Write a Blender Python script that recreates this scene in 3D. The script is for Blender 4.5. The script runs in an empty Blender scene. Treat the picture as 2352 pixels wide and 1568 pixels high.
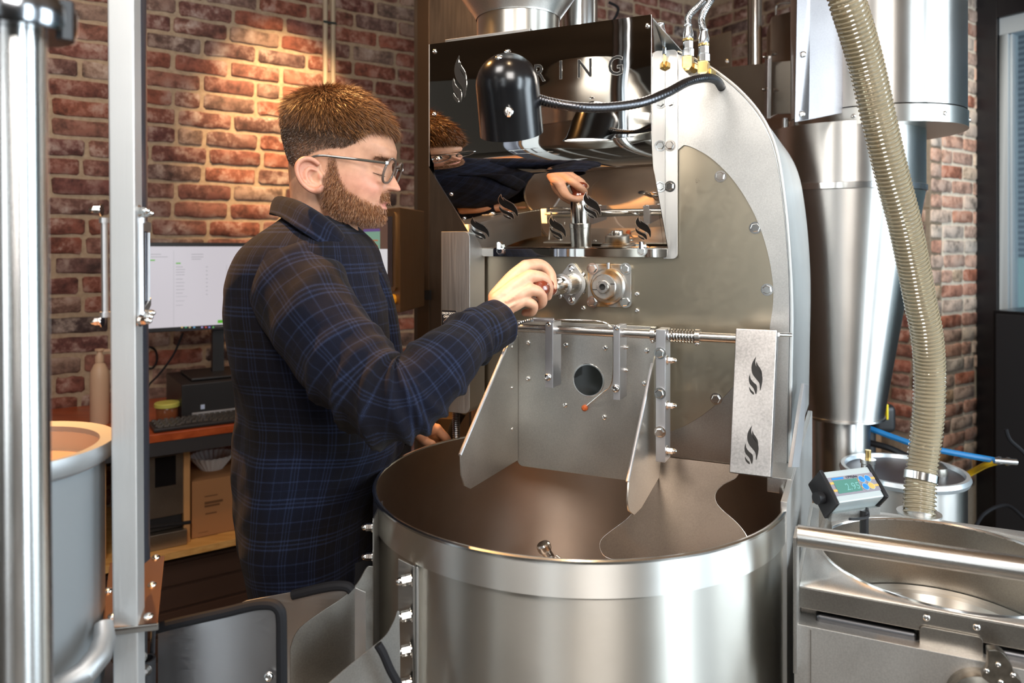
import bpy, bmesh, math, random
import numpy as np
from mathutils import Vector, Matrix, Euler
random.seed(7); np.random.seed(7)
PI = math.pi
S = bpy.context.scene
COL = S.collection
FP = 1700.0; HX = 1176.0; HY = 568.0; CZ = 1.5

# ---------------------------------------------------------------- camera
cd = bpy.data.cameras.new('camera'); cam = bpy.data.objects.new('camera', cd); COL.objects.link(cam)
cam.location = (0, 0, CZ); cam.rotation_euler = (PI/2, 0, 0)
cd.sensor_width = 36; cd.lens = FP/2352*36; cd.shift_y = -(784-HY)/2352
cd.clip_start = 0.05; cd.clip_end = 60
cd.dof.use_dof = True; cd.dof.focus_distance = 1.38; cd.dof.aperture_fstop = 4.0
S.camera = cam
S.view_settings.view_transform = 'Standard'; S.view_settings.look = 'None'
S.view_settings.exposure = 0.0; S.view_settings.gamma = 1.0; S.view_settings.use_curve_mapping = False

# ---------------------------------------------------------------- world: overcast sky
W = bpy.data.worlds.new('overcast_sky'); S.world = W; W.use_nodes = True
bg = W.node_tree.nodes['Background']; bg.inputs[0].default_value = (0.62, 0.74, 0.85, 1); bg.inputs[1].default_value = 2.6

def aim(o, target):
    o.rotation_euler = (Vector(target)-o.location).to_track_quat('-Z', 'Y').to_euler()
def area(name, loc, target, sx, sy, power, col):
    l = bpy.data.lights.new(name, 'AREA'); l.shape = 'RECTANGLE'; l.size = sx; l.size_y = sy
    l.energy = power; l.color = col
    o = bpy.data.objects.new(name, l); COL.objects.link(o); o.location = loc; aim(o, target); return o
def spot(name, loc, target, power, col, ang=60, blend=.6, r=.03):
    l = bpy.data.lights.new(name, 'SPOT'); l.energy = power; l.color = col
    l.spot_size = math.radians(ang); l.spot_blend = blend; l.shadow_soft_size = r
    o = bpy.data.objects.new(name, l); COL.objects.link(o); o.location = loc; aim(o, target); return o
WARM = (1.0, .56, .22); NEUT = (1.0, .95, .90); DAY = (.80, .92, 1.0)
# daylight through the windows on the right and behind the camera
area('window_and_fill_light', (3.1, .6, 1.75), (.3, 1.5, 1.2), 1.3, 2.0, 75, DAY)
area('window_and_fill_light', (2.75, -1.5, 1.7), (.2, 1.1, 1.1), .8, 2.4, 85, DAY)
# photographer's softboxes
area('softbox', (.35, -.75, 2.55), (-.1, 1.4, 1.25), .8, .8, 42, NEUT)
area('softbox', (-.75, .15, 3.0), (-.35, 1.2, 1.2), .6, .6, 22, NEUT)
area('window_and_fill_light', (-1.1, -2.9, 1.7), (-.3, 1.0, 1.3), .9, 2.0, 24, (.90, .96, 1.0))  # added fill for the post, man and drum; no window stands there
# warm ceiling spots
spot('ceiling_spot', (-.60, 2.66, 3.02), (-1.06, 3.35, 2.02), 330, (1.0, .66, .34), 40, 1.0)
spot('ceiling_spot', (-1.5, 2.1, 3.02), (-1.65, 2.9, 1.5), 16, (1, .62, .30), 80, .9)
spot('ceiling_spot', (-.95, 1.75, 3.02), (-.50, 1.42, 1.6), 330, (1, .50, .16), 46, .8)
spot('ceiling_spot', (.75, 2.9, 3.02), (.6, 3.4, 1.6), 60, WARM, 90, .8)
spot('ceiling_spot', (.1, .7, 3.02), (.15, 1.35, 1.1), 16, (1, .70, .42), 60, .8)
spot('ceiling_spot', (1.7, 2.6, 3.02), (2.3, 3.8, 1.6), 110, (1, .88, .74), 80, .8)
spot('ceiling_spot', (-.25, 2.2, 3.02), (-.2, 2.6, 1.2), 50, WARM, 70, .8)

# ---------------------------------------------------------------- coordinates
def P(px, py, Y):
    return Vector(((px-HX)*Y/FP, Y, CZ-(py-HY)*Y/FP))
YAW = math.radians(-25)
T0 = Vector((.115, 1.34, 0)); TR = .36; RIMZ = 1.084
MR = Matrix.Translation(T0) @ Matrix.Rotation(YAW, 4, 'Z'); MRI = MR.inverted()
def Lw(u, v, z): return MR @ Vector((u, v, z))
def ray(px, py):
    return MRI @ Vector((0, 0, CZ)), (MRI.to_3x3() @ Vector(((px-HX)/FP, 1, -(py-HY)/FP)))
def PV(px, py, v):            # point of the roaster frame on the plane v = const
    o, d = ray(px, py); t = (v-o.y)/d.y; return o+d*t
def PU(px, py, u):
    o, d = ray(px, py); t = (u-o.x)/d.x; return o+d*t
def PZ(px, py, z):
    o, d = ray(px, py); t = (z-o.z)/d.z; return o+d*t
def PP(px, py, p0, n):        # general plane in the roaster frame
    o, d = ray(px, py); t = (Vector(p0)-o).dot(Vector(n))/d.dot(Vector(n)); return o+d*t
WP = Vector((-1.272, 3.2, 0)); WA = math.radians(34)
MW = Matrix.Translation(WP) @ Matrix.Rotation(WA, 4, 'Z'); MWI = MW.inverted()   # x along the wall, -y towards the room
def WT(px, py, t):            # point of the wall frame at distance t in front of the left wall
    o = MWI @ Vector((0, 0, CZ)); d = MWI.to_3x3() @ Vector(((px-HX)/FP, 1, -(py-HY)/FP))
    k = (-t-o.y)/d.y; return o+d*k

# ---------------------------------------------------------------- mesh builder
class MB:
    def __init__(s, M=None): s.v = []; s.f = []; s.M = M or Matrix.Identity(4); s.uv = {}
    def add(s, vs, fs, M=None):
        k = len(s.v); m = s.M @ M if M is not None else s.M
        s.v += [tuple(m @ Vector(p)) for p in vs]; s.f += [tuple(i+k for i in f) for f in fs]; return s
    def box(s, a, b, M=None):
        x0, y0, z0 = [min(a[i], b[i]) for i in range(3)]; x1, y1, z1 = [max(a[i], b[i]) for i in range(3)]
        return s.add([(x0,y0,z0),(x1,y0,z0),(x1,y1,z0),(x0,y1,z0),(x0,y0,z1),(x1,y0,z1),(x1,y1,z1),(x0,y1,z1)],
              [(0,3,2,1),(4,5,6,7),(0,1,5,4),(1,2,6,5),(2,3,7,6),(3,0,4,7)], M)
    def tube(s, pts, r, n=12, caps=True, closed=False, phase=0):
        pts = [Vector(p) for p in pts]; N = len(pts)
        R = list(r) if hasattr(r, '__len__') else [r]*N
        tang = []
        for i in range(N):
            a = pts[(i-1) % N] if (closed or i > 0) else pts[i]; b = pts[(i+1) % N] if (closed or i < N-1) else pts[i]
            d = b-a; tang.append(d.normalized() if d.length > 1e-9 else Vector((0, 0, 1)))
        t = tang[0]; nrm = t.orthogonal().normalized()
        if abs(t.z) < .95: nrm = (Vector((0, 0, 1))-t*t.z).normalized()
        vs = []
        for i in range(N):
            t = tang[i]; nrm = (nrm-t*nrm.dot(t))
            nrm = nrm.normalized() if nrm.length > 1e-6 else t.orthogonal().normalized()
            bi = t.cross(nrm)
            for j in range(n):
                a = 2*PI*j/n+phase; vs.append(pts[i]+(nrm*math.cos(a)+bi*math.sin(a))*R[i])
        fs = []
        for i in range(N if closed else N-1):
            for j in range(n):
                a = i*n+j; b = i*n+(j+1) % n; c = ((i+1) % N)*n+(j+1) % n; d = ((i+1) % N)*n+j
                fs.append((a, b, c, d))
        if caps and not closed:
            fs.append(tuple(reversed(range(n)))); fs.append(tuple((N-1)*n+j for j in range(n)))
        return s.add(vs, fs)
    def cyl(s, a, b, r, n=24, r2=None, phase=0):
        return s.tube([a, b], [r, r if r2 is None else r2], n, phase=phase)
    def lathe(s, prof, o=(0, 0, 0), axis=(0, 0, 1), n=48, a0=0, a1=2*PI, caps=False):
        q = Vector(axis).to_track_quat('Z', 'Y'); o = Vector(o); full = abs(a1-a0-2*PI) < 1e-6; m = n if full else n+1
        vs = []
        for r, z in prof:
            for j in range(m):
                a = a0+(a1-a0)*j/n; vs.append(o+q @ Vector((r*math.cos(a), r*math.sin(a), z)))
        fs = []
        for i in range(len(prof)-1):
            for j in range(n):
                j2 = (j+1) % m if full else j+1
                fs.append((i*m+j, i*m+j2, (i+1)*m+j2, (i+1)*m+j))
        if caps:
            if prof[0][0] > 1e-6: fs.append(tuple(reversed(range(m))))
            if prof[-1][0] > 1e-6: fs.append(tuple((len(prof)-1)*m+j for j in range(m)))
        return s.add(vs, fs)
    def prism(s, poly, off):   # 3-D polygon extruded by the vector off
        n = len(poly); off = Vector(off); poly = [Vector(p) for p in poly]
        nn = Vector((0, 0, 0))
        for i in range(n):
            a = poly[i]; b = poly[(i+1) % n]; nn += a.cross(b)
        if nn.dot(off) > 0: poly = poly[::-1]
        vs = poly+[p+off for p in poly]
        fs = [tuple(range(n)), tuple(range(2*n-1, n-1, -1))]
        for i in range(n): fs.append((i, n+i, n+(i+1) % n, (i+1) % n))
        # outward orientation: bottom keeps winding facing away from off
        return s.add(vs, [f[::-1] if False else f for f in fs])
    def plate(s, pts_uz, v0, v1):  # polygon in (u,z) between v0 and v1
        return s.prism([(p[0], v0, p[1]) for p in pts_uz], (0, v1-v0, 0))

def tag(o, label=None, cat=None, group=None, kind=None):
    if label: o['label'] = label
    if cat: o['category'] = cat
    if group: o['group'] = group
    if kind: o['kind'] = kind
    return o
def empty(name, loc, label=None, cat=None, group=None, kind=None):
    o = bpy.data.objects.new(name, None); COL.objects.link(o); o.location = loc; o.empty_display_size = .05
    WL[o.name] = Vector(loc)
    return tag(o, label, cat, group, kind)
WL = {}
def worldloc(p):
    l = Vector((0, 0, 0))
    while p is not None: l += Vector(p.location); p = p.parent
    return l
def ob(name, mb, mat, parent=None, smooth=35, bevel=0, seg=2, fix=True, wn=False, **kw):
    me = bpy.data.meshes.new(name)
    base = worldloc(parent)
    own = Vector((0, 0, 0))
    vs = np.array([tuple(p) for p in mb.v], dtype=float).reshape(-1, 3)
    if parent is None and len(vs):
        own = Vector(((vs[:, 0].min()+vs[:, 0].max())/2, (vs[:, 1].min()+vs[:, 1].max())/2, vs[:, 2].min()))
    sh = np.array(base+own)
    me.from_pydata([tuple(x) for x in (vs-sh)], [], mb.f)
    if fix or bevel:
        bm = bmesh.new(); bm.from_mesh(me)
        if bevel:
            bmesh.ops.remove_doubles(bm, verts=bm.verts, dist=1e-6)
            es = [e for e in bm.edges if len(e.link_faces) == 2 and e.calc_face_angle(0) > math.radians(40)]
            bmesh.ops.bevel(bm, geom=es, offset=bevel, segments=seg, profile=.5, affect='EDGES', clamp_overlap=True)
        if fix: bmesh.ops.recalc_face_normals(bm, faces=bm.faces)
        bm.to_mesh(me); bm.free()
    if smooth:
        me.shade_smooth(); me.set_sharp_from_angle(angle=math.radians(smooth))
    if mat: me.materials.append(mat)
    o = bpy.data.objects.new(name, me); COL.objects.link(o)
    if bevel and smooth: w_ = o.modifiers.new('n', 'WEIGHTED_NORMAL'); w_.keep_sharp = True; w_.weight = 100
    if parent is not None: o.parent = parent
    else: o.location = own
    tag(o, kw.get('label'), kw.get('cat'), kw.get('group'), kw.get('kind'))
    return o
def inst(name, me, parent, loc, axis=(0, 0, 1), spin=0, scale=1, **kw):
    o = bpy.data.objects.new(name, me); COL.objects.link(o); o.parent = parent
    o.location = Vector(loc)-worldloc(parent)
    q = Vector(axis).to_track_quat('Z', 'Y') @ Euler((0, 0, spin)).to_quaternion()
    o.rotation_euler = q.to_euler(); o.scale = (scale,)*3
    tag(o, kw.get('label'), kw.get('cat'), kw.get('group'), kw.get('kind')); return o
def bez(pts, n=8):             # catmull-rom through the points
    pts = [Vector(p) for p in pts]; out = []
    for i in range(len(pts)-1):
        p0 = pts[max(i-1, 0)]; p1 = pts[i]; p2 = pts[i+1]; p3 = pts[min(i+2, len(pts)-1)]
        for k in range(n):
            t = k/n
            out.append(.5*((2*p1)+(p2-p0)*t+(2*p0-5*p1+4*p2-p3)*t*t+(3*p1-p0-3*p2+p3)*t**3))
    out.append(pts[-1]); return out
def rrect(x0, z0, x1, z1, r, n=5, corners=(1, 1, 1, 1)):
    out = []
    for k, (cx, cz, a0) in enumerate([(x1-r, z1-r, 0), (x0+r, z1-r, PI/2), (x0+r, z0+r, PI), (x1-r, z0+r, 3*PI/2)]):
        if corners[k]:
            for i in range(n+1):
                a = a0+PI/2*i/n; out.append((cx+r*math.cos(a), cz+r*math.sin(a)))
        else:
            out.append([(x1, z1), (x0, z1), (x0, z0), (x1, z0)][k])
    return out

# ---------------------------------------------------------------- materials
def nt(name):
    m = bpy.data.materials.new(name); m.use_nodes = True
    return m, m.node_tree, m.node_tree.nodes['Principled BSDF']
def node(t, typ, **kw):
    n = t.nodes.new(typ)
    for k, v in kw.items():
        if k.startswith('i_'): n.inputs[k[2:].replace('_', ' ')].default_value = v
        else: setattr(n, k, v)
    return n
def mat(name, col, rough=.5, metal=0, spec=.5, **kw):
    m, t, b = nt(name); b.inputs['Base Color'].default_value = (*col, 1)
    b.inputs['Roughness'].default_value = rough; b.inputs['Metallic'].default_value = metal
    b.inputs['Specular IOR Level'].default_value = spec
    for k, v in kw.items(): b.inputs[k].default_value = v
    return m
def ramp(t, fac, stops):
    r = t.nodes.new('ShaderNodeValToRGB'); e = r.color_ramp.elements
    while len(e) > 1: e.remove(e[0])
    e[0].position = stops[0][0]; e[0].color = stops[0][1]
    for p, c in stops[1:]:
        x = e.new(p); x.color = c
    t.links.new(fac, r.inputs[0]); return r
def g4(v): return (v, v, v, 1)
def brushed(name, col=(.6, .585, .56), rough=.3, scale=(4, 4, 260), dr=.12, bump=.03, dark=.12, metal=1, aniso=0, rot=0):
    """steel with fine stretched grain (scale: object axes)"""
    m, t, b = nt(name); L = t.links.new
    tc = node(t, 'ShaderNodeTexCoord'); mp = node(t, 'ShaderNodeMapping'); mp.inputs['Scale'].default_value = scale
    L(tc.outputs['Object'], mp.inputs[0])
    n = node(t, 'ShaderNodeTexNoise'); n.inputs['Scale'].default_value = 3; n.inputs['Detail'].default_value = 4
    L(mp.outputs[0], n.inputs[0])
    n2 = node(t, 'ShaderNodeTexNoise'); n2.inputs['Scale'].default_value = 5; n2.inputs['Detail'].default_value = 5
    L(tc.outputs['Object'], n2.inputs[0])
    r = ramp(t, n.outputs[0], [(.3, g4(rough-dr/2)), (.7, g4(rough+dr/2))])
    ad = node(t, 'ShaderNodeMath', operation='MULTIPLY_ADD'); ad.inputs[1].default_value = .12
    L(n2.outputs[0], ad.inputs[0]); L(r.outputs[0], ad.inputs[2]); L(ad.outputs[0], b.inputs['Roughness'])
    c = ramp(t, n2.outputs[0], [(.3, (*[x*(1-dark) for x in col], 1)), (.65, (*col, 1))])
    L(c.outputs[0], b.inputs['Base Color'])
    b.inputs['Metallic'].default_value = metal; b.inputs['Anisotropic'].default_value = aniso
    if aniso:
        tg = node(t, 'ShaderNodeTangent', direction_type='RADIAL', axis='Z'); L(tg.outputs[0], b.inputs['Tangent']); b.inputs['Anisotropic Rotation'].default_value = rot
    if bump:
        bp = node(t, 'ShaderNodeBump'); bp.inputs['Strength'].default_value = bump; bp.inputs['Distance'].default_value = .0008
        L(n.outputs[0], bp.inputs['Height']); L(bp.outputs[0], b.inputs['Normal'])
    return m
def speckled(name, col, rough=.36, sc=420, dark=.1):
    """bead-blasted steel"""
    m, t, b = nt(name); L = t.links.new
    tc = node(t, 'ShaderNodeTexCoord')
    n = node(t, 'ShaderNodeTexNoise'); n.inputs['Scale'].default_value = sc; n.inputs['Detail'].default_value = 2
    n2 = node(t, 'ShaderNodeTexNoise'); n2.inputs['Scale'].default_value = 9; n2.inputs['Detail'].default_value = 5
    L(tc.outputs['Object'], n.inputs[0]); L(tc.outputs['Object'], n2.inputs[0])
    mx = node(t, 'ShaderNodeMix', data_type='FLOAT'); mx.inputs[0].default_value = .5
    L(n.outputs[0], mx.inputs[2]); L(n2.outputs[0], mx.inputs[3])
    c = ramp(t, mx.outputs[0], [(.35, (*[x*(1-dark*2) for x in col], 1)), (.62, (*col, 1))])
    L(c.outputs[0], b.inputs['Base Color'])
    r = ramp(t, n2.outputs[0], [(.3, g4(rough-.03)), (.7, g4(rough+.03))]); L(r.outputs[0], b.inputs['Roughness'])
    b.inputs['Metallic'].default_value = 1
    bp = node(t, 'ShaderNodeBump'); bp.inputs['Strength'].default_value = .05; bp.inputs['Distance'].default_value = .0005
    L(n.outputs[0], bp.inputs['Height']); L(bp.outputs[0], b.inputs['Normal'])
    return m
M_BR = brushed('brushed_steel_across')                                   # grain runs horizontally (fine in z)
M_BV = brushed('brushed_steel_upright', col=(.70, .69, .67), scale=(260, 260, 3), rough=.38)
M_DRUM = brushed('drum_brushed_steel', col=(.68, .655, .60), rough=.36, scale=(14, 14, 900), dr=.06, bump=.0, dark=.05, aniso=.93, rot=.25)
M_DRUM2 = brushed('cyclone_steel', col=(.70, .68, .65), rough=.30, scale=(14, 14, 900), dr=.06, bump=.0, dark=.06, aniso=.9, rot=.25)
M_CHROME2 = brushed('polished_pipe', (.78, .78, .77), .2, (40, 40, 4), .05, 0, .03, aniso=.85, rot=.25)
M_BAND = brushed('rim_band_steel', col=(.86, .85, .81), rough=.38, scale=(14, 14, 900), dr=.05, bump=.0, dark=.04, aniso=.93, rot=.25)
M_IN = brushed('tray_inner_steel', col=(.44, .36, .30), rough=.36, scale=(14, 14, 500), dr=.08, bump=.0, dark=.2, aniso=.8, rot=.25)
M_SP = speckled('bead_blasted_steel', (.56, .54, .51), .36)
M_SPL = speckled('light_satin_steel', (.62, .61, .585), .40)
M_SPD = speckled('dark_satin_steel', (.42, .39, .35), .33)
M_FACE = brushed('face_plate_steel', (.43, .375, .285), .25, (30, 30, 30), .05, 0, .06)
M_TABLE = speckled('table_satin_steel', (.74, .72, .69), .48)
M_MIR = mat('mirror_steel', (.60, .57, .53), .025, 1)
M_CHROME = mat('chrome', (.80, .79, .77), .16, 1)
M_SHAFT = brushed('ground_shaft_steel', (.66, .64, .61), .2, (3, 3, 400), .08, .02)
M_ALU = brushed('milled_aluminium', (.72, .72, .74), .36, (120, 120, 2), .08, .03, .05)
M_BLACK = mat('gloss_black', (.006, .006, .007), .22, 0, .6)
M_BLKP = mat('black_plastic', (.015, .015, .017), .42)
M_RUB = mat('black_rubber', (.010, .010, .012), .75, 0, .25)
M_HOLE = mat('dark_opening', (.006, .005, .004), .6)
M_BRASS = brushed('brass', (.72, .50, .20), .28, (80, 80, 80), .1, .02)
M_ZINC = mat('zinc_fitting', (.70, .72, .74), .22, 1)
M_WOODRED = mat('red_varnished_wood', (.17, .032, .014), .15, 0, .6, **{'Coat Weight': .8, 'Coat Roughness': .06})
M_PIPEB = brushed('dark_gooseneck_steel', (.13, .13, .14), .25, (30, 30, 30), .08, .02)
# ================================================================ SETTING
def brickmat(name, stops, rough=.85):
    m, t, b = nt(name); L = t.links.new
    oi = node(t, 'ShaderNodeObjectInfo'); tc = node(t, 'ShaderNodeTexCoord')
    ge = node(t, 'ShaderNodeNewGeometry')
    r = ramp(t, oi.outputs['Random'], stops); r.color_ramp.interpolation = 'LINEAR'
    n = node(t, 'ShaderNodeTexNoise'); n.inputs['Scale'].default_value = 18; n.inputs['Detail'].default_value = 8; n.inputs['Roughness'].default_value = .7
    L(ge.outputs['Position'], n.inputs[0])
    n3 = node(t, 'ShaderNodeTexNoise'); n3.inputs['Scale'].default_value = 7; n3.inputs['Detail'].default_value = 5
    L(ge.outputs['Position'], n3.inputs[0])
    w = ramp(t, n.outputs[0], [(.47, g4(0)), (.66, g4(1))])
    w2 = ramp(t, n3.outputs[0], [(.38, g4(.0)), (.66, g4(.9))])
    mu = node(t, 'ShaderNodeMath', operation='MULTIPLY'); L(w.outputs[0], mu.inputs[0]); L(w2.outputs[0], mu.inputs[1])
    mx = node(t, 'ShaderNodeMix', data_type='RGBA'); L(mu.outputs[0], mx.inputs[0]); L(r.outputs[0], mx.inputs[6])
    mx.inputs[7].default_value = (.55, .45, .38, 1)
    d = ramp(t, n.outputs[0], [(.34, g4(.30)), (.54, g4(1))])
    m2 = node(t, 'ShaderNodeMix', data_type='RGBA', blend_type='MULTIPLY'); m2.inputs[0].default_value = 1
    L(mx.outputs[2], m2.inputs[6]); L(d.outputs[0], m2.inputs[7]); L(m2.outputs[2], b.inputs['Base Color'])
    b.inputs['Roughness'].default_value = rough
    bp = node(t, 'ShaderNodeBump'); bp.inputs['Strength'].default_value = .6; bp.inputs['Distance'].default_value = .004
    L(n.outputs[0], bp.inputs['Height']); L(bp.outputs[0], b.inputs['Normal'])
    return m
M_BRICK = brickmat('weathered_red_brick', [(0, (.22, .065, .040, 1)), (.18, (.30, .095, .055, 1)), (.36, (.16, .055, .045, 1)),
    (.52, (.27, .11, .075, 1)), (.64, (.11, .055, .050, 1)), (.76, (.27, .15, .11, 1)), (.88, (.075, .045, .042, 1)), (1, (.40, .25, .18, 1))])
M_BRICKL = brickmat('pale_recycled_brick', [(0, (.56, .26, .17, 1)), (.2, (.70, .46, .36, 1)), (.4, (.48, .17, .10, 1)),
    (.6, (.74, .62, .52, 1)), (.75, (.44, .25, .19, 1)), (.9, (.76, .70, .62, 1)), (1, (.55, .30, .12, 1))])
M_BRICKJ = M_BRICK.copy(); M_BRICKJ.name = 'weathered_red_brick_distant'
_t = M_BRICKJ.node_tree
_oi = [n for n in _t.nodes if n.type == 'OBJECT_INFO'][0]; _r = _oi.outputs['Random'].links[0].to_node
_g = _t.nodes.new('ShaderNodeNewGeometry'); _t.links.new(_g.outputs['Random Per Island'], _r.inputs[0])
def mortarmat():
    m, t, b = nt('lime_mortar'); L = t.links.new; ge = node(t, 'ShaderNodeNewGeometry')
    n = node(t, 'ShaderNodeTexNoise'); n.inputs['Scale'].default_value = 60; n.inputs['Detail'].default_value = 8
    L(ge.outputs['Position'], n.inputs[0])
    c = ramp(t, n.outputs[0], [(.25, (.30, .21, .135, 1)), (.7, (.42, .31, .21, 1))]); L(c.outputs[0], b.inputs['Base Color'])
    b.inputs['Roughness'].default_value = .95
    bp = node(t, 'ShaderNodeBump'); bp.inputs['Strength'].default_value = .5; bp.inputs['Distance'].default_value = .003
    L(n.outputs[0], bp.inputs['Height']); L(bp.outputs[0], b.inputs['Normal']); return m
M_MORT = mortarmat(); M_MORTL = mortarmat(); M_MORTL.name = 'cream_mortar'
_r = [n for n in M_MORTL.node_tree.nodes if n.type == 'VALTORGB'][0]; _r.color_ramp.elements[0].color = (.66, .57, .45, 1); _r.color_ramp.elements[1].color = (.82, .74, .62, 1)
CH = .0772; BL = .226; MJ = .0150
# a few worn brick shapes (local: x along the wall, -y proud of the wall, z up)
def brickshape(L, seed):
    rnd = random.Random(seed); h = CH-MJ; bm = bmesh.new()
    nx = 5; pts = []
    def jag(): return rnd.uniform(-.0034, .0026)
    top = [(L*i/nx, h+jag()) for i in range(nx+1)]; bot = [(L*i/nx, jag()) for i in range(nx+1)]
    c = .006+rnd.random()*.004
    loop = [(c, bot[0][1])]+bot[1:-1]+[(L-c, bot[-1][1]), (L+jag(), c), (L+jag(), h-c), (L-c, top[-1][1])]+top[1:-1][::-1]+[(c, top[0][1]), (jag(), h-c), (jag(), c)]
    cx, cz = L/2, h/2; ins = []
    for x, z in loop:
        k = .0035; ins.append((x+(k if x < cx else -k)*(1 if abs(x-cx) > L*.42 else 0), z+(k if z < cz else -k)))
    n = len(loop); vs = [(x, .006, z) for x, z in loop]+[(x, -.0035+rnd.uniform(-.001, .001), z) for x, z in loop]+[(x, -.007+rnd.uniform(-.0008, .0008), z) for x, z in ins]
    fs = []
    for k in (0, 1):
        for i in range(n): fs.append((k*n+i, k*n+(i+1) % n, (k+1)*n+(i+1) % n, (k+1)*n+i))
    fs.append(tuple(2*n+i for i in range(n)))
    me = bpy.data.meshes.new('brick'); me.from_pydata(vs, [], fs); me.shade_smooth(); me.set_sharp_from_angle(angle=math.radians(50))
    return me
SH_L = [brickshape(BL-MJ, i) for i in range(7)]; SH_H = [brickshape(BL/2-MJ-.002, 20+i) for i in range(4)]
SH_LL = [m.copy() for m in SH_L]; SH_HL = [m.copy() for m in SH_H]
for m in SH_L+SH_H: m.materials.append(M_BRICK)
for m in SH_LL+SH_HL: m.materials.append(M_BRICKL)
def visible(p, pad=60):
    if p.y < .3: return False
    px = HX+p.x*FP/p.y; py = HY-(p.z-CZ)*FP/p.y
    return -pad < px < 2352+pad and -pad < py < 1568+pad
def hidden(px, py):           # generous regions wholly behind big things: bricks there are not built
    return False
def wall(name, M, x0, x1, z1, bricks_x, zr, pale=False, hide=None, y1=.12, bond=.5, z00=0):
    """mortar slab with separately laid bricks; M: x along, -y to the room"""
    mb = MB(M); mb.box((x0, 0, 0), (x1, y1, z1))
    w = ob(name, mb, M_MORTL if pale else M_MORT, kind='structure')
    A, B = (SH_LL, SH_HL) if pale else (SH_L, SH_H)
    q = M.to_euler(); k = 0; base = worldloc(w); rnd = random.Random(hash(name) % 1000 if False else len(name)*7)
    rest = MB()
    row0 = int(zr[0]/CH); row1 = int(zr[1]/CH)
    for r in range(row0, row1):
        x = bricks_x[0]-BL+(0 if r % 2 else bond*BL)+rnd.uniform(-.02, .02)
        while x < bricks_x[1]:
            half = rnd.random() < .16
            L = BL/2 if half else BL
            xa, xb = x, x+L; x += L
            if xa < bricks_x[0]-.005 or xb > bricks_x[1]+.02:
                # cut brick at the ends
                if xb <= bricks_x[0]+.03 or xa >= bricks_x[1]-.03: continue
                ca, cb = max(xa, bricks_x[0]), min(xb, bricks_x[1]); sc = (cb-ca-MJ)/(BL/2-MJ-.002)
                me = rnd.choice(B); xs = ca; sx = sc
            else:
                me = rnd.choice(B if half else A); xs = xa; sx = 1
            z = r*CH+MJ/2
            pc = M @ Vector((xs+.1, 0, z+.03))
            far = not visible(pc)
            if not far:
                px = HX+pc.x*FP/pc.y; py = HY-(pc.z-CZ)*FP/pc.y
                far = bool(hide and hide(px, py))
            if far:
                mm = M @ Matrix.Translation((xs+MJ/2, 0, z)) @ Matrix.Diagonal((sx, 1, 1, 1))
                rest.M = mm; rest.add([tuple(v.co) for v in me.vertices], [tuple(p.vertices) for p in me.polygons]); continue
            o = bpy.data.objects.new('brick', me); COL.objects.link(o); o.parent = w
            o.location = M @ Vector((xs+MJ/2, rnd.uniform(-.0015, .002), z+rnd.uniform(-.0015, .0015)))-base
            o.rotation_euler = (q.x, q.y+rnd.uniform(-.006, .006), q.z); o.scale = (sx, 1, 1); k += 1
    if rest.v:
        rest.M = Matrix.Identity(4)
        o = ob('brick', rest, M_BRICKL if pale else M_BRICKJ, w, fix=False, kind='stuff')
    return w, k
def hideL(px, py):
    if px < 55: return True
    if 640 < px < 900 and py > 210: return True
    if 560 < px <= 640 and py > 620: return True
    if 400 < px < 560 and 600 < py < 720: return True
    if px > 1180 and py > 60 and px < 1500: return True
    if px > 860 and px < 1280: return True
    if px > 1480 and py > 150: return True
    if px > 1290 and py > 75 and px <= 1480: return True
    if py > 1180 and px < 700: return True
    return False
def hideB(px, py):
    if 1700 < px < 2040 and py > 60: return True
    if px < 1790 and py > 200: return True
    if px < 2035 and py > 240: return True
    if py > 1080: return True
    if px > 2040 and py < 210: return True
    return False
wl, k1 = wall('wall_left', MW, -6.2, 3.087, 3.2, (-2.2, 3.08), (.0, 3.15), hide=hideL)
CN = MW @ Vector((3.087, 0, 0))
MB2 = Matrix.Translation(CN) @ Matrix.Rotation(WA-PI/2, 4, 'Z')
wb, k2 = wall('wall_back', MB2, 0, 1.453, 3.2, (0.01, 1.44), (.6, 3.15), hide=hideB)
C2 = MB2 @ Vector((1.453, 0, 0))
MB3 = Matrix.Translation(C2) @ Matrix.Rotation(WA, 4, 'Z')
wr, k3 = wall('wall_right', MB3, 0, .50, 3.2, (.004, .495), (.3, 3.15), pale=True, y1=.25, hide=lambda px, py: py > 1180 or py < -30)
print('bricks', k1, k2, k3)
C3 = MB3 @ Vector((.50, 0, 0))
M4 = Matrix.Translation(C3) @ Matrix.Rotation(WA-PI/2, 4, 'Z')     # window wall, x runs towards the camera side
M_PLAST = mat('warm_grey_plaster', (.22, .19, .16), .8)
M_CEIL = mat('stained_timber_ceiling', (.20, .11, .055), .7)
M_CONC = speckled('x', (.2, .2, .2)); bpy.data.materials.remove(M_CONC)
def floormat():
    m, t, b = nt('polished_concrete'); L = t.links.new; ge = node(t, 'ShaderNodeNewGeometry')
    n = node(t, 'ShaderNodeTexNoise'); n.inputs['Scale'].default_value = 3; n.inputs['Detail'].default_value = 8
    L(ge.outputs['Position'], n.inputs[0])
    c = ramp(t, n.outputs[0], [(.3, (.09, .075, .06, 1)), (.7, (.17, .15, .125, 1))]); L(c.outputs[0], b.inputs['Base Color'])
    b.inputs['Roughness'].default_value = .4; return m
mb = MB(); mb.box((-5, -3.4, -.1), (6, 6.5, 0)); ob('floor', mb, floormat(), kind='structure')
mb = MB(); mb.box((-5, -3.4, 3.2), (6, 6.5, 3.3)); ob('ceiling', mb, M_CEIL, kind='structure')
mb = MB(); mb.box((-5.1, -3.5, 0), (-5, 1.2, 3.2)); ob('wall_side', mb, M_PLAST, kind='structure')
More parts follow.
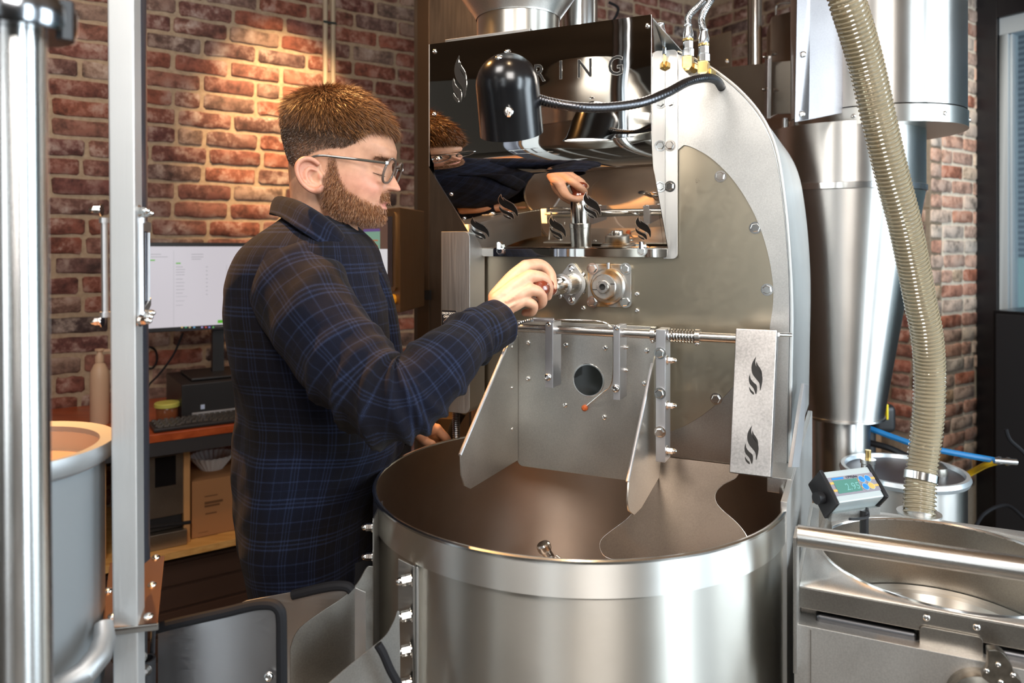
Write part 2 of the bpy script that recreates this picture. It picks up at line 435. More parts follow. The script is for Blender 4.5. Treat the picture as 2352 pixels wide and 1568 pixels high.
mb = MB(); mb.box((-5, -3.5, 0), (6.1, -3.4, 3.2)); ob('wall_front', mb, M_PLAST, kind='structure')
# window wall: sill wall, lintel and the glazed unit
M_FRB = mat('black_window_frame', (.010, .010, .013), .32); M_FRA = mat('anodised_window_frame', (.46, .53, .58), .45, .3)
M_GLASS, _t, _b = nt('window_glass'); _b.inputs['Transmission Weight'].default_value = 1; _b.inputs['Roughness'].default_value = 0; _b.inputs['IOR'].default_value = 1.01; _b.inputs['Base Color'].default_value = (.9, .95, .97, 1)
WZ0, WZ1 = .08, 2.62
win = empty('window_1', M4 @ Vector((.0, 0, 0)), kind='structure')
mb = MB(M4); mb.box((.004, -.02, 0), (.105, .10, 3.0)); mb.box((.105, -.02, WZ1+.09), (5.2, .10, WZ1+.22)); mb.box((5.2, -.02, 0), (5.3, .1, WZ1+.22))
ob('window_frame', mb, M_FRB, win, bevel=.003)
mb = MB(M4); mb.box((.108, .0, .02), (.150, .09, WZ1)); mb.box((.156, .015, .02), (.164, .085, WZ1)); mb.box((.150, .02, .02), (.156, .05, WZ1))
mb.box((.108, 0, WZ1), (5.2, .09, WZ1+.09))
ob('sash', mb, M_FRA, win, bevel=.002)
for xx in (1.6, 3.2):
    mb = MB(M4); mb.box((xx, -.01, 0), (xx+.09, .09, WZ1)); ob('mullion', mb, M_FRB, win, bevel=.003)
mb = MB(M4); mb.box((.164, .05, .02), (5.2, .056, WZ1)); ob('pane', mb, M_GLASS, win)
mb = MB(M4); mb.box((0, 0, WZ1+.22), (7.5, .2, 3.2)); mb.box((5.3, 0, 0), (7.5, .2, 3.2)); ob('wall_window', mb, M_PLAST, kind='structure')
# outside: the neighbouring building with a ribbed cladding and a pale turquoise base
M_CLAD, _t, _b = nt('ribbed_grey_cladding')
_ge = node(_t, 'ShaderNodeNewGeometry'); _w = node(_t, 'ShaderNodeTexWave'); _w.inputs['Scale'].default_value = 7; _w.bands_direction = 'Z'; _w.inputs['Distortion'].default_value = .6
_t.links.new(_ge.outputs['Position'], _w.inputs[0]); _r = ramp(_t, _w.outputs[1], [(.2, (.16, .21, .25, 1)), (.8, (.34, .41, .47, 1))]); _t.links.new(_r.outputs[0], _b.inputs['Base Color'])
nb = empty('building', M4 @ Vector((2, 2.6, 0)), 'grey clad neighbouring building seen through the window glass', 'building')
mb = MB(M4); mb.box((-3.2, 2.2, 1.42), (6, 2.5, 5)); ob('cladding', mb, M_CLAD, nb)
mb = MB(M4); mb.box((-3.2, 2.15, 0), (6, 2.5, 1.42)); ob('base_wall', mb, mat('turquoise_render', (.42, .62, .62), .6), nb)
# black equipment cabinet standing in front of the window, with its door seam and screw
p = P(2290, 725, 3.3)
bc = empty('equipment_cabinet', (2.52, 3.15, 0), 'black equipment cabinet standing before the window at the right edge', 'cabinet')
mb = MB(M4); mb.box((.34, -.62, 0), (1.9, -.02, 1.215)); ob('body', mb, M_BLACK, bc, bevel=.004)
mb = MB(M4)
mb.box((.355, -.628, .03), (1.1, -.62, 1.2)); ob('door', mb, M_BLKP, bc, bevel=.003)
# ================================================================ FASTENERS (shared meshes, axis = +Z)
def mk(name, mb, m, bevel=0):
    o = ob(name, mb, m, None, bevel=bevel); me = o.data
    # keep the mesh about its own origin
    me.transform(Matrix.Translation(o.location)); bpy.data.objects.remove(o); WL.pop(name, None); return me
def hexpts(r, z, ph=0): return [(r*math.cos(PI/3*i+ph), r*math.sin(PI/3*i+ph), z) for i in range(6)]
def mk_hexbolt(r=.0085, h=.006):
    b = MB(); b.lathe([(0, 0), (r*1.35, 0), (r*1.35, .0012), (0, .0012)], n=20)
    b.add(hexpts(r, .0012)+hexpts(r, h)+hexpts(r*.86, h+.0008), [(i, (i+1) % 6, 6+(i+1) % 6, 6+i) for i in range(6)]+[(6+i, 6+(i+1) % 6, 12+(i+1) % 6, 12+i) for i in range(6)]+[tuple(range(12, 18))])
    return mk('hex_bolt', b, M_CHROME)
def mk_button(r=.006, h=.0035, m=None):
    b = MB(); b.lathe([(r, 0), (r*.97, h*.35), (r*.8, h*.75), (r*.52, h), (r*.45, h), (r*.42, h*.45), (0, h*.45)], n=18)
    return mk('screw', b, m or M_CHROME)
def mk_acorn(r=.008):
    b = MB(); b.lathe([(0, 0), (r*1.5, 0), (r*1.5, .0015), (0, .0015)], n=20)
    for z in (.0015, .0085):
        b.add(hexpts(r, z)+hexpts(r, z+.0062), [(i, (i+1) % 6, 6+(i+1) % 6, 6+i) for i in range(6)]+[tuple(range(5, -1, -1)), tuple(range(6, 12))])
    b.lathe([(r*.82, .0147), (r*.8, .018), (r*.65, .0215), (r*.4, .0238), (0, .0247)], n=16)
    return mk('acorn_nut', b, M_CHROME)
ME_HEX = mk_hexbolt(); ME_BTN = mk_button(); ME_ACORN = mk_acorn()

# flame emblem: four blades in a unit box (x right, y up), from the outline of the cut-outs
FL = [[(.50, 1.0), (.25, .84), (.18, .68), (.30, .52), (.56, .40), (.80, .28), (.86, .10), (.97, .26), (1.0, .44), (.82, .60), (.52, .74), (.44, .88)],
      [(.53, .87), (.52, .76), (.64, .64), (.86, .54), (.97, .48), (.93, .60), (.78, .70), (.62, .78)],
      [(.08, .53), (.02, .42), (.10, .28), (.38, .16), (.57, .01), (.64, .12), (.60, .24), (.36, .32), (.16, .41)],
      [(.08, .20), (.09, .13), (.22, .05), (.42, 0), (.40, .06), (.22, .12)]]
def smoothpoly(p, n=4):
    out = []; N = len(p)
    # keep the tip (first point) sharp
    pts = p+[p[0]]
    for i in range(N):
        p0 = pts[i-1] if i > 0 else pts[0]; p1 = pts[i]; p2 = pts[i+1]; p3 = pts[i+2] if i+2 <= N else pts[N]
        for k in range(n):
            t = k/n; out.append(tuple(.5*((2*p1[j])+(p2[j]-p0[j])*t+(2*p0[j]-5*p1[j]+4*p2[j]-p3[j])*t*t+(3*p1[j]-p0[j]-3*p2[j]+p3[j])*t**3) for j in (0, 1)))
    return out
def flame(parent, org, ex, ey, nrm, m=None, rim=None, flip=False, name='flame_emblem', thick=.0006):
    """org: lower-left corner, ex/ey: box edge vectors, nrm: outward (world)"""
    org, ex, ey, nrm = Vector(org), Vector(ex), Vector(ey), Vector(nrm).normalized()
    b = MB(); r = MB()
    for bl in FL:
        pl = smoothpoly(bl)
        if flip: pl = [(1-x, y) for x, y in pl]
        c = (sum(p[0] for p in pl)/len(pl), sum(p[1] for p in pl)/len(pl))
        q = [org+ex*x+ey*y+nrm*thick*.3 for x, y in pl]
        b.prism(q, nrm*thick)
        if rim:
            off = ex.length*.028
            cc = [org+ex*x+ey*y for x, y in pl]; N = len(cc); lo = []
            for i in range(N):
                tg = (cc[(i+1) % N]-cc[i-1]).normalized(); lo.append(cc[i]+tg.cross(nrm)*off)
            if (lo[0]-cc[0]).dot(cc[0]-sum(cc, Vector())/N) < 0: lo = [2*a-bb for a, bb in zip(cc, lo)]
            r.prism([x for x in lo], nrm*thick)
    o = ob(name, b, m or M_HOLE, parent, smooth=0)
    if rim: ob('cut_edge', r, rim, o, smooth=0)
    return o

# ================================================================ COFFEE ROASTER
ROA = empty('coffee_roaster', Lw(.0, .5, 0), 'stainless steel drum coffee roaster with mirror hood and arched side casing', 'coffee roaster')
VF = .20                                  # front face plane
# arched casing outline measured on the face plane
arch_px = [(1812, 1075), (1815, 900), (1818, 700), (1812, 560), (1800, 440), (1782, 340), (1750, 268), (1700, 208), (1640, 160), (1590, 132), (1555, 118)]
arch = [PV(x, y, VF) for x, y in arch_px]; arch = [(p.x, p.z) for p in arch]
uR = arch[0][0]; zt = arch[-1][1]
uL = PV(1083, 700, VF).x
curve = bez([(a, 0, b) for a, b in arch], 5); arc2 = [(p.x, p.z) for p in curve]
# top: close to the left at constant height, mirrored shape
umid = (uL+uR)/2-.02
full = [(uR, 1.095)]+arc2+[(umid+.05, zt+.012), (umid-.06, zt+.012), (uL+.05, zt-.05), (uL, zt-.20), (uL, 1.095)]
mb = MB(MR); mb.plate(full, VF+.006, VF+.62)
ob('drum_casing', mb, brushed('casing_ribbed_steel', (.66, .68, .68), .3, (3, 420, 3), .12, .25), ROA, bevel=.002)
# thin side cover with the curved cut-out (front skin)
ccx, ccy = 1378, 662
cc = PV(ccx, ccy, VF)
def facept(px, py, v=VF): p = PV(px, py, v); return (p.x, p.z)
inner = [(1557, 350), (1562, 338), (1575, 334), (1600, 343), (1640, 368), (1690, 420), (1735, 495), (1763, 575), (1776, 650), (1776, 700), (1769, 748)]
inn = [(p.x, p.z) for p in bez([(a, 0, b) for a, b in [facept(*q) for q in inner]], 4)]
def resamp(pts, N):
    a_ = np.array(pts); d_ = np.concatenate([[0], np.cumsum(np.hypot(*np.diff(a_, axis=0).T))]); t_ = np.linspace(0, d_[-1], N)
    return np.stack([np.interp(t_, d_, a_[:, 0]), np.interp(t_, d_, a_[:, 1])], 1)
outr = [(facept(1558, 118)[0], arc2[-1][1]-.004)]+[(a-.004, b-.004) for a, b in arc2[::-1]]+[(uR-.004, 1.10)]
innr = [(facept(1558, 118)[0], arc2[-1][1]-.005)]+inn+[(inn[-1][0], 1.10)]
cpol = facept(1385, 668)
def polar(pts, phis):
    a_ = np.array(pts)-np.array(cpol); ph = np.arctan2(a_[:, 0], a_[:, 1]); r_ = np.hypot(a_[:, 0], a_[:, 1])
    dn = resamp(pts, 2500)-np.array(cpol); ph = np.arctan2(dn[:, 0], dn[:, 1]); o_ = np.argsort(ph, kind='stable'); rr_ = np.interp(phis, ph[o_], np.hypot(dn[:, 0], dn[:, 1])[o_])
    return [(cpol[0]+r*math.sin(p), cpol[1]+r*math.cos(p)) for p, r in zip(phis, rr_)]
NO = 120; f0_ = math.atan2(outr[0][0]-cpol[0], outr[0][1]-cpol[1]); f1_ = math.atan2(innr[-1][0]-cpol[0], innr[-1][1]-cpol[1])
phis = np.linspace(f0_+.002, f1_, NO); OO = polar(outr, phis); II = polar(innr, phis); vs = []
for v_ in (VF-.006, VF+.006):
    for p in list(II)+list(OO): vs.append((p[0], v_, p[1]))
q2_ = 2*NO; fs = []
for i in range(NO-1):
    fs += [(i, i+1, NO+i+1, NO+i), (q2_+i, q2_+NO+i, q2_+NO+i+1, q2_+i+1), (i, q2_+i, q2_+i+1, i+1), (NO+i, NO+i+1, q2_+NO+i+1, q2_+NO+i)]
mb = MB(MR); mb.add(vs, fs); ob('side_cover', mb, M_SPL, ROA)
# edge piping around the arch
mb = MB(MR); mb.tube([(a, VF+.004, b) for a, b in arc2], .0032, 8); ob('edge_trim', mb, M_BV, ROA)
# round front plate and the darker apron below it
dp_ = [(1300, 1012), (1400, 1015), (1480, 1006), (1545, 989), (1600, 962), (1650, 924), (1692, 878), (1735, 818), (1770, 752), (1790, 680), (1796, 610), (1785, 530), (1755, 450), (1705, 380), (1640, 320), (1570, 285), (1500, 270)]
dd = [(p.x, p.z) for p in bez([(a, 0, b) for a, b in [facept(*q) for q in dp_]], 4)]+[(uL, facept(1500, 270)[1]), (uL, facept(1300, 1012)[1])]
mb = MB(MR); mb.plate(dd, VF-.001, VF+.006)
ob('front_plate', mb, M_FACE, ROA, bevel=.0006)
zb = PV(1600, 1057, VF).z
mb = MB(MR); mb.plate([(uL, zb), (uR-.006, zb), (uR-.006, 1.45), (uL, 1.45)], VF+.001, VF+.0055)
ob('back_panel', mb, M_SPD, ROA, bevel=.0005)
for (x, y) in [(1655, 405), (1735, 523), (1762, 665), (1645, 915), (1097, 646)]:
    inst('hex_bolt', ME_HEX, ROA, Lw(*PV(x, y, VF-.002)), -MR.col[1].to_3d(), random.random())
for (x, y) in [(1340, 630), (1340, 670), (1340, 707), (1463, 675), (1463, 713)]:
    inst('screw', ME_BTN, ROA, Lw(*PV(x, y, VF-.001)), -MR.col[1].to_3d(), scale=.85)
NV = (-MR.col[1].to_3d())                     # outward normal of the front
# ---------------------------------------------------------------- hood
hu0, hu1 = -.304, .1396
topv = -.005
zt0 = 1.9015
prof = [(topv, zt0), (topv, 1.80), (topv, 1.715)]       # (v,z) upper flat
for k in range(9):                                       # rolled bend
    a = k/8; prof.append((topv+.022*a*a, 1.700-.062*a))
bv, bz = .178, PV(1540, 571, .178).z
prof += [(topv+.022+(bv-topv-.022)*.5, (1.638+bz)/2), (bv, bz)]
def hu(z):      # width narrows slightly to the left foot
    return hu0+max(0, (1.66-z))*.10
def hur(z): return hu1-max(0, (1.655-z))*.085
mb = MB(MR)
NU = 24
for off in (0, .003):
    n = len(prof); vs = []
    for (v, z) in prof:
        for j in range(NU+1):
            k = j/NU; u = hu(z)*(1-k)+hur(z)*k; vs.append((u, v+off, z+off*.3))
    fs = []
    for i in range(n-1):
        for j in range(NU): fs.append((i*(NU+1)+j, i*(NU+1)+j+1, (i+1)*(NU+1)+j+1, (i+1)*(NU+1)+j))
    mb.add(vs, fs)
HM = M_MIR.copy(); HM.name = 'rolled_mirror_steel'
_t = HM.node_tree; _b = _t.nodes['Principled BSDF']; _ge = node(_t, 'ShaderNodeNewGeometry')
_mp = node(_t, 'ShaderNodeMapping'); _mp.inputs['Scale'].default_value = (1.2, 1.2, 7); _n = node(_t, 'ShaderNodeTexNoise'); _n.inputs['Scale'].default_value = 2.2; _n.inputs['Detail'].default_value = 1
_bp = node(_t, 'ShaderNodeBump'); _bp.inputs['Strength'].default_value = .12; _bp.inputs['Distance'].default_value = .01
_t.links.new(_ge.outputs['Position'], _mp.inputs[0]); _t.links.new(_mp.outputs[0], _n.inputs[0]); _t.links.new(_n.outputs[0], _bp.inputs['Height']); _t.links.new(_bp.outputs[0], _b.inputs['Normal'])
hd = ob('mirror_hood', mb, HM, ROA, smooth=60)
# bottom return lip
l0 = PV(1097, 588, bv); l1 = PV(1540, 592, bv)
zlip = (l0.z+l1.z)/2
mb = MB(MR); mb.plate(rrect(hu(1.5)+.006, zlip, hur(1.49), bz, .006, corners=(0, 0, 1, 1)), bv-.002, bv+.004)
ob('hood_lip', mb, M_MIR, ROA, bevel=.0006)
# right cheek of the hood with inner curved return
sidep = [(topv, zt0)]+prof[2:]+[(bv+.006, zlip), (VF-.004, zlip), (VF-.004, zt0-.055), ((topv+VF)/2, zt0-.028)]
f0 = PV(1526, 100, VF-.012).x; f1 = PV(1556, 100, VF-.012).x
def uch(v): return hu1+(f0-hu1)*max(0, v-topv)/(VF-.012-topv)
mb = MB(MR); mb.prism([(uch(v)-.0005, v, z) for v, z in [(topv, zt0), (VF-.014, zt0-.02), (VF-.014, zlip)]+[(bv+.004, zlip)]+prof[::-1][:-1]], (.002, 0, 0))
ob('hood_cheek', mb, M_MIR, ROA, bevel=.0005)
mb = MB(MR); mb.prism([(hu0, v, z) for v, z in [(topv, zt0), (VF-.004, zt0-.02), (VF-.004, 1.66), (topv, 1.66)]], (-.0025, 0, 0))
mb.prism([(hu(1.66), topv, 1.66), (hu(1.66), VF-.004, 1.66), (hu(zlip), VF-.004, zlip), (hu(zlip), bv, zlip)]+[(hu(z), v, z) for v, z in prof[::-1][:-3]], (-.0025, 0, 0))
ob('hood_cheek', mb, M_BV, ROA)
mb = MB(MR); mb.prism([(hu0, topv+.004, zt0-.004), (hu1, topv+.004, zt0-.004), (hu1, VF+.3, zt0-.004), (hu0, VF+.3, zt0-.004)], (0, 0, .003))
ob('hood_top', mb, M_BR, ROA, bevel=.0005)
# flange strip at the right of the hood with bolts
zt1 = PV(1556, 118, VF-.012).z; zf = PV(1550, 590, VF-.012).z
mb = MB(MR); mb.plate(rrect(f0-.002, zf-.004, f1, zt1+.005, .01, corners=(1, 0, 0, 1)), VF-.012, VF-.006)
ob('hood_flange', mb, M_BV, ROA, bevel=.0008)
for y in (235, 334, 428):
    inst('hex_bolt', ME_HEX, ROA, Lw(*PV(1539, y, VF-.0125)), NV, random.random(), .95)
# chain-like bead weld line beside the bolts
mb = MB(MR)
for i in range(44):
    z = 1.83-i*.0072; mb.add([(f0-.002+a*.0022, VF-.0128-bb*.0012, z+c*.0026) for a, bb, c in [(-1, 0, -1), (1, 0, -1), (1, 0, 1), (-1, 0, 1), (0, 1, 0)]], [(0, 1, 4), (1, 2, 4), (2, 3, 4), (3, 0, 4)])
ob('bead_seal', mb, M_ZINC, ROA, smooth=0, kind='stuff')
for x in (1150, 1475):
    q = PV(x, 576, bv-.003); inst('hex_bolt', ME_HEX, ROA, Lw(*q), NV, .3, .9)
    mb = MB(MR); mb.cyl((q.x, bv-.012, q.z+.004), (q.x, bv-.012, q.z+.022), .0045, 6); ob('stud', mb, M_CHROME, ROA)
# hood screws
for (x, y) in [(998, 118), (1487, 60), (997, 262), (1006, 364)]:
    p = PV(x, y, topv-.001); inst('screw', ME_BTN, ROA, Lw(*p), NV, scale=.75)
dn = (Vector((0, bz-1.638, -(bv-topv-.022)))).normalized()   # normal of the sloping part (roaster frame y,z)
sl_d = Vector((0, bv-topv-.022, bz-1.638)).normalized(); sl_n = Vector((0, -sl_d.z, sl_d.y)); sl_n = sl_n if sl_n.y < 0 else -sl_n
slp = Vector((0, bv, bz)); R3 = MR.to_3x3()
for (x, y) in [(1037, 445), (1066, 501)]:
    p = PP(x, y, slp, sl_n); p.x = max(p.x, hu(p.z)+.008); inst('screw', ME_BTN, ROA, Lw(*(p+sl_n*.001)), R3 @ sl_n, scale=.75)
# emblem and lettering cut in the hood
def flame_on_v(px0, py0, px1, py1, v, parent, **k):
    a = PV(px0, py1, v); b2 = PV(px1, py1, v); c = PV(px0, py0, v)
    return flame(parent, Lw(*a), R3 @ Vector((b2.x-a.x, 0, 0)), R3 @ Vector((0, 0, c.z-a.z)), NV, **k)
M_EDGE = mat('bright_cut_edge', (.8, .8, .78), .2, 1)
flame_on_v(1039, 130, 1071, 236, topv-.0005, ROA, rim=M_EDGE)
def flame_on_slope(px0, py0, px1, py1, parent, **k):
    a = PP(px0, py1, slp, sl_n); b2 = PP(px1, py1, slp, sl_n); c = PP((px0+px1)/2, py0, slp, sl_n)
    ey = sl_d*(-(c-a).length if sl_d.z > 0 else (c-a).length)
    ey = -sl_d*abs((c-a).dot(sl_d))
    return flame(parent, Lw(*a), R3 @ Vector((b2.x-a.x, 0, 0)), R3 @ ey, R3 @ sl_n, **k)
for (x0, y0, x1, y1) in [(1094, 498, 1131, 549), (1158, 445, 1197, 503), (1272, 495, 1306, 549), (1350, 440, 1386, 501), (1466, 496, 1500, 550)]:
    o = flame_on_slope(x0, y0, x1, y1, ROA, rim=M_EDGE, flip=False)
def text(name, s, org, ex, ey, nrm, m, parent, size=1.0, extr=.0004, align='LEFT', sx=1.0, bold=0):
    """org world, ex/ey unit directions"""
    c = bpy.data.curves.new('t', 'FONT'); c.body = s; c.size = size; c.extrude = extr; c.align_x = align; c.offset = bold; c.resolution_u = 3
    o = bpy.data.objects.new('t', c); COL.objects.link(o); dg = bpy.context.evaluated_depsgraph_get()
    me = bpy.data.meshes.new_from_object(o.evaluated_get(dg)); bpy.data.objects.remove(o); bpy.data.curves.remove(c)
    ex, ey, nrm = Vector(ex).normalized(), Vector(ey).normalized(), Vector(nrm).normalized()
    Mx = Matrix((( ex.x*sx, ey.x, nrm.x, org[0]), (ex.y*sx, ey.y, nrm.y, org[1]), (ex.z*sx, ey.z, nrm.z, org[2]), (0, 0, 0, 1)))
    me.transform(Matrix.Translation(-worldloc(parent)) @ Mx); me.materials.clear(); me.materials.append(m); me.name = name
    r = bpy.data.objects.new(name, me); COL.objects.link(r); r.parent = parent; return r
UX = R3 @ Vector((1, 0, 0)); UZ = Vector((0, 0, 1))
def cap(px, py, h, ch, rim=True):
    p = PV(px, py, topv-.0004); zc = abs(PV(px, py-h, topv).z-p.z)
    o = text('lettering', ch, Lw(*p), UX, UZ, NV, M_HOLE, ROA, size=zc/.70, extr=.0005, align='CENTER', sx=.85)
    r = text('cut_edge', ch, Lw(*p), UX, UZ, NV, M_EDGE, ROA, size=zc/.70, extr=.0003, align='CENTER', sx=.85, bold=.0007)
cap(1238, 187, 40, 'R'); cap(1288, 181, 42, 'I'); cap(1343, 177, 42, 'N'); cap(1414, 172, 44, 'G')
# ---------------------------------------------------------------- hopper throat and funnel on top, stack behind
hp = PV(1190, 60, .16); hcu = hp.x
zh = zt0
r0 = abs(PV(1276, 60, .16).x-PV(1104, 60, .16).x)/2
z1 = PV(1190, 46, .16).z
mb = MB(MR); c = (hcu, .16, 0)
mb.lathe([(r0, zh-.02), (r0, zh+.012), (r0, z1)], c, n=64)
ob('hopper_throat', mb, M_DRUM, ROA)
mb = MB(MR); mb.lathe([(r0*1.02, z1-.002), (r0*1.03, z1+.002), (r0+.036, z1+.050), (r0+.25, z1+.34), (r0+.25, z1+.36), (r0+.245, z1+.34), (r0*.98, z1)], c, n=64)
ob('funnel', mb, M_SP, ROA)
mb = MB(MR); pl0 = PV(1045, 95, .04); mb.box((pl0.x, .0, zh-.001), (hcu+r0+.01, .34, zh+.007)); ob('hopper_base', mb, M_BR, ROA, bevel=.001)
sp = PV(1325, 60, .42)
mb = MB(MR); mb.lathe([(.050, 1.85), (.050, 2.6)], (sp.x, .42, 0), n=40); mb.lathe([(.060, 1.93), (.062, 1.935), (.062, 1.945), (.050, 1.95)], (sp.x, .42, 0), n=40)
ob('exhaust_stack', mb, M_CHROME, ROA)
# ---------------------------------------------------------------- bearing flange with the hollow shaft
bc0 = PV(1400, 655, VF); 
a = PV(1350, 605, VF-.01); b2 = PV(1450, 707, VF-.01)
mb = MB(MR); mb.plate(rrect(a.x, b2.z, b2.x, a.z, .010), VF-.012, VF-.002)
RUST, _t, _b = nt('rust_stained_cast_steel'); _n = node(_t, 'ShaderNodeTexNoise'); _n.inputs['Scale'].default_value = 22; _n.inputs['Detail'].default_value = 6
_tc = node(_t, 'ShaderNodeTexCoord'); _t.links.new(_tc.outputs['Object'], _n.inputs[0])
_r = ramp(_t, _n.outputs[0], [(.44, (.46, .44, .41, 1)), (.60, (.42, .24, .10, 1)), (.72, (.16, .07, .03, 1))]); _t.links.new(_r.outputs[0], _b.inputs['Base Color'])
_b.inputs['Metallic'].default_value = .85; _b.inputs['Roughness'].default_value = .34
bf = ob('bearing_flange', mb, RUST, ROA, bevel=.002)
for (x, y) in [(1361, 617), (1437, 617), (1361, 693), (1437, 693)]:
    inst('hex_bolt', ME_HEX, ROA, Lw(*PV(x, y, VF-.0125)), NV, random.random(), 1.05)
cx = PV(1398, 657, VF-.012)
mb = MB(MR); q = (cx.x, VF-.012, cx.z)
mb.lathe([(.037, 0), (.037, .008), (.033, .011), (.033, .014), (.0, .014)], q, (0, -1, 0), 40); ob('bearing_ring', mb, RUST, ROA)
q2 = (cx.x-.001, VF-.026, cx.z)
mb = MB(MR); mb.lathe([(.0255, -.002), (.0255, .014), (.0235, .016), (.013, .016), (.013, .016)], q2, (0, -1, 0), 36); ob('shaft_collar', mb, RUST, ROA)
q3 = (cx.x-.0012, VF-.042, cx.z)
mb = MB(MR); mb.lathe([(.013, -.002), (.013, .006), (.0115, .0085), (.0065, .0085), (.0055, .0)], q3, (0, -1, 0), 28); ob('shaft_end', mb, M_SHAFT, ROA)
mb = MB(MR); mb.lathe([(0, 0), (.0056, 0)], (q3[0], q3[1]-.003, q3[2]), (0, -1, 0), 20); ob('shaft_bore', mb, M_HOLE, ROA)
for s in (-1, 1):
    mb = MB(MR); mb.box((cx.x-.0012+s*.014, VF-.0425, cx.z+s*.006-.0008), (cx.x-.0012+s*.0235, VF-.0418, cx.z+s*.006+.0008)); ob('slot', mb, M_HOLE, ROA)
mb = MB(MR); mb.cyl((cx.x+.001, VF-.018, cx.z+.032), (cx.x+.001, VF-.018, cx.z+.048), .0035, 16); ob('grease_nipple', mb, M_CHROME, ROA)
# ---------------------------------------------------------------- trier sleeve with its diamond flange
tb = PV(1310, 655, VF)
top = PV(1308, 604, VF-.004); bot = PV(1308, 700, VF-.004)
hz = (top.z-bot.z)/2; ct = (top.x, (top.z+bot.z)/2)
dia = []
def arcpts(cx, cz, r, a0, a1, n=8): return [(cx+r*math.cos(a0+(a1-a0)*i/n), cz+r*math.sin(a0+(a1-a0)*i/n)) for i in range(n+1)]
dia = arcpts(ct[0]+.006, ct[1]+hz-.010, .010, .6, PI-.6)+arcpts(ct[0]-.004+.006, ct[1], .029, PI-.45, PI+.45, 5)+arcpts(ct[0]+.006, ct[1]-hz+.010, .010, PI+.6, 2*PI-.6)+arcpts(ct[0]+.006, ct[1], .031, -.45, .45, 5)
mb = MB(MR); mb.plate(dia, VF-.008, VF-.001); ob('sleeve_flange', mb, M_SPL, ROA, bevel=.001)
for dz in (hz-.011, -hz+.011): inst('screw', ME_BTN, ROA, Lw(ct[0]+.006, VF-.0082, ct[1]+dz), NV, scale=1.25)
tc0 = Vector((ct[0]+.006, 0, ct[1]))
mb = MB(MR); mb.lathe([(.024, 0), (.0225, .006), (.0225, .052), (.0235, .053), (.0235, .062), (.0185, .063)], (tc0.x, VF-.006, tc0.z), (0, -1, 0), 36)
ob('trier_sleeve', mb, M_SHAFT, ROA)
# ---------------------------------------------------------------- discharge door: plate, wings, shaft and brackets
VD = .188
z0 = PV(1190, 1068, VD).z; ztop = PV(1190, 735, VD).z
ua = PV(1189, 900, VD).x; ub = PV(1508, 900, VD).x
pts = rrect(ua, z0, ub, ztop, .014, corners=(0, 0, 1, 0))
mb = MB(MR); mb.plate(pts, VD-.003, VD)
CHM = speckled('chute_satin_steel', (.70, .68, .63), .42)
dp = ob('door_plate', mb, CHM, ROA, bevel=.0008)
sg = PV(1351, 873, VD-.004)
mb = MB(MR); mb.lathe([(.0, 0), (.0315, 0)], (sg.x, VD-.0036, sg.z), (0, -1, 0), 40); ob('sight_glass', mb, mat('smoked_glass', (.012, .014, .013), .08), dp)
mb = MB(MR); mb.lathe([(.0312, 0), (.0312, .0009), (.0335, .0009), (.0345, 0)], (sg.x, VD-.003, sg.z), (0, -1, 0), 40); ob('sight_glass_ring', mb, M_EDGE, dp)
for (x, y) in [(1213, 787), (1213, 869), (1300, 792), (1390, 799), (1485, 805), (1298, 930), (1388, 958), (1480, 880)]:
    inst('screw', ME_BTN, ROA, Lw(*PV(x, y, VD-.0035)), NV, scale=.9)
def wing(u, pxs, name='chute_wing'):
    pts = [PU(x, y, u) for x, y in pxs]
    mb = MB(MR); mb.prism([(u, p.y, p.z) for p in pts], (.003, 0, 0)); return mb, pts
uLw = ua; mb, wp = wing(uLw, [(1187, 770), (1160, 800), (1055, 1045), (1057, 1090), (1064, 1115), (1078, 1122), (1187, 1056)])
cw = ob('chute_wing', mb, CHM, ROA, bevel=.0005)
mb = MB(MR); mb.tube([wp[1]+Vector((.001, 0, 0)), wp[2]+Vector((.001, 0, 0))], .0035, 8); ob('rolled_edge', mb, M_ALU, ROA)
uRw = PV(1513, 900, VD).x
mb, wp = wing(uRw, [(1521, 800), (1504, 812), (1498, 835), (1441, 1106), (1438, 1150), (1441, 1172), (1453, 1182), (1470, 1165), (1521, 1078)])
ob('chute_wing', mb, CHM, ROA, bevel=.0005)
mb = MB(MR); mb.tube([wp[2], wp[3]], .003, 8); ob('rolled_edge', mb, M_ALU, ROA)
for y in (797, 890, 985):
    q = PU(1176, y, uLw+.003); inst('screw', ME_BTN, ROA, Lw(*q), R3 @ Vector((1, 0, 0)), scale=.6)
VS = .12
s0 = PV(1166, 751, VS); s1 = PV(1700, 778, VS); zs = (s0.z+s1.z)/2
mb = MB(MR); mb.cyl((s0.x, VS, zs), (s1.x+.01, VS, zs), .0088, 24); ob('hinge_shaft', mb, M_SHAFT, ROA)
def collar(px, w, r=.014):
    c = PV(px, 765, VS).x; mb = MB(MR); mb.lathe([(.0085, 0), (r, 0), (r, w), (.0085, w)], (c-w/2, VS, zs), (1, 0, 0), 28); ob('shaft_collar', mb, M_SHAFT, ROA, bevel=.0006)
    mb = MB(MR); inst('screw', ME_BTN, ROA, Lw(c, VS-.008, zs-.0125), R3 @ Vector((0, -.6, -.8)), scale=.7)
for x in (1178, 1501, 1603): collar(x, .009)
def bar(px0, px1, py0, py1, v, name, d=.020, back=.02):
    a = PV(px0, py1, v); b3 = PV(px1, py0, v)
    mb = MB(MR); mb.box((a.x, v, a.z), (b3.x, v+d, b3.z)); o = ob(name, mb, M_ALU, ROA, bevel=.0012); return a, b3
a, b3 = bar(1252, 1270, 741, 890, VS-.022, 'door_bracket', .046)
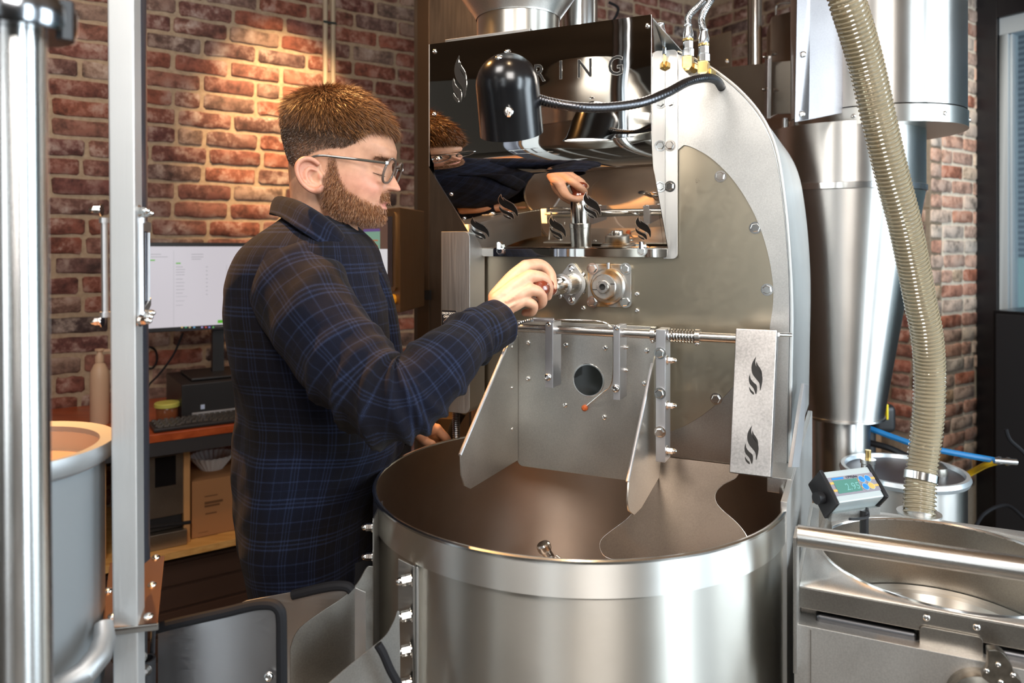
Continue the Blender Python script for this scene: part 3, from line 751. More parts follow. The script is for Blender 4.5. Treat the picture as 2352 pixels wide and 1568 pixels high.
inst('screw', ME_BTN, ROA, Lw(*PV(1260, 744, VS-.0225)), NV, scale=.9); inst('screw', ME_BTN, ROA, Lw(*PV(1258, 866, VS-.0225)), NV, scale=1.3)
a, b3 = bar(1408, 1424, 748, 918, VS-.022, 'door_bracket', .046)
inst('screw', ME_BTN, ROA, Lw(*PV(1417, 752, VS-.0225)), NV, scale=.9); inst('screw', ME_BTN, ROA, Lw(*PV(1414, 892, VS-.0225)), NV, scale=1.3)
a, b3 = bar(1506, 1528, 757, 1060, VS-.022, 'hinge_bar', .042)
for y in (811, 903, 992): inst('hex_bolt', ME_HEX, ROA, Lw(*PV(1516, y, VS-.0225)), NV, random.random(), .95)
for y in (825, 928, 1031): inst('acorn_nut', ME_ACORN, ROA, Lw(b3.x, VS-.008, PV(1530, y, VS).z), R3 @ Vector((1, 0, 0)), scale=.75)
for y in (797, 849): inst('acorn_nut', ME_ACORN, ROA, Lw(*(PV(1428, y, VS+.008))), R3 @ Vector((1, 0, 0)), scale=.55)
a = PV(1160, 792, VS); b3 = PV(1171, 742, VS)
mb = MB(MR); mb.box((a.x-.004, VS-.02, a.z), (b3.x, VS+.02, b3.z)); ob('door_bracket', mb, M_ALU, ROA, bevel=.001)
# spring
x0 = PV(1535, 768, VS).x; x1 = PV(1597, 772, VS).x; N = 9*14
mb = MB(MR); mb.tube([(x0+(x1-x0)*i/N, VS+.0118*math.cos(2*PI*9*i/N), zs+.0118*math.sin(2*PI*9*i/N)) for i in range(N+1)], .0016, 6); ob('spring', mb, M_CHROME, ROA)
# temperature probe wires: braided lead and thin rod
pts = [PV(1085, 772, VS), PV(1120, 765, VS-.01), PV(1165, 757, VS-.02), PV(1200, 740, VS-.02), PV(1228, 733, VS-.015)]
path = bez(pts, 14); mb = MB(MR); mb.tube(path, [.0032+.0008*(i % 2) for i in range(len(path))], 8); ob('braided_lead', mb, M_ZINC, ROA, smooth=20)
mb = MB(MR); mb.cyl(PV(1226, 733, VS-.015), PV(1272, 735, VS-.01), .0045, 12); ob('probe_sleeve', mb, M_ALU, ROA)
pts = [PV(1270, 734, VS-.01), PV(1330, 735, VS), PV(1378, 738, VS), PV(1400, 748, VS+.005), PV(1408, 770, VS+.01), PV(1408, 850, VS+.02), PV(1402, 885, VS+.03), PV(1385, 900, VS+.045), PV(1343, 936, VD-.004)]
mb = MB(MR); mb.tube(bez(pts, 6), .0016, 8); ob('probe_rod', mb, M_CHROME, ROA)
mb = MB(MR); mb.lathe([(.0065, 0), (.0065, .005), (.003, .009), (0, .009)], tuple(PV(1344, 936, VD-.003)), (0, -1, 0), 12); ob('probe_fitting', mb, mat('orange_fitting', (.55, .12, .03), .4), ROA)
# ---------------------------------------------------------------- counterweight cover with two emblems (leans forward at its foot)
vt, vb = .095, .02
A = PV(1690, 755, vt); B = PV(1785, 756, vt)
zbot = PV(1675, 1085, vb).z; C = PV(1675, 1085, vb); D = PV(1770, 1096, vb)
C.z = D.z = (C.z+D.z)/2; A.z = B.z = (A.z+B.z)/2
nrm = (B-A).cross(C-A).normalized(); nrm = nrm if nrm.y < 0 else -nrm
mb = MB(MR); mb.prism([A, B, D, C], -nrm*.028)
cv = ob('weight_cover', mb, speckled('orange_peel_steel', (.62, .60, .585), .34, 260, .16), ROA, bevel=.0018)
for (x0, y0, x1, y1) in [(1718, 818, 1750, 906), (1708, 976, 1741, 1066)]:
    q = [PP(a_, b_, A, nrm) for a_, b_ in ((x0, y1), (x1, y1), (x0, y0))]
    flame(cv, Lw(*q[0]), R3 @ (q[1]-q[0]), R3 @ ((C-A).normalized()*-abs((q[2]-q[0]).length)), R3 @ nrm, thick=.0008)
# right hand upright of the frame, latch rod
e0 = PV(1815, 700, VF-.004)
mb = MB(MR); mb.cyl(PV(1788, 768, .1), PV(1816, 769, .13), .0035, 10); ob('latch_pin', mb, M_CHROME, ROA)
a = PV(1775, 1098, VF-.06); 
mb = MB(MR); mb.box((.352, -.02, .30), (.362, VF+.5, 1.098)); ob('side_upright', mb, M_BV, ROA, bevel=.001)
mb = MB(MR); mb.box((PV(1775, 1090, VF).x, VF-.10, 1.072), (.36, VF, 1.10)); ob('corner_block', mb, M_SPL, ROA, bevel=.002)
lp = [PU(1838, 880, .365), PU(1849, 882, .365), PU(1826, 1072, .365), PU(1808, 1072, .365)]
mb = MB(MR); mb.prism([(.366, p.y, p.z) for p in lp], (.006, 0, 0)); ob('lever_arm', mb, M_ALU, ROA, bevel=.001)
# machine base (cabinet below)
mb = MB(MR); mb.box((uL+.01, VF+.19, 0), (uR-.01, VF+.62, 1.09)); ob('base_cabinet', mb, M_SPD, ROA, bevel=.004)
# oil lines: brass elbows, zinc fittings, braided hoses
def hosefit(px, py, vv, topx, topy, nm='oil_hose'):
    el = PV(px, py, vv)
    s = .0135
    mb = MB(MR); mb.box((el.x-s*.72, vv-.014, el.z-s*.4), (el.x+s*.72, vv+.008, el.z+s*1.15)); mb.cyl((el.x+.004, vv+.004, el.z-.002), (el.x+.010, VF-.004, el.z-.004), .0105, 6)
    mb.prism([(el.x-s*.72, vv-.014, el.z-s*.4), (el.x+s*.72, vv-.014, el.z-s*.4), (el.x+s*.3, vv-.014, el.z-s*1.0), (el.x-s*.3, vv-.014, el.z-s*1.0)], (0, .02, 0))
    ob('brass_elbow', mb, M_BRASS, ROA, bevel=.0015)
    z = el.z+s*1.15; o = (el.x, vv-.003, z)
    mb = MB(MR); mb.lathe([(.0105, 0), (.0115, .001), (.0115, .014), (.0098, .016), (.0098, .030), (0, .030)], o, n=6); mb.lathe([(.0102, .034), (.0105, .045), (.0075, .056), (.0085, .062), (.007, .0625)], o, n=10)
    ob('hose_fitting', mb, M_ZINC, ROA, bevel=.0005)
    mb = MB(MR); mb.lathe([(.0100, .030), (.0104, .031), (.0104, .0345), (.0100, .035)], o, n=24); ob('brass_ring', mb, M_BRASS, ROA)
    st = Vector((o[0], o[1], z+.058)); en = PV(topx, topy, vv+.02)
    pth = bez([st, st+(en-st)*.45+Vector((-.006, 0, .004)), en, en+(en-st)*.4+Vector((.01, 0, 0))], 22)
    mb = MB(MR); mb.tube(pth, [.0062+.0004*(i % 2) for i in range(len(pth))], 14); ob('braided_hose', mb, M_BRAID, ROA, smooth=25)
def braidmat():
    m, t, b = nt('steel_braid'); L = t.links.new; tc = node(t, 'ShaderNodeTexCoord')
    w = node(t, 'ShaderNodeTexChecker'); w.inputs['Scale'].default_value = 420; L(tc.outputs['Object'], w.inputs[0])
    c = ramp(t, w.outputs['Fac'], [(0, (.12, .12, .12, 1)), (1, (.75, .75, .76, 1))]); L(c.outputs[0], b.inputs['Base Color'])
    b.inputs['Metallic'].default_value = 1; b.inputs['Roughness'].default_value = .3; return m
M_BRAID = braidmat()
hosefit(1581, 150, VF-.02, 1598, 20); hosefit(1617, 162, VF-.03, 1621, 20); hosefit(1518, 146, VF-.022, 1522, 82)
# ================================================================ COOLING TRAY
TRAY = empty('cooling_tray', (T0.x, T0.y, 0), 'large round brushed steel cooling tray with a bright rim band', 'cooling tray')
mb = MB(MR)
mb.lathe([(TR-.006, RIMZ-.30), (TR-.006, RIMZ-.28), (TR-.006, RIMZ-.001)], n=160)
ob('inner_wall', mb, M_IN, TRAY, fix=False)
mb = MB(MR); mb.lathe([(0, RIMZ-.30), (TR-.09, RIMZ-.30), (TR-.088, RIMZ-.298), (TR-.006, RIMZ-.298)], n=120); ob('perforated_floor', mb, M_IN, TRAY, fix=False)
mb = MB(MR); mb.lathe([(TR-.006, RIMZ-.002), (TR-.0045, RIMZ+.0012), (TR-.001, RIMZ+.0018), (TR+.0015, RIMZ), (TR+.0015, RIMZ-.003), (TR-.002, RIMZ-.004)], n=200)
ob('rolled_rim', mb, M_EDGE, TRAY)
mb = MB(MR); mb.lathe([(TR, RIMZ-.002), (TR+.0005, RIMZ-.049), (TR-.003, RIMZ-.050)], n=200); ob('rim_band', mb, M_BAND, TRAY)
a0 = 0
mb = MB(MR); mb.lathe([(TR-.0035, RIMZ-.048), (TR-.0035, .46), (TR-.02, .44)], n=200); ob('outer_wall', mb, M_DRUM, TRAY)
mb = MB(MR); mb.lathe([(TR-.05, .46), (TR-.05, .02), (0, .02)], n=60); mb.lathe([(TR-.02, 0), (TR-.02, .03), (0, .03)], n=60); ob('pedestal', mb, M_SPD, TRAY)
# deflector sheet dropping from the face into the tray, lobed edges
dn_ = Vector((0, -.9, .42)).normalized()
p0 = Vector((0, VF-.003, zb+.0))
lob = [(1478, 1100), (1475, 1130), (1458, 1168), (1440, 1192), (1395, 1226), (1380, 1243), (1380, 1262), (1395, 1280), (1440, 1290), (1475, 1297)]
rgt = [(1740, 1298), (1728, 1262), (1712, 1225), (1690, 1198), (1658, 1170), (1644, 1150), (1645, 1130), (1662, 1112), (1692, 1096), (1700, 1080)]
q = [PP(x, y, p0, dn_) for x, y in lob+rgt]; q = bez([q[i] for i in range(len(lob))], 4)+bez([q[i] for i in range(len(lob), len(q))], 4)
topl = PP(1478, 1046, p0, dn_); topr = PP(1700, 1066, p0, dn_)
mb = MB(MR); mb.prism([Vector((topl.x, VF-.003, zb))]+q+[Vector((topr.x, VF-.003, zb))], dn_*.002)
ob('deflector_sheet', mb, speckled('deflector_steel', (.22, .175, .14), .34), TRAY, bevel=.0005)
for seg_ in (q[4:len(lob)*4-6], q[len(lob)*4-2:-4]):
    mb = MB(MR); mb.tube([p+dn_*.001 for p in seg_], .0009, 6); ob('deflector_edge', mb, M_EDGE, TRAY)
# stirrer arm seen over the front rim
c = PZ(1262, 1300, RIMZ-.20)
mb = MB(MR); sp1 = PZ(1252, 1262, RIMZ-.15); sp2 = PZ(1275, 1300, RIMZ-.19)
mb.tube([sp1, sp1*.7+sp2*.3, sp2, sp2+Vector((.05, -.02, -.08))], [.010, .0095, .0095, .0095], 16); mb.lathe([(0, -.002), (.012, -.002), (.0135, .002), (.0135, .010), (.011, .013), (0, .013)], tuple(sp1), (-.3, -.2, .9), 24)
ob('stirrer_arm', mb, M_CHROME, TRAY)
mb = MB(MR); e = PZ(1300, 1290, RIMZ-.19); mb.cyl(sp1+Vector((.012, 0, -.012)), e, .003, 8); mb.cyl(sp1+Vector((.020, .0, -.012)), sp1+Vector((.028, 0, -.016)), .007, 12); mb.cyl((0, 0, RIMZ-.30), (0, 0, RIMZ-.20), .03, 24); mb.cyl((0, 0, RIMZ-.22), sp2, .01, 12)
ob('stirrer_spoke', mb, M_CHROME, TRAY)
# door flange on the drum's left with cap nuts
def onZ(px, py, Yd): return MRI @ P(px, py, Yd)
Yf = 1.075
a = onZ(905, 1312, Yf); b_ = onZ(948, 1312, Yf-.005)
def quadY(pxs, Yd, thick, name, m, parent, bevel=.0008, tilt=0, extra=None, **k):
    """flat sheet at depth Yd (tilt: change of depth per 100 px to the right)"""
    pp = [P(x, y, Yd+tilt*(x-pxs[0][0])/100) for x, y in pxs]
    mb = MB(); nn = Vector((0, 0, 0))
    for i in range(len(pp)): nn += pp[i].cross(pp[(i+1) % len(pp)])
    nn.normalize(); nn = nn if nn.y > 0 else -nn
    mb.prism(pp, nn*thick); return ob(name, mb, m, parent, bevel=bevel, **k), pp, nn
fl, pp, nn = quadY([(914, 1283), (950, 1300), (950, 1640), (914, 1640)], 1.10, .003, 'door_flange', M_BR, TRAY, tilt=-.02)
mb = MB(); mb.prism([P(948, 1299, 1.075), P(954, 1300, 1.075), P(954, 1640, 1.075), P(948, 1640, 1.075)], (0, .05, 0)); ob('seam_lip', mb, M_CHROME, TRAY, bevel=.0006)
mb = MB(); mb.prism([P(956, 1302, 1.08), P(961, 1304, 1.08), P(961, 1640, 1.08), P(956, 1640, 1.08)], (0, .05, 0)); ob('seam_lip', mb, M_BV, TRAY, bevel=.0006)
for y in (1329, 1411, 1490, 1566): inst('acorn_nut', ME_ACORN, TRAY, P(944, y, 1.085), (-.93, -.30, -.08), scale=.95)
# ================================================================ BEAN GATE (sheet metal doors left of the tray)
GATE = empty('discharge_gate', P(700, 1568, 1.15).xy.to_3d(), 'satin steel discharge door sheets with black edge trim left of the tray', 'metal door')
M_GATE = brushed('gate_brushed_steel', (.52, .51, .52), .33, (30, 30, 260), .10, .06)
M_GATEL = brushed('gate_light_steel', (.74, .75, .75), .35, (4, 4, 200), .08, .03)
def sm(pts, n=4): return [(p.x, p.y) for p in bez([(a, b, 0) for a, b in pts], n)]
BOT = 1760
pl, pp, nn = quadY([(362, BOT), (362, 1447)]+sm([(400, 1438), (520, 1412), (560, 1400), (590, 1394), (620, 1394), (636, 1402), (641, 1420)])+[(643, 1500), (643, BOT)], 1.02, .002, 'front_door_sheet', M_GATE, GATE, tilt=-.012)
ed = [(352, 1445), (400, 1432), (520, 1405), (560, 1395), (595, 1388), (625, 1388), (640, 1398), (646, 1420), (647, 1500), (649, BOT)]
mb = MB(); mb.tube(bez([P(x, y, 1.018-.012*(x-362)/100) for x, y in ed], 6), .0072, 10); ob('rubber_edge_trim', mb, M_RUB, pl)
bl, pp, nn = quadY([(551, 1500), (551, 1392), (556, 1383), (566, 1379), (740, 1346), (780, 1342), (806, 1345), (840, 1360), (840, BOT), (560, BOT)], 1.16, .002, 'rear_door_sheet', M_GATEL, GATE, tilt=-.01)
mb = MB(); mb.tube(bez([P(x, y, 1.16-.01*(x-551)/100-.001) for x, y in [(672, 1366), (740, 1350), (775, 1345), (798, 1347), (808, 1356)]], 8), .0075, 10); ob('rubber_edge_trim', mb, M_RUB, bl)
cv2 = sm([(668, BOT), (666, 1520), (669, 1480), (682, 1450), (705, 1428), (745, 1400), (790, 1370), (820, 1340), (840, 1306), (848, 1300)], 5)
quadY(cv2+[(858, 1300), (858, BOT)], 1.09, .002, 'curved_door_sheet', M_SPD, GATE, tilt=.03)
cv3 = sm([(742, 1580), (800, 1530), (850, 1490), (885, 1460), (905, 1425), (912, 1405), (917, 1404)], 5)
quadY([(742, BOT)]+cv3+[(919, 1500), (919, BOT)], 1.03, .002, 'lower_door_sheet', M_SPL, GATE, tilt=.02)
mb = MB(); mb.tube(bez([P(x, y, 1.02) for x, y in [(868, 1480), (880, 1500), (895, 1535), (925, 1600), (930, 1700)]], 6), .006, 10); ob('rubber_edge_trim', mb, M_RUB, GATE)
mb = MB(); mb.prism([P(856, 1190, 1.16), P(859, 1190, 1.16), P(859, BOT, 1.16), P(856, BOT, 1.16)], (0, .08, 0)); ob('hinge_plate', mb, M_BR, GATE)
for y in (1210, 1278): inst('acorn_nut', ME_ACORN, GATE, P(857, y, 1.16), (-1, -.05, 0), scale=.75)
inst('screw', ME_BTN, GATE, P(617, 1553, .985), (0, -1, 0), scale=1.1)
mb = MB(); gp = P(700, 1700, 1.1); mb.box((P(380, 0, 1.0).x, .98, 0), (P(900, 0, 1.0).x, 1.2, .72)); ob('support_box', mb, M_SPD, GATE, bevel=.003)
# ================================================================ TRIER (sampling scoop) held in the right hand
tx, tz = tc0.x, tc0.z
TRI = empty('sample_trier', Lw(tx, .1, tz), 'polished sampling trier with red varnished wooden handle gripped in his right hand', 'coffee trier')
mb = MB(MR); mb.lathe([(0, 0), (.0185, 0), (.0185, .062), (.017, .065)], (tx, VF-.066, tz), (0, -1, 0), 36); ob('trier_tube', mb, M_CHROME, TRI)
mb = MB(MR); mb.lathe([(.0165, 0), (.0185, .003), (.0188, .010), (.0165, .018), (.0135, .024), (.0165, .034), (.0195, .046), (.0185, .056), (.012, .064), (0, .066)], (tx, VF-.131, tz), (0, -1, 0), 32); ob('wooden_handle', mb, M_WOODRED, TRI)
lk = inst('locking_pin', ME_BTN, TRI, Lw(tx, VF-.072, tz-.018), (0, 0, -1)); lk.scale = (.5, .5, 2.4)
# ================================================================ WORK LAMP
lc = P(1165, 215, 1.165)
LAMP = empty('work_lamp', P(1655, 200, 1.4), 'gloss black dome work lamp on a flexible gooseneck before the mirror hood', 'lamp')
top_ = P(1159, 122, 1.135); ax = Vector((.085, .40, -.91)).normalized()
Rl = .0495
mb = MB(); H = .126
pr = [(0, 0)]+[(Rl*math.sin(a), Rl*(1-math.cos(a))) for a in [PI/2*i/14 for i in range(1, 15)]]+[(Rl*1.01, .085), (Rl*1.03, H), (Rl*.97, H), (Rl*.95, .09), (0, .088)]
mb.lathe(pr, tuple(top_), tuple(ax), 64); ob('lamp_shade', mb, M_BLACK, LAMP)
mb = MB(); mb.lathe([(0, 0), (Rl*.93, 0)], tuple(top_+ax*(H-.012)), tuple(-ax), 40)
M_LED, _t, _b = nt('led_disc'); _b.inputs['Emission Color'].default_value = (1, .97, .92, 1); _b.inputs['Emission Strength'].default_value = 14; _b.inputs['Base Color'].default_value = (.9, .9, .9, 1)
ob('led_disc', mb, M_LED, LAMP)
lp_ = P(1148, 134, 1.125)
inst('screw', ME_BTN, LAMP, P(1146, 133, 1.125), (-.2, -.6, .8), scale=1.1); inst('screw', ME_BTN, LAMP, P(1166, 119, 1.165), (0, -.1, 1), scale=.9)
sw = P(1168, 257, 1.165-Rl+.002); mb = MB(); mb.lathe([(0, 0), (.0072, 0), (.0072, .004), (.005, .006), (.005, .010), (0, .010)], tuple(sw), (0, -1, 0), 12); mb.tube([sw+Vector((0, -.008, 0)), sw+Vector((.0005, -.018, -.004)), sw+Vector((.0005, -.020, -.010))], [.0022, .002, .0028], 10)
ob('toggle_switch', mb, M_CHROME, LAMP)
g = [P(1222, 222, 1.165), P(1262, 235, 1.16), P(1330, 246, 1.16), P(1400, 246, 1.18), P(1470, 236, 1.2), P(1530, 214, 1.24), P(1580, 188, 1.29), P(1620, 179, 1.33), P(1645, 184, 1.37), P(1657, 200, 1.42), Lw(*PV(1659, 204, VF))]
pth = bez(g, 26); mb = MB(); mb.tube(pth, [.0076 if i % 3 else .0081 for i in range(len(pth))], 16); ob('gooseneck', mb, M_PIPEB, LAMP, smooth=30)
mb = MB(); mb.cyl(P(1218, 220, 1.165), P(1236, 226, 1.163), .0095, 20, .0085); ob('neck_socket', mb, M_BLKP, LAMP)
ls = bpy.data.lights.new('work_lamp_led', 'SPOT'); ls.energy = 3; ls.color = (1, .95, .86); ls.spot_size = math.radians(95); ls.spot_blend = .7; ls.shadow_soft_size = .04
lo = bpy.data.objects.new('work_lamp_led', ls); COL.objects.link(lo); lo.location = top_+ax*(H+.004); lo.rotation_euler = ax.to_track_quat('-Z', 'Y').to_euler()
# ================================================================ CONTROL BOX with the override button
CB = empty('control_box', Lw(uL-.04, .2, 0).xy.to_3d()+Vector((0, 0, 1.09)), 'narrow brushed steel control box with a DROP DOOR OVERRIDE button left of the roaster', 'control box')
vc = .12
a = PV(1013, 944, vc); b_ = PV(1079, 531, vc)
mb = MB(MR); mb.plate(rrect(a.x, a.z, b_.x, b_.z, .014, corners=(1, 0, 0, 1)), vc, vc+.07); ob('box_body', mb, M_BV, CB, bevel=.0012)
a = PV(1015, 756, vc-.001); b_ = PV(1048, 713, vc-.001)
mb = MB(MR); mb.plate(rrect(a.x, a.z, b_.x, b_.z, .0025), vc-.0018, vc); bp_ = ob('button_plate', mb, M_BLKP, CB)
q = PV(1031, 716, vc-.002); w_ = b_.x-a.x
text('lettering', 'DROP DOOR', Lw((a.x+b_.x)/2, vc-.002, PV(1031, 722, vc).z), UX, UZ, NV, mat('white_print', (.85, .85, .82), .5), bp_, size=.0072, align='CENTER', sx=.78)
text('lettering', 'OVERRIDE', Lw((a.x+b_.x)/2, vc-.002, PV(1031, 729.5, vc).z), UX, UZ, NV, bpy.data.materials['white_print'], bp_, size=.0072, align='CENTER', sx=.78)
q = PV(1031, 740, vc); mb = MB(MR); mb.lathe([(.0095, 0), (.0098, .003), (.0085, .008), (.005, .0115), (0, .0125)], (q.x, vc-.001, q.z), (0, -1, 0), 28); ob('push_button', mb, M_CHROME, bp_)
c1 = PV(1048, 944, vc+.03); mb = MB(MR)
pth = [Vector((c1.x, vc+.03, c1.z-.0022*i)) for i in range(48)]; mb.tube(pth, [.0085 if i % 2 else .0070 for i in range(48)], 12); ob('conduit', mb, M_PIPEB, CB, smooth=25)
# ================================================================ LEFT FOREGROUND
def cylY(mb, a, b, r, n=32): mb.cyl(a, b, r, n)
# thick round tube with a bolted flange near the top
FPI = empty('transport_pipe', (-.44, .62, 0), 'thick polished steel pipe with a flange ring near its top, leftmost in the foreground', 'pipe')
Yp = .62; a = P(52, 1800, Yp); b = P(36, 60, Yp); R1 = 62*Yp/FP
mb = MB(); d = (a-b).normalized(); mb.cyl(a+d*.6, b, R1, 64); ob('pipe_tube', mb, M_CHROME2, FPI)
mb = MB(); c = P(36, 62, Yp); mb.lathe([(R1, -.006), (R1*1.9, -.006), (R1*2.0, .0), (R1*2.0, .014), (R1*1.9, .020), (R1, .020)], tuple(c), (0, 0, 1), 64)
mb.lathe([(R1*1.2, .014), (R1*1.15, .5), (0, .5)], tuple(c), (0, 0, 1), 48)
ob('pipe_flange', mb, mat('dark_polished_flange', (.30, .31, .33), .16, 1), FPI)
mb = MB(); mb.cyl(P(150, 60, Yp)+Vector((0, 0, -.012)), P(150, 60, Yp)+Vector((0, 0, .02)), .007, 6); ob('flange_bolt', mb, M_BLKP, FPI)
# square post
POST = empty('square_post', P(285, 1568, .9).xy.to_3d(), 'square stainless steel tube post standing full height in the left foreground', 'post')
Yq = .90
mb = MB(); w = 62*Yq/FP
t0, t1 = P(245, -120, Yq), P(307, -120, Yq); b0, b1 = P(258, 1408, Yq), P(317, 1408, Yq)
k = (b0-t0)/(t0.z-b0.z)
def postx(z, c0, c1): t = (c0.z-z)/(c0.z-c1.z); return c0+(c1-c0)*t
zz0, zz1 = t0.z, .0
A0, A1 = postx(zz0, t0, b0), postx(zz0, t1, b1); B0, B1 = postx(zz1, t0, b0), postx(zz1, t1, b1)
mb.add([A0, A1, A1+Vector((-.0165, .05, 0)), A0+Vector((-.0165, .05, 0)), B0, B1, B1+Vector((-.0165, .05, 0)), B0+Vector((-.0165, .05, 0))], [(0, 1, 2, 3), (4, 7, 6, 5), (0, 4, 5, 1), (1, 5, 6, 2), (2, 6, 7, 3), (3, 7, 4, 0)])
ob('post_tube', mb, brushed('pale_post_steel', (.74, .75, .75), .52, (200, 200, 3), .08, .02, .05), POST, bevel=.003)
# hinge rods with cap nuts either side of the post
for x, s in ((240, -1), (322, 1)):
    mb = MB(); mb.cyl(P(x, 512, .93), P(x+2, 718, .93), .0042, 14); mb.cyl(P(x, 500, .93), P(x, 512, .93), .0062, 14); mb.cyl(P(x+2, 716, .93), P(x+2, 728, .93), .0062, 14); ob('hinge_rod', mb, M_ALU, POST)
mb = MB(); mb.cyl(P(341, 534, .99), P(341, 690, .99), .0022, 8); ob('hinge_rod', mb, M_ALU, POST)
for x, y, s, Y in [(226, 482, -1, .93), (228, 738, -1, .93), (326, 484, 1, .92), (336, 490, 1, .95), (330, 736, 1, .90), (334, 727, 1, .93), (340, 718, 1, .97)]:
    inst('acorn_nut', ME_ACORN, POST, P(x-8*s, y, Y), (s, -.15, 0), scale=.62)
mb = MB(); mb.prism([P(322, 505, .95), P(343, 512, 1.0), P(343, 532, 1.0), P(322, 530, .95)], (.002, .001, 0)); mb.prism([P(326, 712, .95), P(343, 684, 1.0), P(343, 700, 1.0), P(328, 735, .95)], (.002, .001, 0)); ob('hinge_tab', mb, M_SPL, POST)
mb = MB(); mb.prism([P(318, -60, .955), P(325, -60, .99), P(334, 1290, .99), P(322, 1300, .955)], (.0015, .01, 0)); ob('rear_strip', mb, mat('tinted_guard_strip', (.10, .10, .12), .25, .6), POST)
# shelf plate welded on the post
zp = 1.04
def Pz(px, py, z): Y = (CZ-z)*FP/(py-HY); return P(px, py, Y)
q = [Pz(252, 1292, zp), Pz(378, 1275, zp), Pz(362, 1432, zp), Pz(232, 1447, zp)]
mb = MB(); mb.prism(q, (0, 0, -.004)); ob('bracket_plate', mb, mat('brick_reflection_steel', (.62, .40, .27), .22, 1), POST, bevel=.0008)  # orange reflection of the bricks is put into the plain steel's colour
mb = MB(); mb.prism([q[3], q[2], q[2]+Vector((0, 0, -.008)), q[3]+Vector((0, 0, -.008))], (0, .003, 0)); ob('plate_lip', mb, M_BR, POST, bevel=.0005)
for x, y in [(358, 1280), (322, 1287), (349, 1343), (341, 1415), (248, 1357), (232, 1432), (259, 1415), (309, 1403)]:
    inst('screw', ME_BTN, POST, Pz(x, y, zp), (0, 0, 1), scale=1.0)
# small clamp cylinder under the plate
CLP = empty('clamp_fitting', P(333, 1560, .98).xy.to_3d()+Vector((0, 0, .93-.2)), 'small steel tube clamp with a bolt hanging below the bracket plate', 'clamp')
mb = MB(); c = P(333, 1512, .98); mb.lathe([(.013, 0), (.013, .05), (.010, .05), (.010, -.3), (.013, -.3), (.013, 0)], tuple(c+Vector((0, 0, -.05))), (0, 0, 1), 28); ob('clamp_tube', mb, M_BLKP, CLP)
mb = MB(); mb.cyl(P(333, 1440, .98), P(333, 1512, .98), .003, 8); mb.cyl(P(352, 1440, 1.0), P(350, 1500, 1.0), .0035, 8); ob('clamp_rod', mb, M_PIPEB, CLP)
inst('acorn_nut', ME_ACORN, CLP, P(336, 1538, .965), (0, -1, 0), scale=.6); inst('acorn_nut', ME_ACORN, CLP, P(325, 1508, .965), (.2, -1, .3), scale=.6)
# grey canister behind the pipe
CAN = empty('grey_canister', (-.56, .9, .7), 'grey cylindrical canister with a pale rim and open brown top behind the pipe', 'canister')
cc_ = Vector(((-8-HX)*.9/FP, .9, 0)); Rc = .128; zc = 1.256
M_GREY = mat('grey_powder_coat', (.19, .205, .215), .5)
mb = MB(); mb.lathe([(Rc-.012, zc-.012), (Rc-.012, zc-.42), (Rc-.03, zc-.52), (Rc-.06, zc-.58), (0, zc-.58)], tuple(cc_), n=80); ob('canister_body', mb, M_GREY, CAN)
mb = MB(); mb.lathe([(Rc-.016, zc-.012), (Rc-.018, zc), (Rc, zc+.003), (Rc+.002, zc-.006), (Rc-.002, zc-.018), (Rc-.012, zc-.024)], tuple(cc_), n=80); ob('canister_rim', mb, mat('cast_aluminium', (.40, .41, .42), .5, .9), CAN)
mb = MB(); mb.lathe([(Rc-.016, zc-.002), (Rc-.02, zc-.03), (0, zc-.03)], tuple(cc_), n=60); ob('inner_lid', mb, mat('tan_inner_lid', (.46, .26, .15), .45), CAN)
mb = MB(); mb.lathe([(Rc-.012, zc-.30), (Rc, zc-.31), (Rc+.002, zc-.335), (Rc-.012, zc-.345)], tuple(cc_), n=80)
for i in range(10):
    pass
ob('clamp_band', mb, bpy.data.materials['cast_aluminium'], CAN)
mb = MB(); mb.prism([Pz(228, 1024, 1.256), P(262, 1018, .94), P(262, 1042, .94), P(232, 1052, .90)], (0, .01, 0)); ob('mounting_lug', mb, bpy.data.materials['cast_aluminium'], CAN, bevel=.002)
mb = MB(); mb.tube([P(238, 1430, .88), P(240, 1465, .87), P(228, 1505, .85), P(195, 1545, .83), P(150, 1575, .82), P(90, 1600, .82)], [.010, .012, .014, .014, .014, .014], 12); ob('outlet_arm', mb, bpy.data.materials['cast_aluminium'], CAN)
# ================================================================ machine seen only in the hood's reflection (beside the camera)
DST = empty('destoner', (-1.15, .15, 0), 'tall stainless destoner drum with elbow pipe left of the camera, mirrored in the hood', 'machine')
mb = MB(); mb.lathe([(.30, 1.45), (.30, 2.05), (.28, 2.12), (.12, 2.3), (0, 2.3)], (-1.15, .0, 0), n=64); mb.lathe([(0, 1.0), (.10, 1.02), (.30, 1.45)], (-1.15, .0, 0), n=64); ob('drum', mb, M_DRUM, DST)
mb = MB(); mb.lathe([(.30, 1.98), (.33, 1.985), (.33, 2.02), (.30, 2.03)], (-1.15, 0, 0), n=64); ob('drum_band', mb, M_CHROME, DST)
mb = MB(); mb.tube(bez([(-.9, -.1, 1.85), (-.62, -.2, 1.85), (-.48, -.25, 1.78), (-.44, -.27, 1.6), (-.44, -.27, .0)], 8), .055, 28); ob('elbow_pipe', mb, M_CHROME, DST)
mb = MB(); mb.tube(bez([(-.30, -.75, .0), (-.30, -.75, 1.9), (-.26, -.76, 2.05), (-.1, -.78, 2.12), (.4, -.8, 2.12)], 8), .06, 28); ob('riser_pipe', mb, M_CHROME, DST)
for x, y in ((-1.35, -.15), (-.95, -.15), (-1.15, .2)):
    mb = MB(); mb.cyl((x, y, 0), (x, y, 1.5), .02, 12); ob('leg', mb, M_BV, DST)
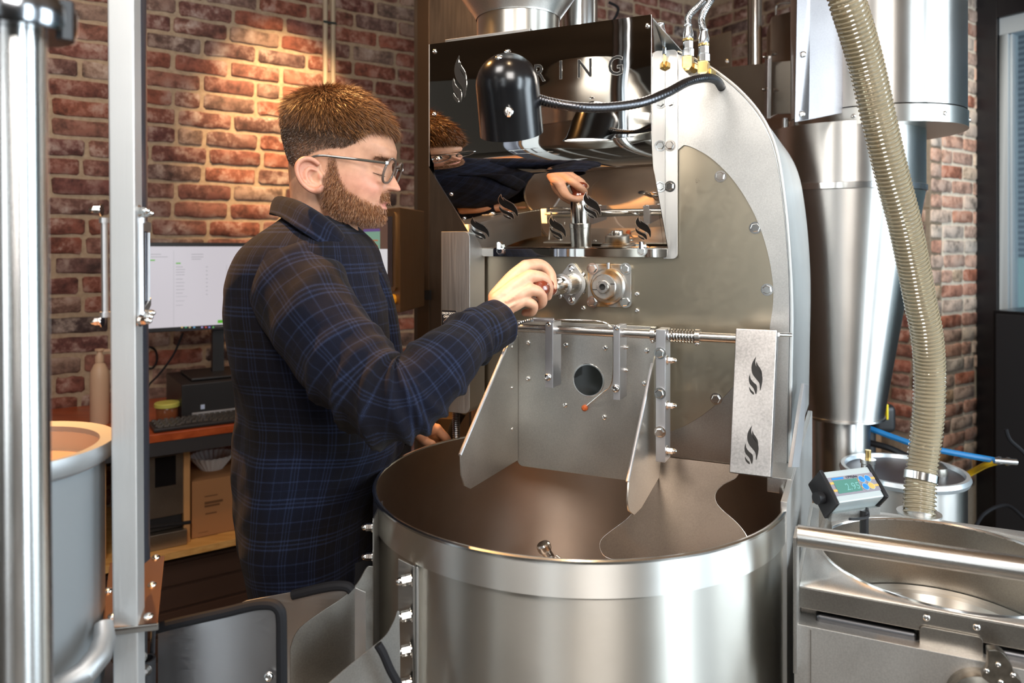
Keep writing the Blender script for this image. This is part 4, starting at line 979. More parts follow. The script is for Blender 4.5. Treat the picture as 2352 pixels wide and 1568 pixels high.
# ================================================================ DESK along the left wall
def DW(s, t, z): return MW @ Vector((s, -t, z))
DZ = .88
DSK = empty('desk', DW(-.6, .35, 0), 'red varnished timber desk with a black steel edge frame along the brick wall', 'desk')
MBW = lambda: MB(MW)
mb = MBW(); mb.box((-1.5, -.67, DZ-.028), (.62, -.02, DZ))
WD, _t, _b = nt('red_timber_top'); _tc = node(_t, 'ShaderNodeTexCoord'); _mp = node(_t, 'ShaderNodeMapping'); _mp.inputs['Rotation'].default_value = (0, 0, -WA); _mp.inputs['Scale'].default_value = (1.2, 14, 14); _n = node(_t, 'ShaderNodeTexNoise'); _n.inputs['Scale'].default_value = 3; _n.inputs['Detail'].default_value = 6
_t.links.new(_tc.outputs['Object'], _mp.inputs[0]); _t.links.new(_mp.outputs[0], _n.inputs[0]); _r = ramp(_t, _n.outputs[0], [(.3, (.26, .045, .012, 1)), (.7, (.46, .10, .03, 1))]); _t.links.new(_r.outputs[0], _b.inputs['Base Color']); _b.inputs['Roughness'].default_value = .28
ob('desk_top', mb, WD, DSK, bevel=.004)
M_FRAME = mat('dark_grey_frame', (.045, .045, .05), .45, .3)
mb = MBW(); mb.box((-1.5, -.665, DZ-.075), (.62, -.61, DZ-.029)); ob('edge_frame', mb, M_FRAME, DSK, bevel=.002)
for s in (-1.48, .56):
    for t in (.03, .62):
        mb = MBW(); mb.box((s, -t-.04, 0), (s+.04, -t, DZ-.03)); ob('leg', mb, M_FRAME, DSK, bevel=.002)
PLY, _t, _b = nt('plywood'); _tc = node(_t, 'ShaderNodeTexCoord'); _mp = node(_t, 'ShaderNodeMapping'); _mp.inputs['Rotation'].default_value = (0, 0, -WA); _mp.inputs['Scale'].default_value = (2, 16, 30); _n = node(_t, 'ShaderNodeTexNoise'); _n.inputs['Scale'].default_value = 3; _n.inputs['Detail'].default_value = 6
_t.links.new(_tc.outputs['Object'], _mp.inputs[0]); _t.links.new(_mp.outputs[0], _n.inputs[0]); _r = ramp(_t, _n.outputs[0], [(.3, (.50, .26, .07, 1)), (.7, (.70, .42, .15, 1))]); _t.links.new(_r.outputs[0], _b.inputs['Base Color']); _b.inputs['Roughness'].default_value = .5
SZ = .475
mb = MBW(); mb.box((-1.44, -.66, SZ-.024), (.56, -.05, SZ)); ob('lower_shelf', mb, PLY, DSK, bevel=.001)
def wpt(px, py, t): return WT(px, py, t)
# things under the desk
cr = empty('dark_crate', DW(-.4, .35, 0), 'dark wooden storage crate in the shadow under the plywood shelf', 'crate')
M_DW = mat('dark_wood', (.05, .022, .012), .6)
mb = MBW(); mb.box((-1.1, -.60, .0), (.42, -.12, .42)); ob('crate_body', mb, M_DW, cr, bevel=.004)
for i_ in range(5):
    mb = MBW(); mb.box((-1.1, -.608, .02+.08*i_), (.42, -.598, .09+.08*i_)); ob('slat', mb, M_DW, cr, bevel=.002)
def boxW(px0, px1, py0, py1, t, depth, name, m, parent, bevel=.002, **k):
    a = wpt(px0, py1, t); b = wpt(px1, py0, t); z0 = k.pop('z0', a.z); mb = MBW(); mb.box((a.x, -t, z0), (b.x, -t+depth, b.z)); return ob(name, mb, m, parent, bevel=bevel, **k), a, b
PIN = mat('pine_edge', (.50, .26, .10), .55)
o, a, b = boxW(422, 437, 1016, 1275, .60, .5, 'divider', PIN, DSK, z0=SZ)
o, a, b = boxW(228, 244, 1010, 1330, .60, .5, 'divider', PIN, DSK, z0=SZ)
M_CARD = mat('brown_cardboard', (.36, .17, .065), .75)
crd = empty('cardboard_box', MW @ Vector((wpt(505, 1240, .58).x, -.4, SZ)), 'brown cardboard box with faint print on the plywood shelf under the desk', 'box')
o, a, b = boxW(440, 572, 1085, 1250, .58, .40, 'carton', M_CARD, crd, z0=SZ+.001)
for (x0, x1, y, w2) in [(470, 500, 1138, 1.5), (470, 512, 1152, 1), (470, 505, 1160, 1), (472, 498, 1178, 1), (455, 478, 1222, 2), (455, 500, 1234, 1)]:
    p0 = wpt(x0, y+w2, .5815); p1 = wpt(x1, y-w2, .5815); mb = MBW(); mb.box((p0.x, -.5812, p0.z), (p1.x, -.580, p1.z)); ob('printed_line', mb, mat('print_brown', (.14, .06, .02), .7) if 'print_brown' not in bpy.data.materials else bpy.data.materials['print_brown'], crd, fix=False, smooth=0)
grn = empty('steel_grinder_box', MW @ Vector((wpt(385, 1240, .58).x, -.4, SZ)), 'stainless appliance with a dark window on the shelf under the desk', 'appliance')
o, a, b = boxW(338, 421, 1040, 1205, .59, .35, 'appliance_body', M_SPD, grn, z0=SZ+.10)
p0 = wpt(356, 1120, .592); p1 = wpt(404, 1045, .592); mb = MBW(); mb.box((p0.x, -.5925, p0.z), (p1.x, -.5905, p1.z)); ob('dark_window', mb, M_BLACK, grn)
o, a, b = boxW(332, 430, 1215, 1270, .62, .38, 'appliance_drawer', M_SPD, grn, z0=SZ+.001)
mb = MBW(); p0 = wpt(335, 1212, .60); p1 = wpt(438, 1192, .60); mb.cyl((p0.x, -.60, p0.z), (p1.x, -.60, p1.z-.01), .006, 8); ob('hose_strap', mb, M_RUB, grn)
mb = MBW(); a = wpt(338, 1100, .59); b = wpt(421, 1200, .59); mb.box((a.x+.005, -.585, SZ+.055), (b.x-.005, -.28, SZ+.10)); ob('appliance_base', mb, M_BLKP, grn)
# coffee filter basket (fluted paper)
flt = empty('filter_basket', MW @ Vector((wpt(487, 1080, .5).x, -.45, wpt(487, 1080, .5).z)), 'fluted white paper coffee filters stacked on top of the cardboard box', 'coffee filter')
c = wpt(487, 1080, .45); NF = 96
for kk, (sc, dz) in enumerate([(1.0, 0), (.985, .004)]):
    vs = []; fs = []
    for i in range(2):
        for j in range(NF):
            a_ = 2*PI*j/NF; rr_ = (.034, .076)[i]*sc+(.0035 if (j % 4 in (0, 1)) else -.0035)*i
            vs.append((c.x+rr_*math.cos(a_), -.45+rr_*math.sin(a_), c.z+.001+(.0, .055)[i]+dz))
    for j in range(NF): fs.append((j, (j+1) % NF, NF+(j+1) % NF, NF+j))
    fs.append(tuple(range(NF))); mb = MBW(); mb.add(vs, fs); ob('paper_filter', mb, mat('filter_paper', (.72, .70, .68), .8), flt, smooth=0, fix=False)
mb = MBW(); 
shelf2 = wpt(505, 1082, .58)
# monitor
tm = .36
MON = empty('computer_monitor', MW @ Vector((wpt(450, 765, tm).x, -tm, DZ)), 'black framed computer monitor showing a white page, on the desk by the brick wall', 'monitor')
a = wpt(322, 768, tm); b = wpt(640, 556, tm); zb_ = wpt(335, 765, tm).z; zt_ = wpt(450, 557, tm).z
mb = MBW(); mb.box((a.x, -tm, zb_), (b.x+.03, -tm+.03, zt_)); ob('screen_frame', mb, M_BLKP, MON, bevel=.003)
def scr(name, x0, y0, x1, y1, m, off=.0012, parent=MON):
    p0 = wpt(x0, y1, tm+off); p1 = wpt(x1, y0, tm+off); mb = MBW(); mb.box((p0.x, -tm-off, p0.z), (p1.x, -tm-off+.0006, p1.z)); return ob(name, mb, m, parent, smooth=0, fix=False)
def emis(name, c, s=1.0):
    m, t, b_ = nt(name); b_.inputs['Base Color'].default_value = (.02, .02, .02, 1); b_.inputs['Emission Color'].default_value = (*c, 1); b_.inputs['Emission Strength'].default_value = s; b_.inputs['Roughness'].default_value = .3; return m
E_W = emis('screen_white', (.60, .56, .60), .95); E_G = emis('screen_green', (.12, .50, .03), .8); E_GR = emis('screen_grey', (.36, .34, .37), .9); E_LG = emis('screen_light_grey', (.46, .44, .47), .9)
page = scr('screen_page', 330, 566, 636, 755, E_W)
scr('screen_button', 343, 596, 356, 599, E_G, .002, page); scr('screen_button', 404, 603, 415, 606, E_G, .002, page)
scr('screen_badge', 500, 734, 517, 742, E_G, .002, page)
for y, x1 in [(583, 370), (589, 385), (612, 420), (618, 425), (624, 424), (630, 424), (640, 420), (648, 424), (656, 422), (664, 424), (672, 420), (680, 430), (690, 424), (700, 420)]:
    scr('screen_text_line', 346 if y < 600 else 404, y, x1, y+1.6, E_GR, .0018, page)
for y in (583, 589, 594): scr('screen_text_line', 440, y, 462+(y % 3)*5, y+1.6, E_GR, .0018, page)
for y in range(612, 680, 9): scr('screen_text_line', 473, y, 477, y+1.6, E_GR, .0018, page)
scr('screen_divider', 398.5, 575, 399.5, 750, E_LG, .0018, page); scr('screen_divider', 520, 608, 521, 735, E_LG, .0018, page)
scr('task_bar', 404, 747.5, 636, 756, mat('task_bar_black', (.02, .02, .025), .4), .0022, page)
for x, c_ in [(418, (.8, .6, .2)), (427, (.1, .5, .25)), (436, (.7, .6, .3)), (446, (.2, .5, .8)), (464, (.5, .4, .8)), (473, (.8, .1, .1)), (481, (.3, .3, .8)), (490, (.2, .6, .2))]:
    scr('task_icon', x-2, 749.5, x+2, 753, emis('icon_%d' % x, c_, .7), .0028, page)
p0 = wpt(495, 758.5, tm+.001); text('lettering', 'SAMSUNG', MW @ Vector((p0.x, -tm-.0008, zb_+.0035)), MW.to_3x3() @ Vector((1, 0, 0)), (0, 0, 1), MW.to_3x3() @ Vector((0, -1, 0)), mat('silver_print', (.7, .7, .7), .4), MON, size=.0105, sx=1.1)
sx = wpt(506, 800, tm).x
mb = MBW(); mb.box((sx-.022, -tm+.03, DZ+.10), (sx+.022, -tm+.06, zb_+.1)); ob('stand_column', mb, M_BLKP, MON, bevel=.004)
mb = MBW(); mb.box((sx-.12, -tm-.09, DZ+.128), (sx+.12, -tm+.14, DZ+.138)); ob('stand_foot', mb, M_BLKP, MON, bevel=.004)
# small pc under the stand
PC = empty('computer', MW @ Vector((wpt(500, 930, .5).x, -.4, DZ)), 'small black desktop computer with a silver strip lying under the monitor', 'computer')
a = wpt(417, 935, .50); b = wpt(640, 840, .50)
mb = MBW(); mb.box((a.x, -.50, DZ+.002), (b.x, -.18, DZ+.126)); ob('case', mb, M_BLKP, PC, bevel=.004)
mb = MBW(); p0 = wpt(441, 930, .505); mb.box((p0.x, -.5055, DZ+.004), (b.x, -.5005, DZ+.022)); ob('silver_strip', mb, M_ALU, PC, bevel=.001)
mb = MBW(); mb.box((p0.x+.03, -.5025, DZ+.032), (p0.x+.044, -.5005, DZ+.048)); ob('sticker', mb, mat('blue_white_sticker', (.45, .55, .75), .5), PC)
for dx in (.16, .19):
    mb = MBW(); mb.box((p0.x+dx, -.5065, DZ+.008), (p0.x+dx+.012, -.5055, DZ+.014)); ob('port', mb, M_BLKP, PC)
# keyboard
KB = empty('keyboard', MW @ Vector((wpt(450, 980, .62).x, -.56, DZ)), 'black computer keyboard lying along the desk edge before the computer', 'keyboard')
a = wpt(342, 985, .62); xk0 = a.x+.01
mb = MBW(); mb.box((xk0, -.655, DZ+.001), (xk0+.44, -.515, DZ+.014)); ob('keyboard_body', mb, M_BLKP, KB, bevel=.004)
mb0 = MB(); mb0.add([(-.0075, -.0075, 0), (.0075, -.0075, 0), (.0075, .0075, 0), (-.0075, .0075, 0), (-.006, -.0055, .006), (.006, -.0055, .006), (.006, .006, .006), (-.006, .006, .006)], [(4, 5, 6, 7), (0, 1, 5, 4), (1, 2, 6, 5), (2, 3, 7, 6), (3, 0, 4, 7)])
MEK = mk('key', mb0, mat('key_black', (.03, .028, .026), .3)); qk = MW.to_euler()
for r in range(6):
    for c_ in range(22):
        if r == 5 and 3 < c_ < 9: continue
        o = bpy.data.objects.new('key', MEK); COL.objects.link(o); o.parent = KB
        o.location = MW @ Vector((xk0+.018+c_*.0192+(r % 2)*.004, -.529-r*.0205, DZ+.0138))-worldloc(KB); o.rotation_euler = qk
# bottle
BT = empty('pump_bottle', MW @ Vector((wpt(229, 950, .40).x, -.40, DZ)), 'beige pump dispenser bottle standing on the desk left of the post', 'bottle')
M_BT = mat('beige_plastic', (.62, .42, .28), .45)
c = wpt(229, 950, .40); h_ = wpt(229, 800, .40).z-DZ; Rb = abs(wpt(252, 900, .40).x-wpt(206, 900, .40).x)/2
mb = MBW(); mb.lathe([(0, 0), (Rb*.92, 0), (Rb, .006), (Rb, h_*.62), (Rb*.93, h_*.70), (Rb*.6, h_*.79), (Rb*.42, h_*.81), (Rb*.42, h_*.84), (0, h_*.84)], (c.x, -.40, DZ), n=40); ob('bottle_body', mb, M_BT, BT)
mb = MBW(); mb.lathe([(Rb*.46, h_*.82), (Rb*.46, h_*.90), (Rb*.3, h_*.93), (Rb*.25, h_*.96), (Rb*.5, h_*.97), (Rb*.5, h_*.995), (0, h_)], (c.x, -.40, DZ), n=28); mb.box((c.x-.002, -.408, DZ+h_*.955), (c.x+Rb*1.05, -.392, DZ+h_*.985)); ob('pump_head', mb, M_BT, BT, bevel=.001)
mb = MBW(); mb.lathe([(Rb*1.004, h_*.16), (Rb*1.004, h_*.40)], (c.x, -.40, DZ), n=12, a0=-2.35, a1=-2.05); ob('printed_label', mb, mat('bottle_print', (.34, .16, .10), .5), BT, fix=False)
mb = MBW(); mb.lathe([(Rb*1.004, h_*.44), (Rb*1.004, h_*.51)], (c.x, -.40, DZ), n=8, a0=-2.3, a1=-1.95); ob('printed_mark', mb, mat('bottle_red_mark', (.5, .10, .07), .5), BT, fix=False)
# jar with yellow-green lid
JR = empty('glass_jar', MW @ Vector((wpt(384, 925, .45).x, -.45, DZ)), 'glass jar with a flat yellow green lid standing left of the computer', 'jar')
c = wpt(384, 925, .45); Rj = abs(wpt(414, 900, .45).x-wpt(354, 900, .45).x)/2
mb = MBW(); mb.lathe([(0, .001), (Rj*.8, .001), (Rj*.86, .006), (Rj*.86, .040), (Rj*.8, .046)], (c.x, -.45, DZ), n=36); ob('jar_glass', mb, mat('brown_glass', (.20, .07, .03), .1), JR)
mb = MBW(); mb.lathe([(Rj*.9, .044), (Rj, .046), (Rj, .058), (Rj*.94, .061), (0, .061)], (c.x, -.45, DZ), n=36); ob('jar_lid', mb, mat('yellow_green_lid', (.46, .46, .10), .4), JR)
# cables
def cable(name, pts, r, m, label, cat='cable', n=10):
    mb = MB(); mb.tube(bez(pts, n), r, 8); return ob(name, mb, m, None, label=label, cat=cat)
cable('monitor_cable', [MW @ wpt(420, 765, .33), MW @ wpt(398, 815, .30), MW @ wpt(365, 860, .28), MW @ wpt(338, 890, .26), MW @ Vector((wpt(322, 915, .25).x, -.25, DZ+.004))], .004, M_RUB, 'black cable hanging from the monitor down to the desk')
th = [2*PI*i/10 for i in range(11)]
cable('coiled_cable', [DW(wpt(345, 822, .04).x+.026*math.sin(a_*1.6), .035+.006*i/10, wpt(345, 822, .04).z+.045*math.cos(a_*1.6)) for i, a_ in enumerate(th)], .004, M_RUB, 'looped black cable hanging on the bricks left below the monitor')
# conduits on the brick wall
for i, (px, lab) in enumerate([(747, 'left'), (765, 'right')]):
    s_ = wpt(px, 100, .012).x; r_ = .0115
    mb = MBW(); mb.cyl((s_, -.012, 1.2), (s_, -.012, 3.2), r_, 16)
    o = ob('wall_conduit', mb, mat('painted_conduit', (.50, .40, .28), .5) if i == 0 else bpy.data.materials['painted_conduit'], None, label='%s one of two beige conduits running up the brick wall above his head' % lab, cat='conduit')
s0_ = wpt(744, 50, .02).x; s1_ = wpt(770, 50, .02).x; zc_ = wpt(756, 52, .02).z
mb = MBW(); mb.box((s0_-.004, -.025, zc_-.005), (s1_+.004, -.0235, zc_+.005)); ob('conduit_clip', mb, mat('dark_clip', (.06, .08, .08), .4, .7), None, label='dark metal saddle clip bridging the two conduits on the wall', cat='clip')
# ================================================================ dark steel cabinet and touch screen behind the man
CABT = empty('tall_steel_cabinet', P(1010, 1000, 2.5).xy.to_3d(), 'tall dark brown steel cabinet standing behind the roaster hood', 'cabinet')
M_CABD = brushed('bronze_dark_steel', (.22, .17, .13), .42, (60, 60, 3), .1, .03)
mb = MB(MR)
a = PV(985, 0, 1.05); b = PV(1420, 0, 1.05)
mb.box((PV(950, 0, 1.05).x, 1.05, 0), (PV(1235, 0, 1.05).x, 1.5, 3.0)); ob('cabinet_body', mb, M_CABD, CABT, bevel=.004)
mb = MB(MR); mb.box((PV(958, 0, 1.045).x, 1.046, .3), (PV(985, 0, 1.045).x, 1.052, 2.95)); ob('door_frame', mb, mat('brown_frame', (.16, .10, .06), .35, .8), CABT, bevel=.002)
mb = MB(MR); x0 = PV(950, 0, 1.04).x; mb.box((x0+.01, 1.036, 1.31), (x0+.07, 1.05, 1.345)); mb.box((x0+.02, 1.03, 1.33), (x0+.035, 1.05, 1.40)); ob('door_latch', mb, M_BLKP, CABT)
HMI = empty('touch_screen_panel', P(890, 720, 2.0).xy.to_3d()+Vector((0, 0, .9)), 'bronze coloured operator box with a touch screen between the man and the cabinet', 'control panel')
# box: front face px 800..918, side face 918..975
Yh = 2.0
F0 = P(780, 600, 2.28); F1 = P(920, 600, 2.0); Sd = P(975, 600, 2.22)
zt_ = P(920, 476, 2.0).z; zb_ = P(920, 718, 2.0).z
for v_ in (F0, F1, Sd): v_.z = 0
mb = MB(); back = F0+(Sd-F1)
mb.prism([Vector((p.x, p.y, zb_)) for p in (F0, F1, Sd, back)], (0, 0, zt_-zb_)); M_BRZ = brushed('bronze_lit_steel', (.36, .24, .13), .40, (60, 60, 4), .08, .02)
ob('panel_box', mb, M_BRZ, HMI, bevel=.003)
ex = (F1-F0).normalized(); L_ = (F1-F0).length; nf = Vector((ex.y, -ex.x, 0)); nf = nf if nf.y < 0 else -nf
def hp_(s, z): return F0+ex*s+Vector((0, 0, z))
def hplate(s0, s1, z0, z1, off, th, name, m, parent, r=.0):
    pts = [hp_(s, z)+nf*off for s, z in (rrect(s0, z0, s1, z1, r) if r else [(s0, z0), (s1, z0), (s1, z1), (s0, z1)])]
    mb = MB(); mb.prism(pts, nf*th); return ob(name, mb, m, parent, smooth=0 if not r else 35)
zs0 = P(905, 668, 2.03).z; zs1 = P(905, 487, 2.03).z
bz_ = hplate(L_-.30, L_-.018, zs0, zs1, 0, .006, 'screen_bezel', M_BRZ, HMI, .012)
hplate(L_-.285, L_-.033, zs0+.012, zs1-.012, .006, .002, 'screen_glass', mat('screen_dark_glass', (.05, .04, .045), .12), bz_)
E_TW = emis('panel_white', (.80, .78, .80), .8); E_TG = emis('panel_green', (.30, .55, .40), .55); E_TB = emis('panel_brown', (.20, .10, .07), .5); E_TV = emis('panel_violet', (.22, .12, .40), .5); E_TO = emis('panel_orange', (.60, .25, .12), .6)
so = L_-.055
hplate(L_-.27, so, zs0+.045, zs1-.028, .0082, .0004, 'display_area', E_TB, bz_)
hplate(L_-.27, so, zs0+.045, zs0+.115, .0088, .0004, 'display_area', E_TW, bz_)
hplate(L_-.19, so-.04, zs0+.115, zs1-.05, .0094, .0004, 'display_area', E_TG, bz_)
hplate(L_-.19, so-.04, zs1-.052, zs1-.044, .0100, .0004, 'display_line', E_TV, bz_)
for dz in (.075, .09): hplate(L_-.175, so-.05, zs1-dz-.004, zs1-dz, .0100, .0004, 'display_line', E_TO, bz_)
mb = MB(); c = hp_(L_-.035, zb_+.035); mb.lathe([(0, 0), (.014, 0), (.014, .006), (.010, .014), (0, .015)], tuple(c), tuple(nf), 20); ob('indicator', mb, mat('amber_indicator', (.75, .33, .02), .3), HMI)
mb = MB(); mid = (F1+back)/2; mb.cyl((mid.x, mid.y, 0), (mid.x, mid.y, zb_), .022, 16); ob('mast', mb, M_BLKP, HMI)
# small brown enclosure with a black hose behind the tray rim
ENC = empty('junction_box', P(1030, 1000, 1.9).xy.to_3d()+Vector((0, 0, .82)), 'small brown lit junction box behind the tray rim beside a black hose', 'box')
mb = MB(); mb.prism([P(1006, 960, 1.95), P(1045, 962, 1.9), P(1045, 1060, 1.9), P(1006, 1060, 1.95)], (.03, .12, 0)); mb.cyl(P(997, 964, 1.95), P(997, 1060, 1.95), .007, 12); ob('junction_body', mb, M_BRZ, ENC, bevel=.002)
mb = MB(); mb.tube(bez([P(1062, 945, 1.75), P(1045, 975, 1.76), P(1040, 1000, 1.76), P(1050, 1040, 1.76)], 8), .0115, 12); ob('black_hose', mb, M_RUB, ENC)
# ================================================================ RIGHT SIDE: weigh table
TBL = empty('weigh_table', Lw(.62, .1, 0), 'satin steel weighing table with a sunk bowl and a tubular handle bar on the right', 'table')
TZ = 1.0; tu0, tu1, tv0, tv1 = .385, 1.25, -.092, .30
bu, bv_, br = .588, .10, .182
# top with the round opening: quads between circle and rectangle
N = 72; vs = []; fs = []
for i in range(N):
    a_ = 2*PI*i/N; cx_, sy_ = math.cos(a_), math.sin(a_)
    vs.append((bu+br*cx_, bv_+br*sy_, TZ))
for i in range(N):
    a_ = 2*PI*i/N; cx_, sy_ = math.cos(a_), math.sin(a_)
    k_ = min([(tu1-bu)/cx_ if cx_ > 1e-6 else 9, (tu0-bu)/cx_ if cx_ < -1e-6 else 9, (tv1-bv_)/sy_ if sy_ > 1e-6 else 9, (tv0-bv_)/sy_ if sy_ < -1e-6 else 9])
    vs.append((bu+k_*cx_, bv_+k_*sy_, TZ))
cor = [(tu1, tv1), (tu0, tv1), (tu0, tv0), (tu1, tv0)]
for i in range(N):
    j = (i+1) % N; fs.append((i, N+i, N+j, j))
    a_, b_ = vs[N+i], vs[N+j]
    for c_ in cor:
        if (abs(a_[0]-c_[0]) < 1e-6 or abs(a_[1]-c_[1]) < 1e-6) and (abs(b_[0]-c_[0]) < 1e-6 or abs(b_[1]-c_[1]) < 1e-6) and abs(a_[0]-b_[0]) > 1e-6 and abs(a_[1]-b_[1]) > 1e-6:
            vs.append((c_[0], c_[1], TZ)); fs.append((N+i, len(vs)-1, N+j))
mb = MB(MR); mb.add(vs, fs); o = ob('table_top', mb, M_TABLE, TBL); sm_ = o.modifiers.new('s', 'SOLIDIFY'); sm_.thickness = .002; sm_.offset = -1
mb = MB(MR); mb.lathe([(br-.002, .0), (br, .0025), (br+.002, .0025), (br+.003, 0)], (bu, bv_, TZ), n=96); ob('opening_rim', mb, M_CHROME, TBL)
mb = MB(MR); mb.lathe([(br, 0), (br, -.12), (br*.98, -.125)], (bu, bv_, TZ), n=96); ob('opening_wall', mb, M_SPD, TBL, fix=False)
prb = [(br*.98, -.118), (br*.90, -.120), (br*.86, -.117), (br*.82, -.120), (br*.75, -.15), (br*.6, -.18), (br*.35, -.20), (0, -.205)]
mb = MB(MR); mb.lathe(prb, (bu, bv_, TZ), n=96); ob('bowl', mb, M_DRUM, TBL, fix=False)
mb = MB(MR); mb.box((tu0, tv0-.004, TZ-.030), (tu1, tv0, TZ)); ob('apron', mb, M_SPD, TBL, bevel=.001)
mb = MB(MR); mb.box((tu0+.001, tv0+.02, TZ-.14), (tu1, tv0+.024, TZ-.03)); ob('recess_panel', mb, mat('recess_dark_steel', (.12, .11, .10), .4, 1), TBL)
zc0 = TZ-.036; mb = MB(MR)
mb.box((tu0+.022, tv0-.002, TZ-.068), (PV(2108, 1430, tv0).x, tv0+.02, TZ-.036)); ob('channel_handle', mb, mat('channel_steel', (.10, .10, .105), .35, 1), TBL, bevel=.006, seg=3)
mb = MB(MR); mb.box((PV(2258, 1430, tv0).x, tv0-.002, TZ-.068), (tu1, tv0+.02, TZ-.036)); ob('channel_handle', mb, bpy.data.materials['channel_steel'], TBL, bevel=.006, seg=3)
p0 = PV(2112, 1490, tv0-.008); p1 = PV(2258, 1402, tv0-.008)
mb = MB(MR); mb.plate(rrect(p0.x, TZ-.085, p1.x, TZ-.022, .006), tv0-.008, tv0-.005); ob('cover_plate', mb, M_SPD, TBL, bevel=.0006)
for x, y in [(2128, 1418), (2243, 1440)]: inst('screw', ME_BTN, TBL, Lw(*PV(x, y, tv0-.0085)), NV, scale=.8)
zf_ = PV(1850, 1435, tv0-.02).z
mb = MB(MR); mb.box((tu0-.006, tv0-.022, .30), (tu1, tv0-.018, zf_)); mb.box((tu0-.006, tv0-.02, zf_-.002), (tu1, tv0+.03, zf_)); ob('front_panel', mb, M_TABLE, TBL, bevel=.0012)
mb = MB(MR); xs_ = PV(1862, 1500, tv0-.0225).x; mb.box((xs_-.0008, tv0-.0232, .30), (xs_+.0008, tv0-.0218, zf_-.004)); ob('weld_seam', mb, mat('weld_bead', (.22, .20, .18), .6, .8), TBL)
mb = MB(MR); mb.box((tu0-.006, tv0-.04, TZ-.11), (tu0-.001, tv0+.01, 1.085)); mb.box((tu0-.006, tv0-.02, .0), (tu0, tv1, TZ)); ob('side_panel', mb, M_SPL, TBL, bevel=.001)
vb_ = -.13; h0 = PV(1833, 1227, vb_)
mb = MB(MR); mb.cyl((h0.x, vb_, 1.088), (tu1, vb_, 1.093), .0150, 40); ob('handle_bar', mb, M_BRB if 'M_BRB' in globals() else M_SHAFT, TBL)
# cast latch at the bottom right
LT = empty('cast_latch', Lw(.60, tv0-.05, .84), 'worn cast metal latch knob with a three screw bracket at the lower right corner', 'latch')
M_CAST = speckled('worn_cast_steel', (.42, .37, .31), .30, 90, .25)
c = PV(2260, 1625, tv0-.04); R_ = abs(PV(2350, 1600, tv0-.04).x-c.x)
mb = MB(MR); mb.lathe([(R_, -.01), (R_, .006), (R_*.95, .012), (R_*.4, .018), (0, .019)], (c.x, tv0-.03, c.z), (0, -1, 0), 56); ob('latch_dome', mb, M_CAST, LT)
pp_ = [(2266, 1488), (2294, 1490), (2318, 1515), (2330, 1545), (2345, 1562), (2340, 1585), (2300, 1580), (2258, 1555), (2256, 1545), (2268, 1525)]
q = [PV(x, y, tv0-.055) for x, y in pp_]; mb = MB(MR); mb.plate([(p.x, p.z) for p in bez(q+[q[0]], 3)[:-1]], tv0-.060, tv0-.045); ob('latch_bracket', mb, M_CAST, LT, bevel=.002)
for x, y in [(2266, 1540), (2292, 1526), (2326, 1550), (2298, 1566)]: inst('screw', ME_BTN, LT, Lw(*PV(x, y, tv0-.0605)), NV, scale=.55)
# ================================================================ scale display
SC = empty('scale_display', Lw(*PZ(1950, 1175, TZ)), 'weighing scale display with a turquoise LCD and blue buttons on the table', 'scale')
c00 = P(1890, 1083, 1.26); c10 = P(1993, 1070, 1.295); c01 = P(1927, 1155, 1.215)
ex = (c10-c00); ey = (c01-c00); nrm = ex.cross(ey).normalized(); nrm = nrm if nrm.y < 0 else -nrm
def sq(a, b, off=0): return c00+ex*a+ey*b+nrm*off
mb = MB(); mb.prism([sq(0, 0), sq(1, 0), sq(1, 1), sq(0, 1)], -nrm*.032)
ob('display_case', mb, mat('pale_aluminium_case', (.50, .56, .57), .45, .3), SC, bevel=.003)
for a_ in (-.07, 1.0):
    mb = MB(); mb.prism([sq(a_, -.06, .003), sq(a_+.07, -.06, .003), sq(a_+.07, 1.06, .003), sq(a_, 1.06, .003)], -nrm*.045); ob('end_cap', mb, M_BLKP, SC, bevel=.003)
def sp_(a0, b0, a1, b1, off, m, name, parent=None, r=0):
    mb = MB(); mb.prism([sq(a0, b0, off), sq(a1, b0, off), sq(a1, b1, off), sq(a0, b1, off)], nrm*.0004); return ob(name, mb, m, parent or SC, smooth=0)
kp = sp_(.01, .22, .99, .80, .0004, mat('keypad_grey', (.24, .225, .26), .55), 'keypad')
YL = mat('keypad_yellow', (.60, .38, .10), .5); BLU = mat('keypad_blue', (.03, .22, .60), .4)
sp_(.01, .37, .09, .44, .0010, YL, 'yellow_stripe', kp); sp_(.01, .60, .09, .67, .0010, YL, 'yellow_stripe', kp)
sp_(.62, .37, .99, .44, .0010, YL, 'yellow_stripe', kp); sp_(.62, .60, .99, .67, .0010, YL, 'yellow_stripe', kp)
sp_(.09, .25, .34, .31, .0010, BLU, 'maker_strip', kp)
lcd = sp_(.09, .34, .60, .74, .0014, emis('lcd_turquoise', (.20, .66, .54), .55), 'lcd', kp)
DG = mat('lcd_digits', (.16, .38, .36), .5)
text('digits', '2.95', sq(.28, .68, .0019), ex, -ey, nrm, DG, lcd, size=.018)
text('lettering', 'CPWplus', sq(.40, .31, .0012), ex, -ey, nrm, mat('dark_print', (.08, .08, .10), .5), kp, size=.0062)
for a_, b_, m_ in [(.70, .40, BLU), (.83, .40, BLU), (.70, .64, BLU), (.83, .64, YL)]:
    mb = MB(); mb.lathe([(.0058, 0), (.0058, .0008), (0, .0012)], tuple(sq(a_, b_, .0012)), tuple(nrm), 20); ob('button', mb, m_, kp)
    mb = MB(); mb.lathe([(.0058, 0), (.0068, 0), (.0068, .0006), (.0058, .0006)], tuple(sq(a_, b_, .0012)), tuple(nrm), 20); ob('button_ring', mb, bpy.data.materials['pale_aluminium_case'], kp)
mb = MB(); pL = sq(-.1, .6, -.02); mb.cyl(pL, pL+ex.normalized()*-.012, .010, 16); ob('tilt_knob', mb, M_BLKP, SC)
mb = MB(); f = P(1880, 1172, 1.29); f.z = TZ+.001
